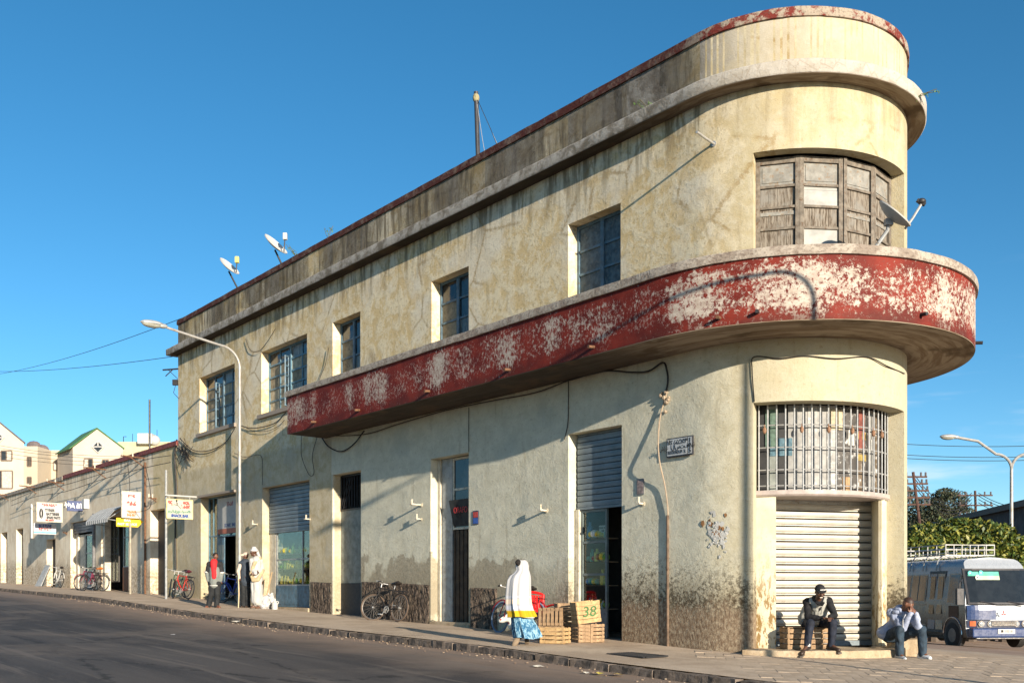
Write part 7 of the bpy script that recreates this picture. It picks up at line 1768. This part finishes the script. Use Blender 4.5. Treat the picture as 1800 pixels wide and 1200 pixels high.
for i in range(len(ids)-1):
    for k in range(L_-1):
        mid_z = (st_[i][k][2]+st_[i][k+1][2])/2
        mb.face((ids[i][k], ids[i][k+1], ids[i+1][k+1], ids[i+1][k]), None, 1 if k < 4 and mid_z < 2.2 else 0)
    mb.face((ids[i][L_-1], ids[i][0], ids[i+1][0], ids[i+1][L_-1]), None, 0)
mb.face(ids[-1], None, 0)
# front face as a grid of strips from left to right
for k in range(L_//2):
    a, b, c, d = k, k+1, L_-2-k, L_-1-k
    if a < c: mb.face((ids[0][a], ids[0][d], ids[0][c], ids[0][b]) if b != c else (ids[0][a], ids[0][d], ids[0][b]), None, 0)
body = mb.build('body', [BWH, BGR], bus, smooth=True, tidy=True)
def fq(x_, z_, off=.0):
    y_ = (max(0, z_-1.15)*.30 if z_ < 2.3 else .345+(z_-2.3)*.9) + (abs(x_/BW-.5)*2)**4*.14 - off; return V((x_, y_, z_))
def fpanel(name, x0, x1, z0, z1, off, th, m, par=bus, nx=8, nz=3, **k_):
    mb = MB(); g_ = {}
    for s_ in (0, 1):
        for i in range(nx+1):
            for j in range(nz+1): g_[s_, i, j] = mb.pt(fq(x0+(x1-x0)*i/nx, z0+(z1-z0)*j/nz, off if s_ == 0 else off-th))
    for s_ in (0, 1):
        for i in range(nx):
            for j in range(nz): mb.face((g_[s_,i,j], g_[s_,i+1,j], g_[s_,i+1,j+1], g_[s_,i,j+1]))
    for i in range(nx):
        for j in (0, nz): mb.face((g_[0,i,j], g_[0,i+1,j], g_[1,i+1,j], g_[1,i,j]))
    for j in range(nz):
        for i in (0, nx): mb.face((g_[0,i,j], g_[0,i,j+1], g_[1,i,j+1], g_[1,i,j]))
    return mb.build(name, m, par, smooth=False, **k_)
fpanel('windscreen', .10, BW-.10, 1.30, 2.20, .02, .05, TINT, nz=4)
fpanel('windscreen_seal', .05, BW-.05, 2.20, 2.25, .026, .05, BDK, nz=1); fpanel('windscreen_seal', .05, BW-.05, 1.25, 1.30, .026, .05, BDK, nz=1)
fpanel('windscreen_seal', .05, .10, 1.30, 2.20, .026, .05, BDK, nx=1, nz=4); fpanel('windscreen_seal', BW-.10, BW-.05, 1.30, 2.20, .026, .05, BDK, nx=1, nz=4)
fpanel('sun_strip', .16, 1.05, 2.04, 2.16, .026, .004, mat('green_screen_sticker', (.05,.36,.26), .5, bump=0)); fpanel('sun_strip', .36, 1.05, 1.93, 2.04, .026, .004, mat('pale_screen_sticker', (.42,.48,.33), .5, bump=0))
for x_, z_, m_ in ((.22,2.12,'t'),(.52,2.13,'t'),(.40,2.0,'w')):
    mb = MB(); c_ = fq(x_, z_, .036); mb.tube([c_+V((0,.01,0)), c_+V((0,-.004,0))], .065, 16); mb.build('round_sticker', mat('teal_disc', (.03,.40,.36), .5, bump=0) if m_ == 't' else WHITE, bus)
    mb = MB(); mb.tube([c_+V((0,-.0045,0)), c_+V((0,-.007,0))], .02, 10); mb.build('sticker_centre', BDK if m_ == 'w' else WHITE, bus)
fpanel('front_shade_panel', .02, .80, .82, 1.22, .008, .004, BBL); fpanel('lower_front', .02, BW-.02, .60, .80, .010, .012, mat('bus_navy_trim', (.02,.03,.07), .35, bump=0))  # upper dark blue panel paints the shadow lying on the bus front
for x_ in (.16,):
    fpanel('indicator', x_-.08, x_+.07, .64, .78, .018, .006, mat('amber_red_lamp', (.5,.12,.04), .25, bump=0), nx=2, nz=1)
for x_ in (.37, .62, BW-.37, BW-.62):
    c_ = fq(x_, .705, .015); mb = MB(); mb.tube([c_+V((0,.02,0)), c_+V((0,-.02,0))], .085, 20); h_ = mb.build('headlight', CHR, bus, smooth=True); mb = MB(); mb.ell(c_+V((0,-.018,0)), (.068,.02,.068), None, 16, 8); o = mb.build('lens', mat('headlight_glass', (.25,.27,.28), .08, bump=0), None, org=(0,0,0), smooth=True); o.parent = h_
mb = MB(); mb.box((BW/2,-.03,.71), (.75,.04,.14)); gr_ = mb.build('grille', BDK, bus)
for k in range(4): mb = MB(); mb.box((BW/2,-.055,.66+.034*k), (.72,.015,.014)); o = mb.build('grille_bar', CHR, None, org=(0,0,0)); o.parent = gr_
mb = MB(); mb.box((BW/2,-.02,.46), (BW-.06,.24,.26)); mb.build('bumper', BBL, bus, tidy=True, bevel=.04)
mb = MB(); mb.box((BW/2,-.10,.31), (BW-.3,.06,.04)); mb.build('bumper_bar', CHR, bus, tidy=True, bevel=.01)
mb = MB(); mb.box((1.02,-.150,.50), (.50,.012,.13)); pl = mb.build('number_plate', WHITE, bus, tidy=True)
text('■ 10318', 'plate_number', .095, INKK, bus, V((1.02,-.158,.50)), M(((1,0,0),(0,0,-1),(0,1,0))), ext=.001)
mb = MB(); RLG = mat('red_emblem', (.50,.02,.03), .4, bump=0); cE = V((1.02,-.012,.99))
for k in range(3):
    a = R_(90+120*k); d_ = V((cos(a), 0, sin(a))); n_ = V((-sin(a), 0, cos(a))); i = len(mb.v); r_ = .075
    pts = [cE, cE+d_*r_*.58+n_*r_*.34, cE+d_*r_*1.15, cE+d_*r_*.58-n_*r_*.34]
    for q_ in pts: mb.pt(q_+V((0,0,0)))
    for q_ in pts: mb.pt(q_+V((0,-.012,0)))
    mb.face((i,i+1,i+2,i+3)); mb.face((i+7,i+6,i+5,i+4))
    for e_ in range(4): mb.face((i+e_, i+(e_+1) % 4, i+4+(e_+1) % 4, i+4+e_))
mb.build('emblem', RLG, bus)
for x0, x1, z1 in ((.45, 1.0, 1.27),(1.25, 1.8, 1.27)):
    mb = MB(); mb.tube([fq(x0+.5, 1.22, .05), fq(x0+.2, 1.28, .06), fq(x0-.1, 1.33, .06)], .012, 6); mb.build('wiper', BDK, bus)
# side: windows, door, trims (x = 0 side faces the camera)
def sx(z_): return 0.0 if z_ < 1.3 else (.03*(z_-1.3)/.15 if z_ < 1.45 else .03+.07*(z_-1.45)/.6 if z_ < 2.05 else .10+.03*(z_-2.05)/.25)
def spanel(name, y0, y1, z0, z1, off, m, par=bus, th=.012):
    a0, a1 = sx(z0)-off, sx(z1)-off; mb = MB(); mb.hexa([(a0,y0,z0),(a0+th,y0,z0),(a0+th,y1,z0),(a0,y1,z0),(a1,y0,z1),(a1+th,y0,z1),(a1+th,y1,z1),(a1,y1,z1)]); o = mb.build(name, m, None, org=(0,0,0)); o.parent = par; return o
TRM = mat('beige_window_trim', (.45,.38,.27), .4, bump=0)
wi = [(2.35,3.15),(3.25,4.15),(4.25,5.15),(5.25,6.1)]
for y0, y1 in wi:
    f_ = spanel('side_window', y0-.04, y1+.04, 1.28, 2.12, .012, TRM); spanel('pane', y0, y1, 1.32, 2.08, .016, TINT, f_)
    spanel('pane_divider', (y0+y1)/2-.02, (y0+y1)/2+.02, 1.32, 2.08, .02, BDK, f_)
f_ = spanel('cab_window', .50, 1.12, 1.25, 2.12, .012, TRM); spanel('pane', .56, 1.06, 1.30, 2.08, .016, TINT, f_); spanel('lower_pane', .52, 1.0, .86, 1.20, .014, TINT, f_)
f_ = spanel('passenger_door', 1.28, 2.20, .42, 2.20, .010, BDK); spanel('door_leaf', 1.34, 1.72, .50, 2.12, .018, BGR, f_); spanel('door_leaf', 1.77, 2.14, .50, 2.12, .018, BBL, f_)
spanel('door_glass', 1.40, 1.66, .95, 2.05, .024, TINT, f_); spanel('door_glass', 1.83, 2.08, .95, 2.05, .024, TINT, f_)
spanel('waist_strip', 2.25, 6.3, 1.20, 1.235, .014, TRM); spanel('sill_strip', 2.25, 6.3, .60, .63, .014, TRM); spanel('skirt_panel', 2.25, 6.3, .32, .59, .008, mat('bus_lower_grey', (.10,.105,.11), .5, bump=0))
spanel('side_marker', 2.6, 2.72, .42, .50, .014, mat('orange_marker', (.5,.2,.05), .3, bump=0))
# wheels
def bwheel(x_, y_):
    mb = MB(); mb.tube([(x_-.11,y_,.36),(x_-.10,y_,.36),(x_+.10,y_,.36),(x_+.11,y_,.36)], [.30,.36,.36,.30], 26); w_ = mb.build('wheel', RUBBER, bus, smooth=True); mb = MB(); sg = -1 if x_ < 1 else 1
    mb.tube([(x_+sg*.115,y_,.36),(x_+sg*.06,y_,.36)], [.20,.10], 20); o = mb.build('rim', RIMD, None, org=(0,0,0), smooth=True); o.parent = w_
for x_ in (.09, BW-.09):
    for y_ in (.80, 4.6): bwheel(x_, y_)
mb = MB(); mb.tube([(-.006,.80,.36),(.03,.80,.36)], .46, 28); mb.build('wheel_arch', BDK, bus)
mb = MB(); mb.ring((-.012,.80,.40), .47, .018, 'x', 24, 6, a0=0, a1=pi); mb.build('arch_trim', CHR, bus, smooth=True)
mb = MB(); mb.box((BW/2, 3.4, .34), (BW-.25, 5.6, .2)); mb.build('chassis', BDK, bus)
mb = MB(); mb.tube([(.02,.35,1.95),(-.18,.15,1.85),(-.20,.12,1.6)], .018, 6); mb.box((-.20,.12,1.46), (.20,.10,.46)); mb.build('wing_mirror', BDK, bus, tidy=True, bevel=.02)
# roof rack
rk = MB(); zr = BH+.05; y0, y1, x0, x1 = 1.6, 6.1, .25, BW-.25
for z_ in (zr, zr+.16, zr+.30):
    rk.tube([(x0,y0,z_),(x1,y0,z_),(x1,y1,z_),(x0,y1,z_)], .018, 6, closed=True)
rack = rk.build('roof_rack', WHITE, bus)
for k in range(7):
    mb = MB(); xx = x0+(x1-x0)*k/6; mb.tube([(xx,y0,zr),(xx,y0,zr+.30)], .016, 6); o = mb.build('rack_post', WHITE, None, org=(0,0,0)); o.parent = rack
for k in range(1, 10):
    for xx in (x0, x1):
        mb = MB(); yy = y0+(y1-y0)*k/9; mb.tube([(xx,yy,zr),(xx,yy,zr+.30)], .016, 6); o = mb.build('rack_post', WHITE, None, org=(0,0,0)); o.parent = rack
for k in range(12):
    mb = MB(); yy = y0+(y1-y0)*(k+.5)/12; mb.box(((x0+x1)/2,yy,zr+.0), (x1-x0,.10,.03)); o = mb.build('rack_slat', WHITE, None, org=(0,0,0)); o.parent = rack
for k in range(5):
    mb = MB(); yy = y0+.2+.75*k; mb.tube([(x0,yy,zr),(.12,yy,BH-.12),(.06,yy,BH-.40)], .02, 6); o = mb.build('rack_bracket', WHITE if k % 2 else GREYM, None, org=(0,0,0)); o.parent = rack
# interior: seats and a driver's headrest seen through the screen are left dark behind tinted glass
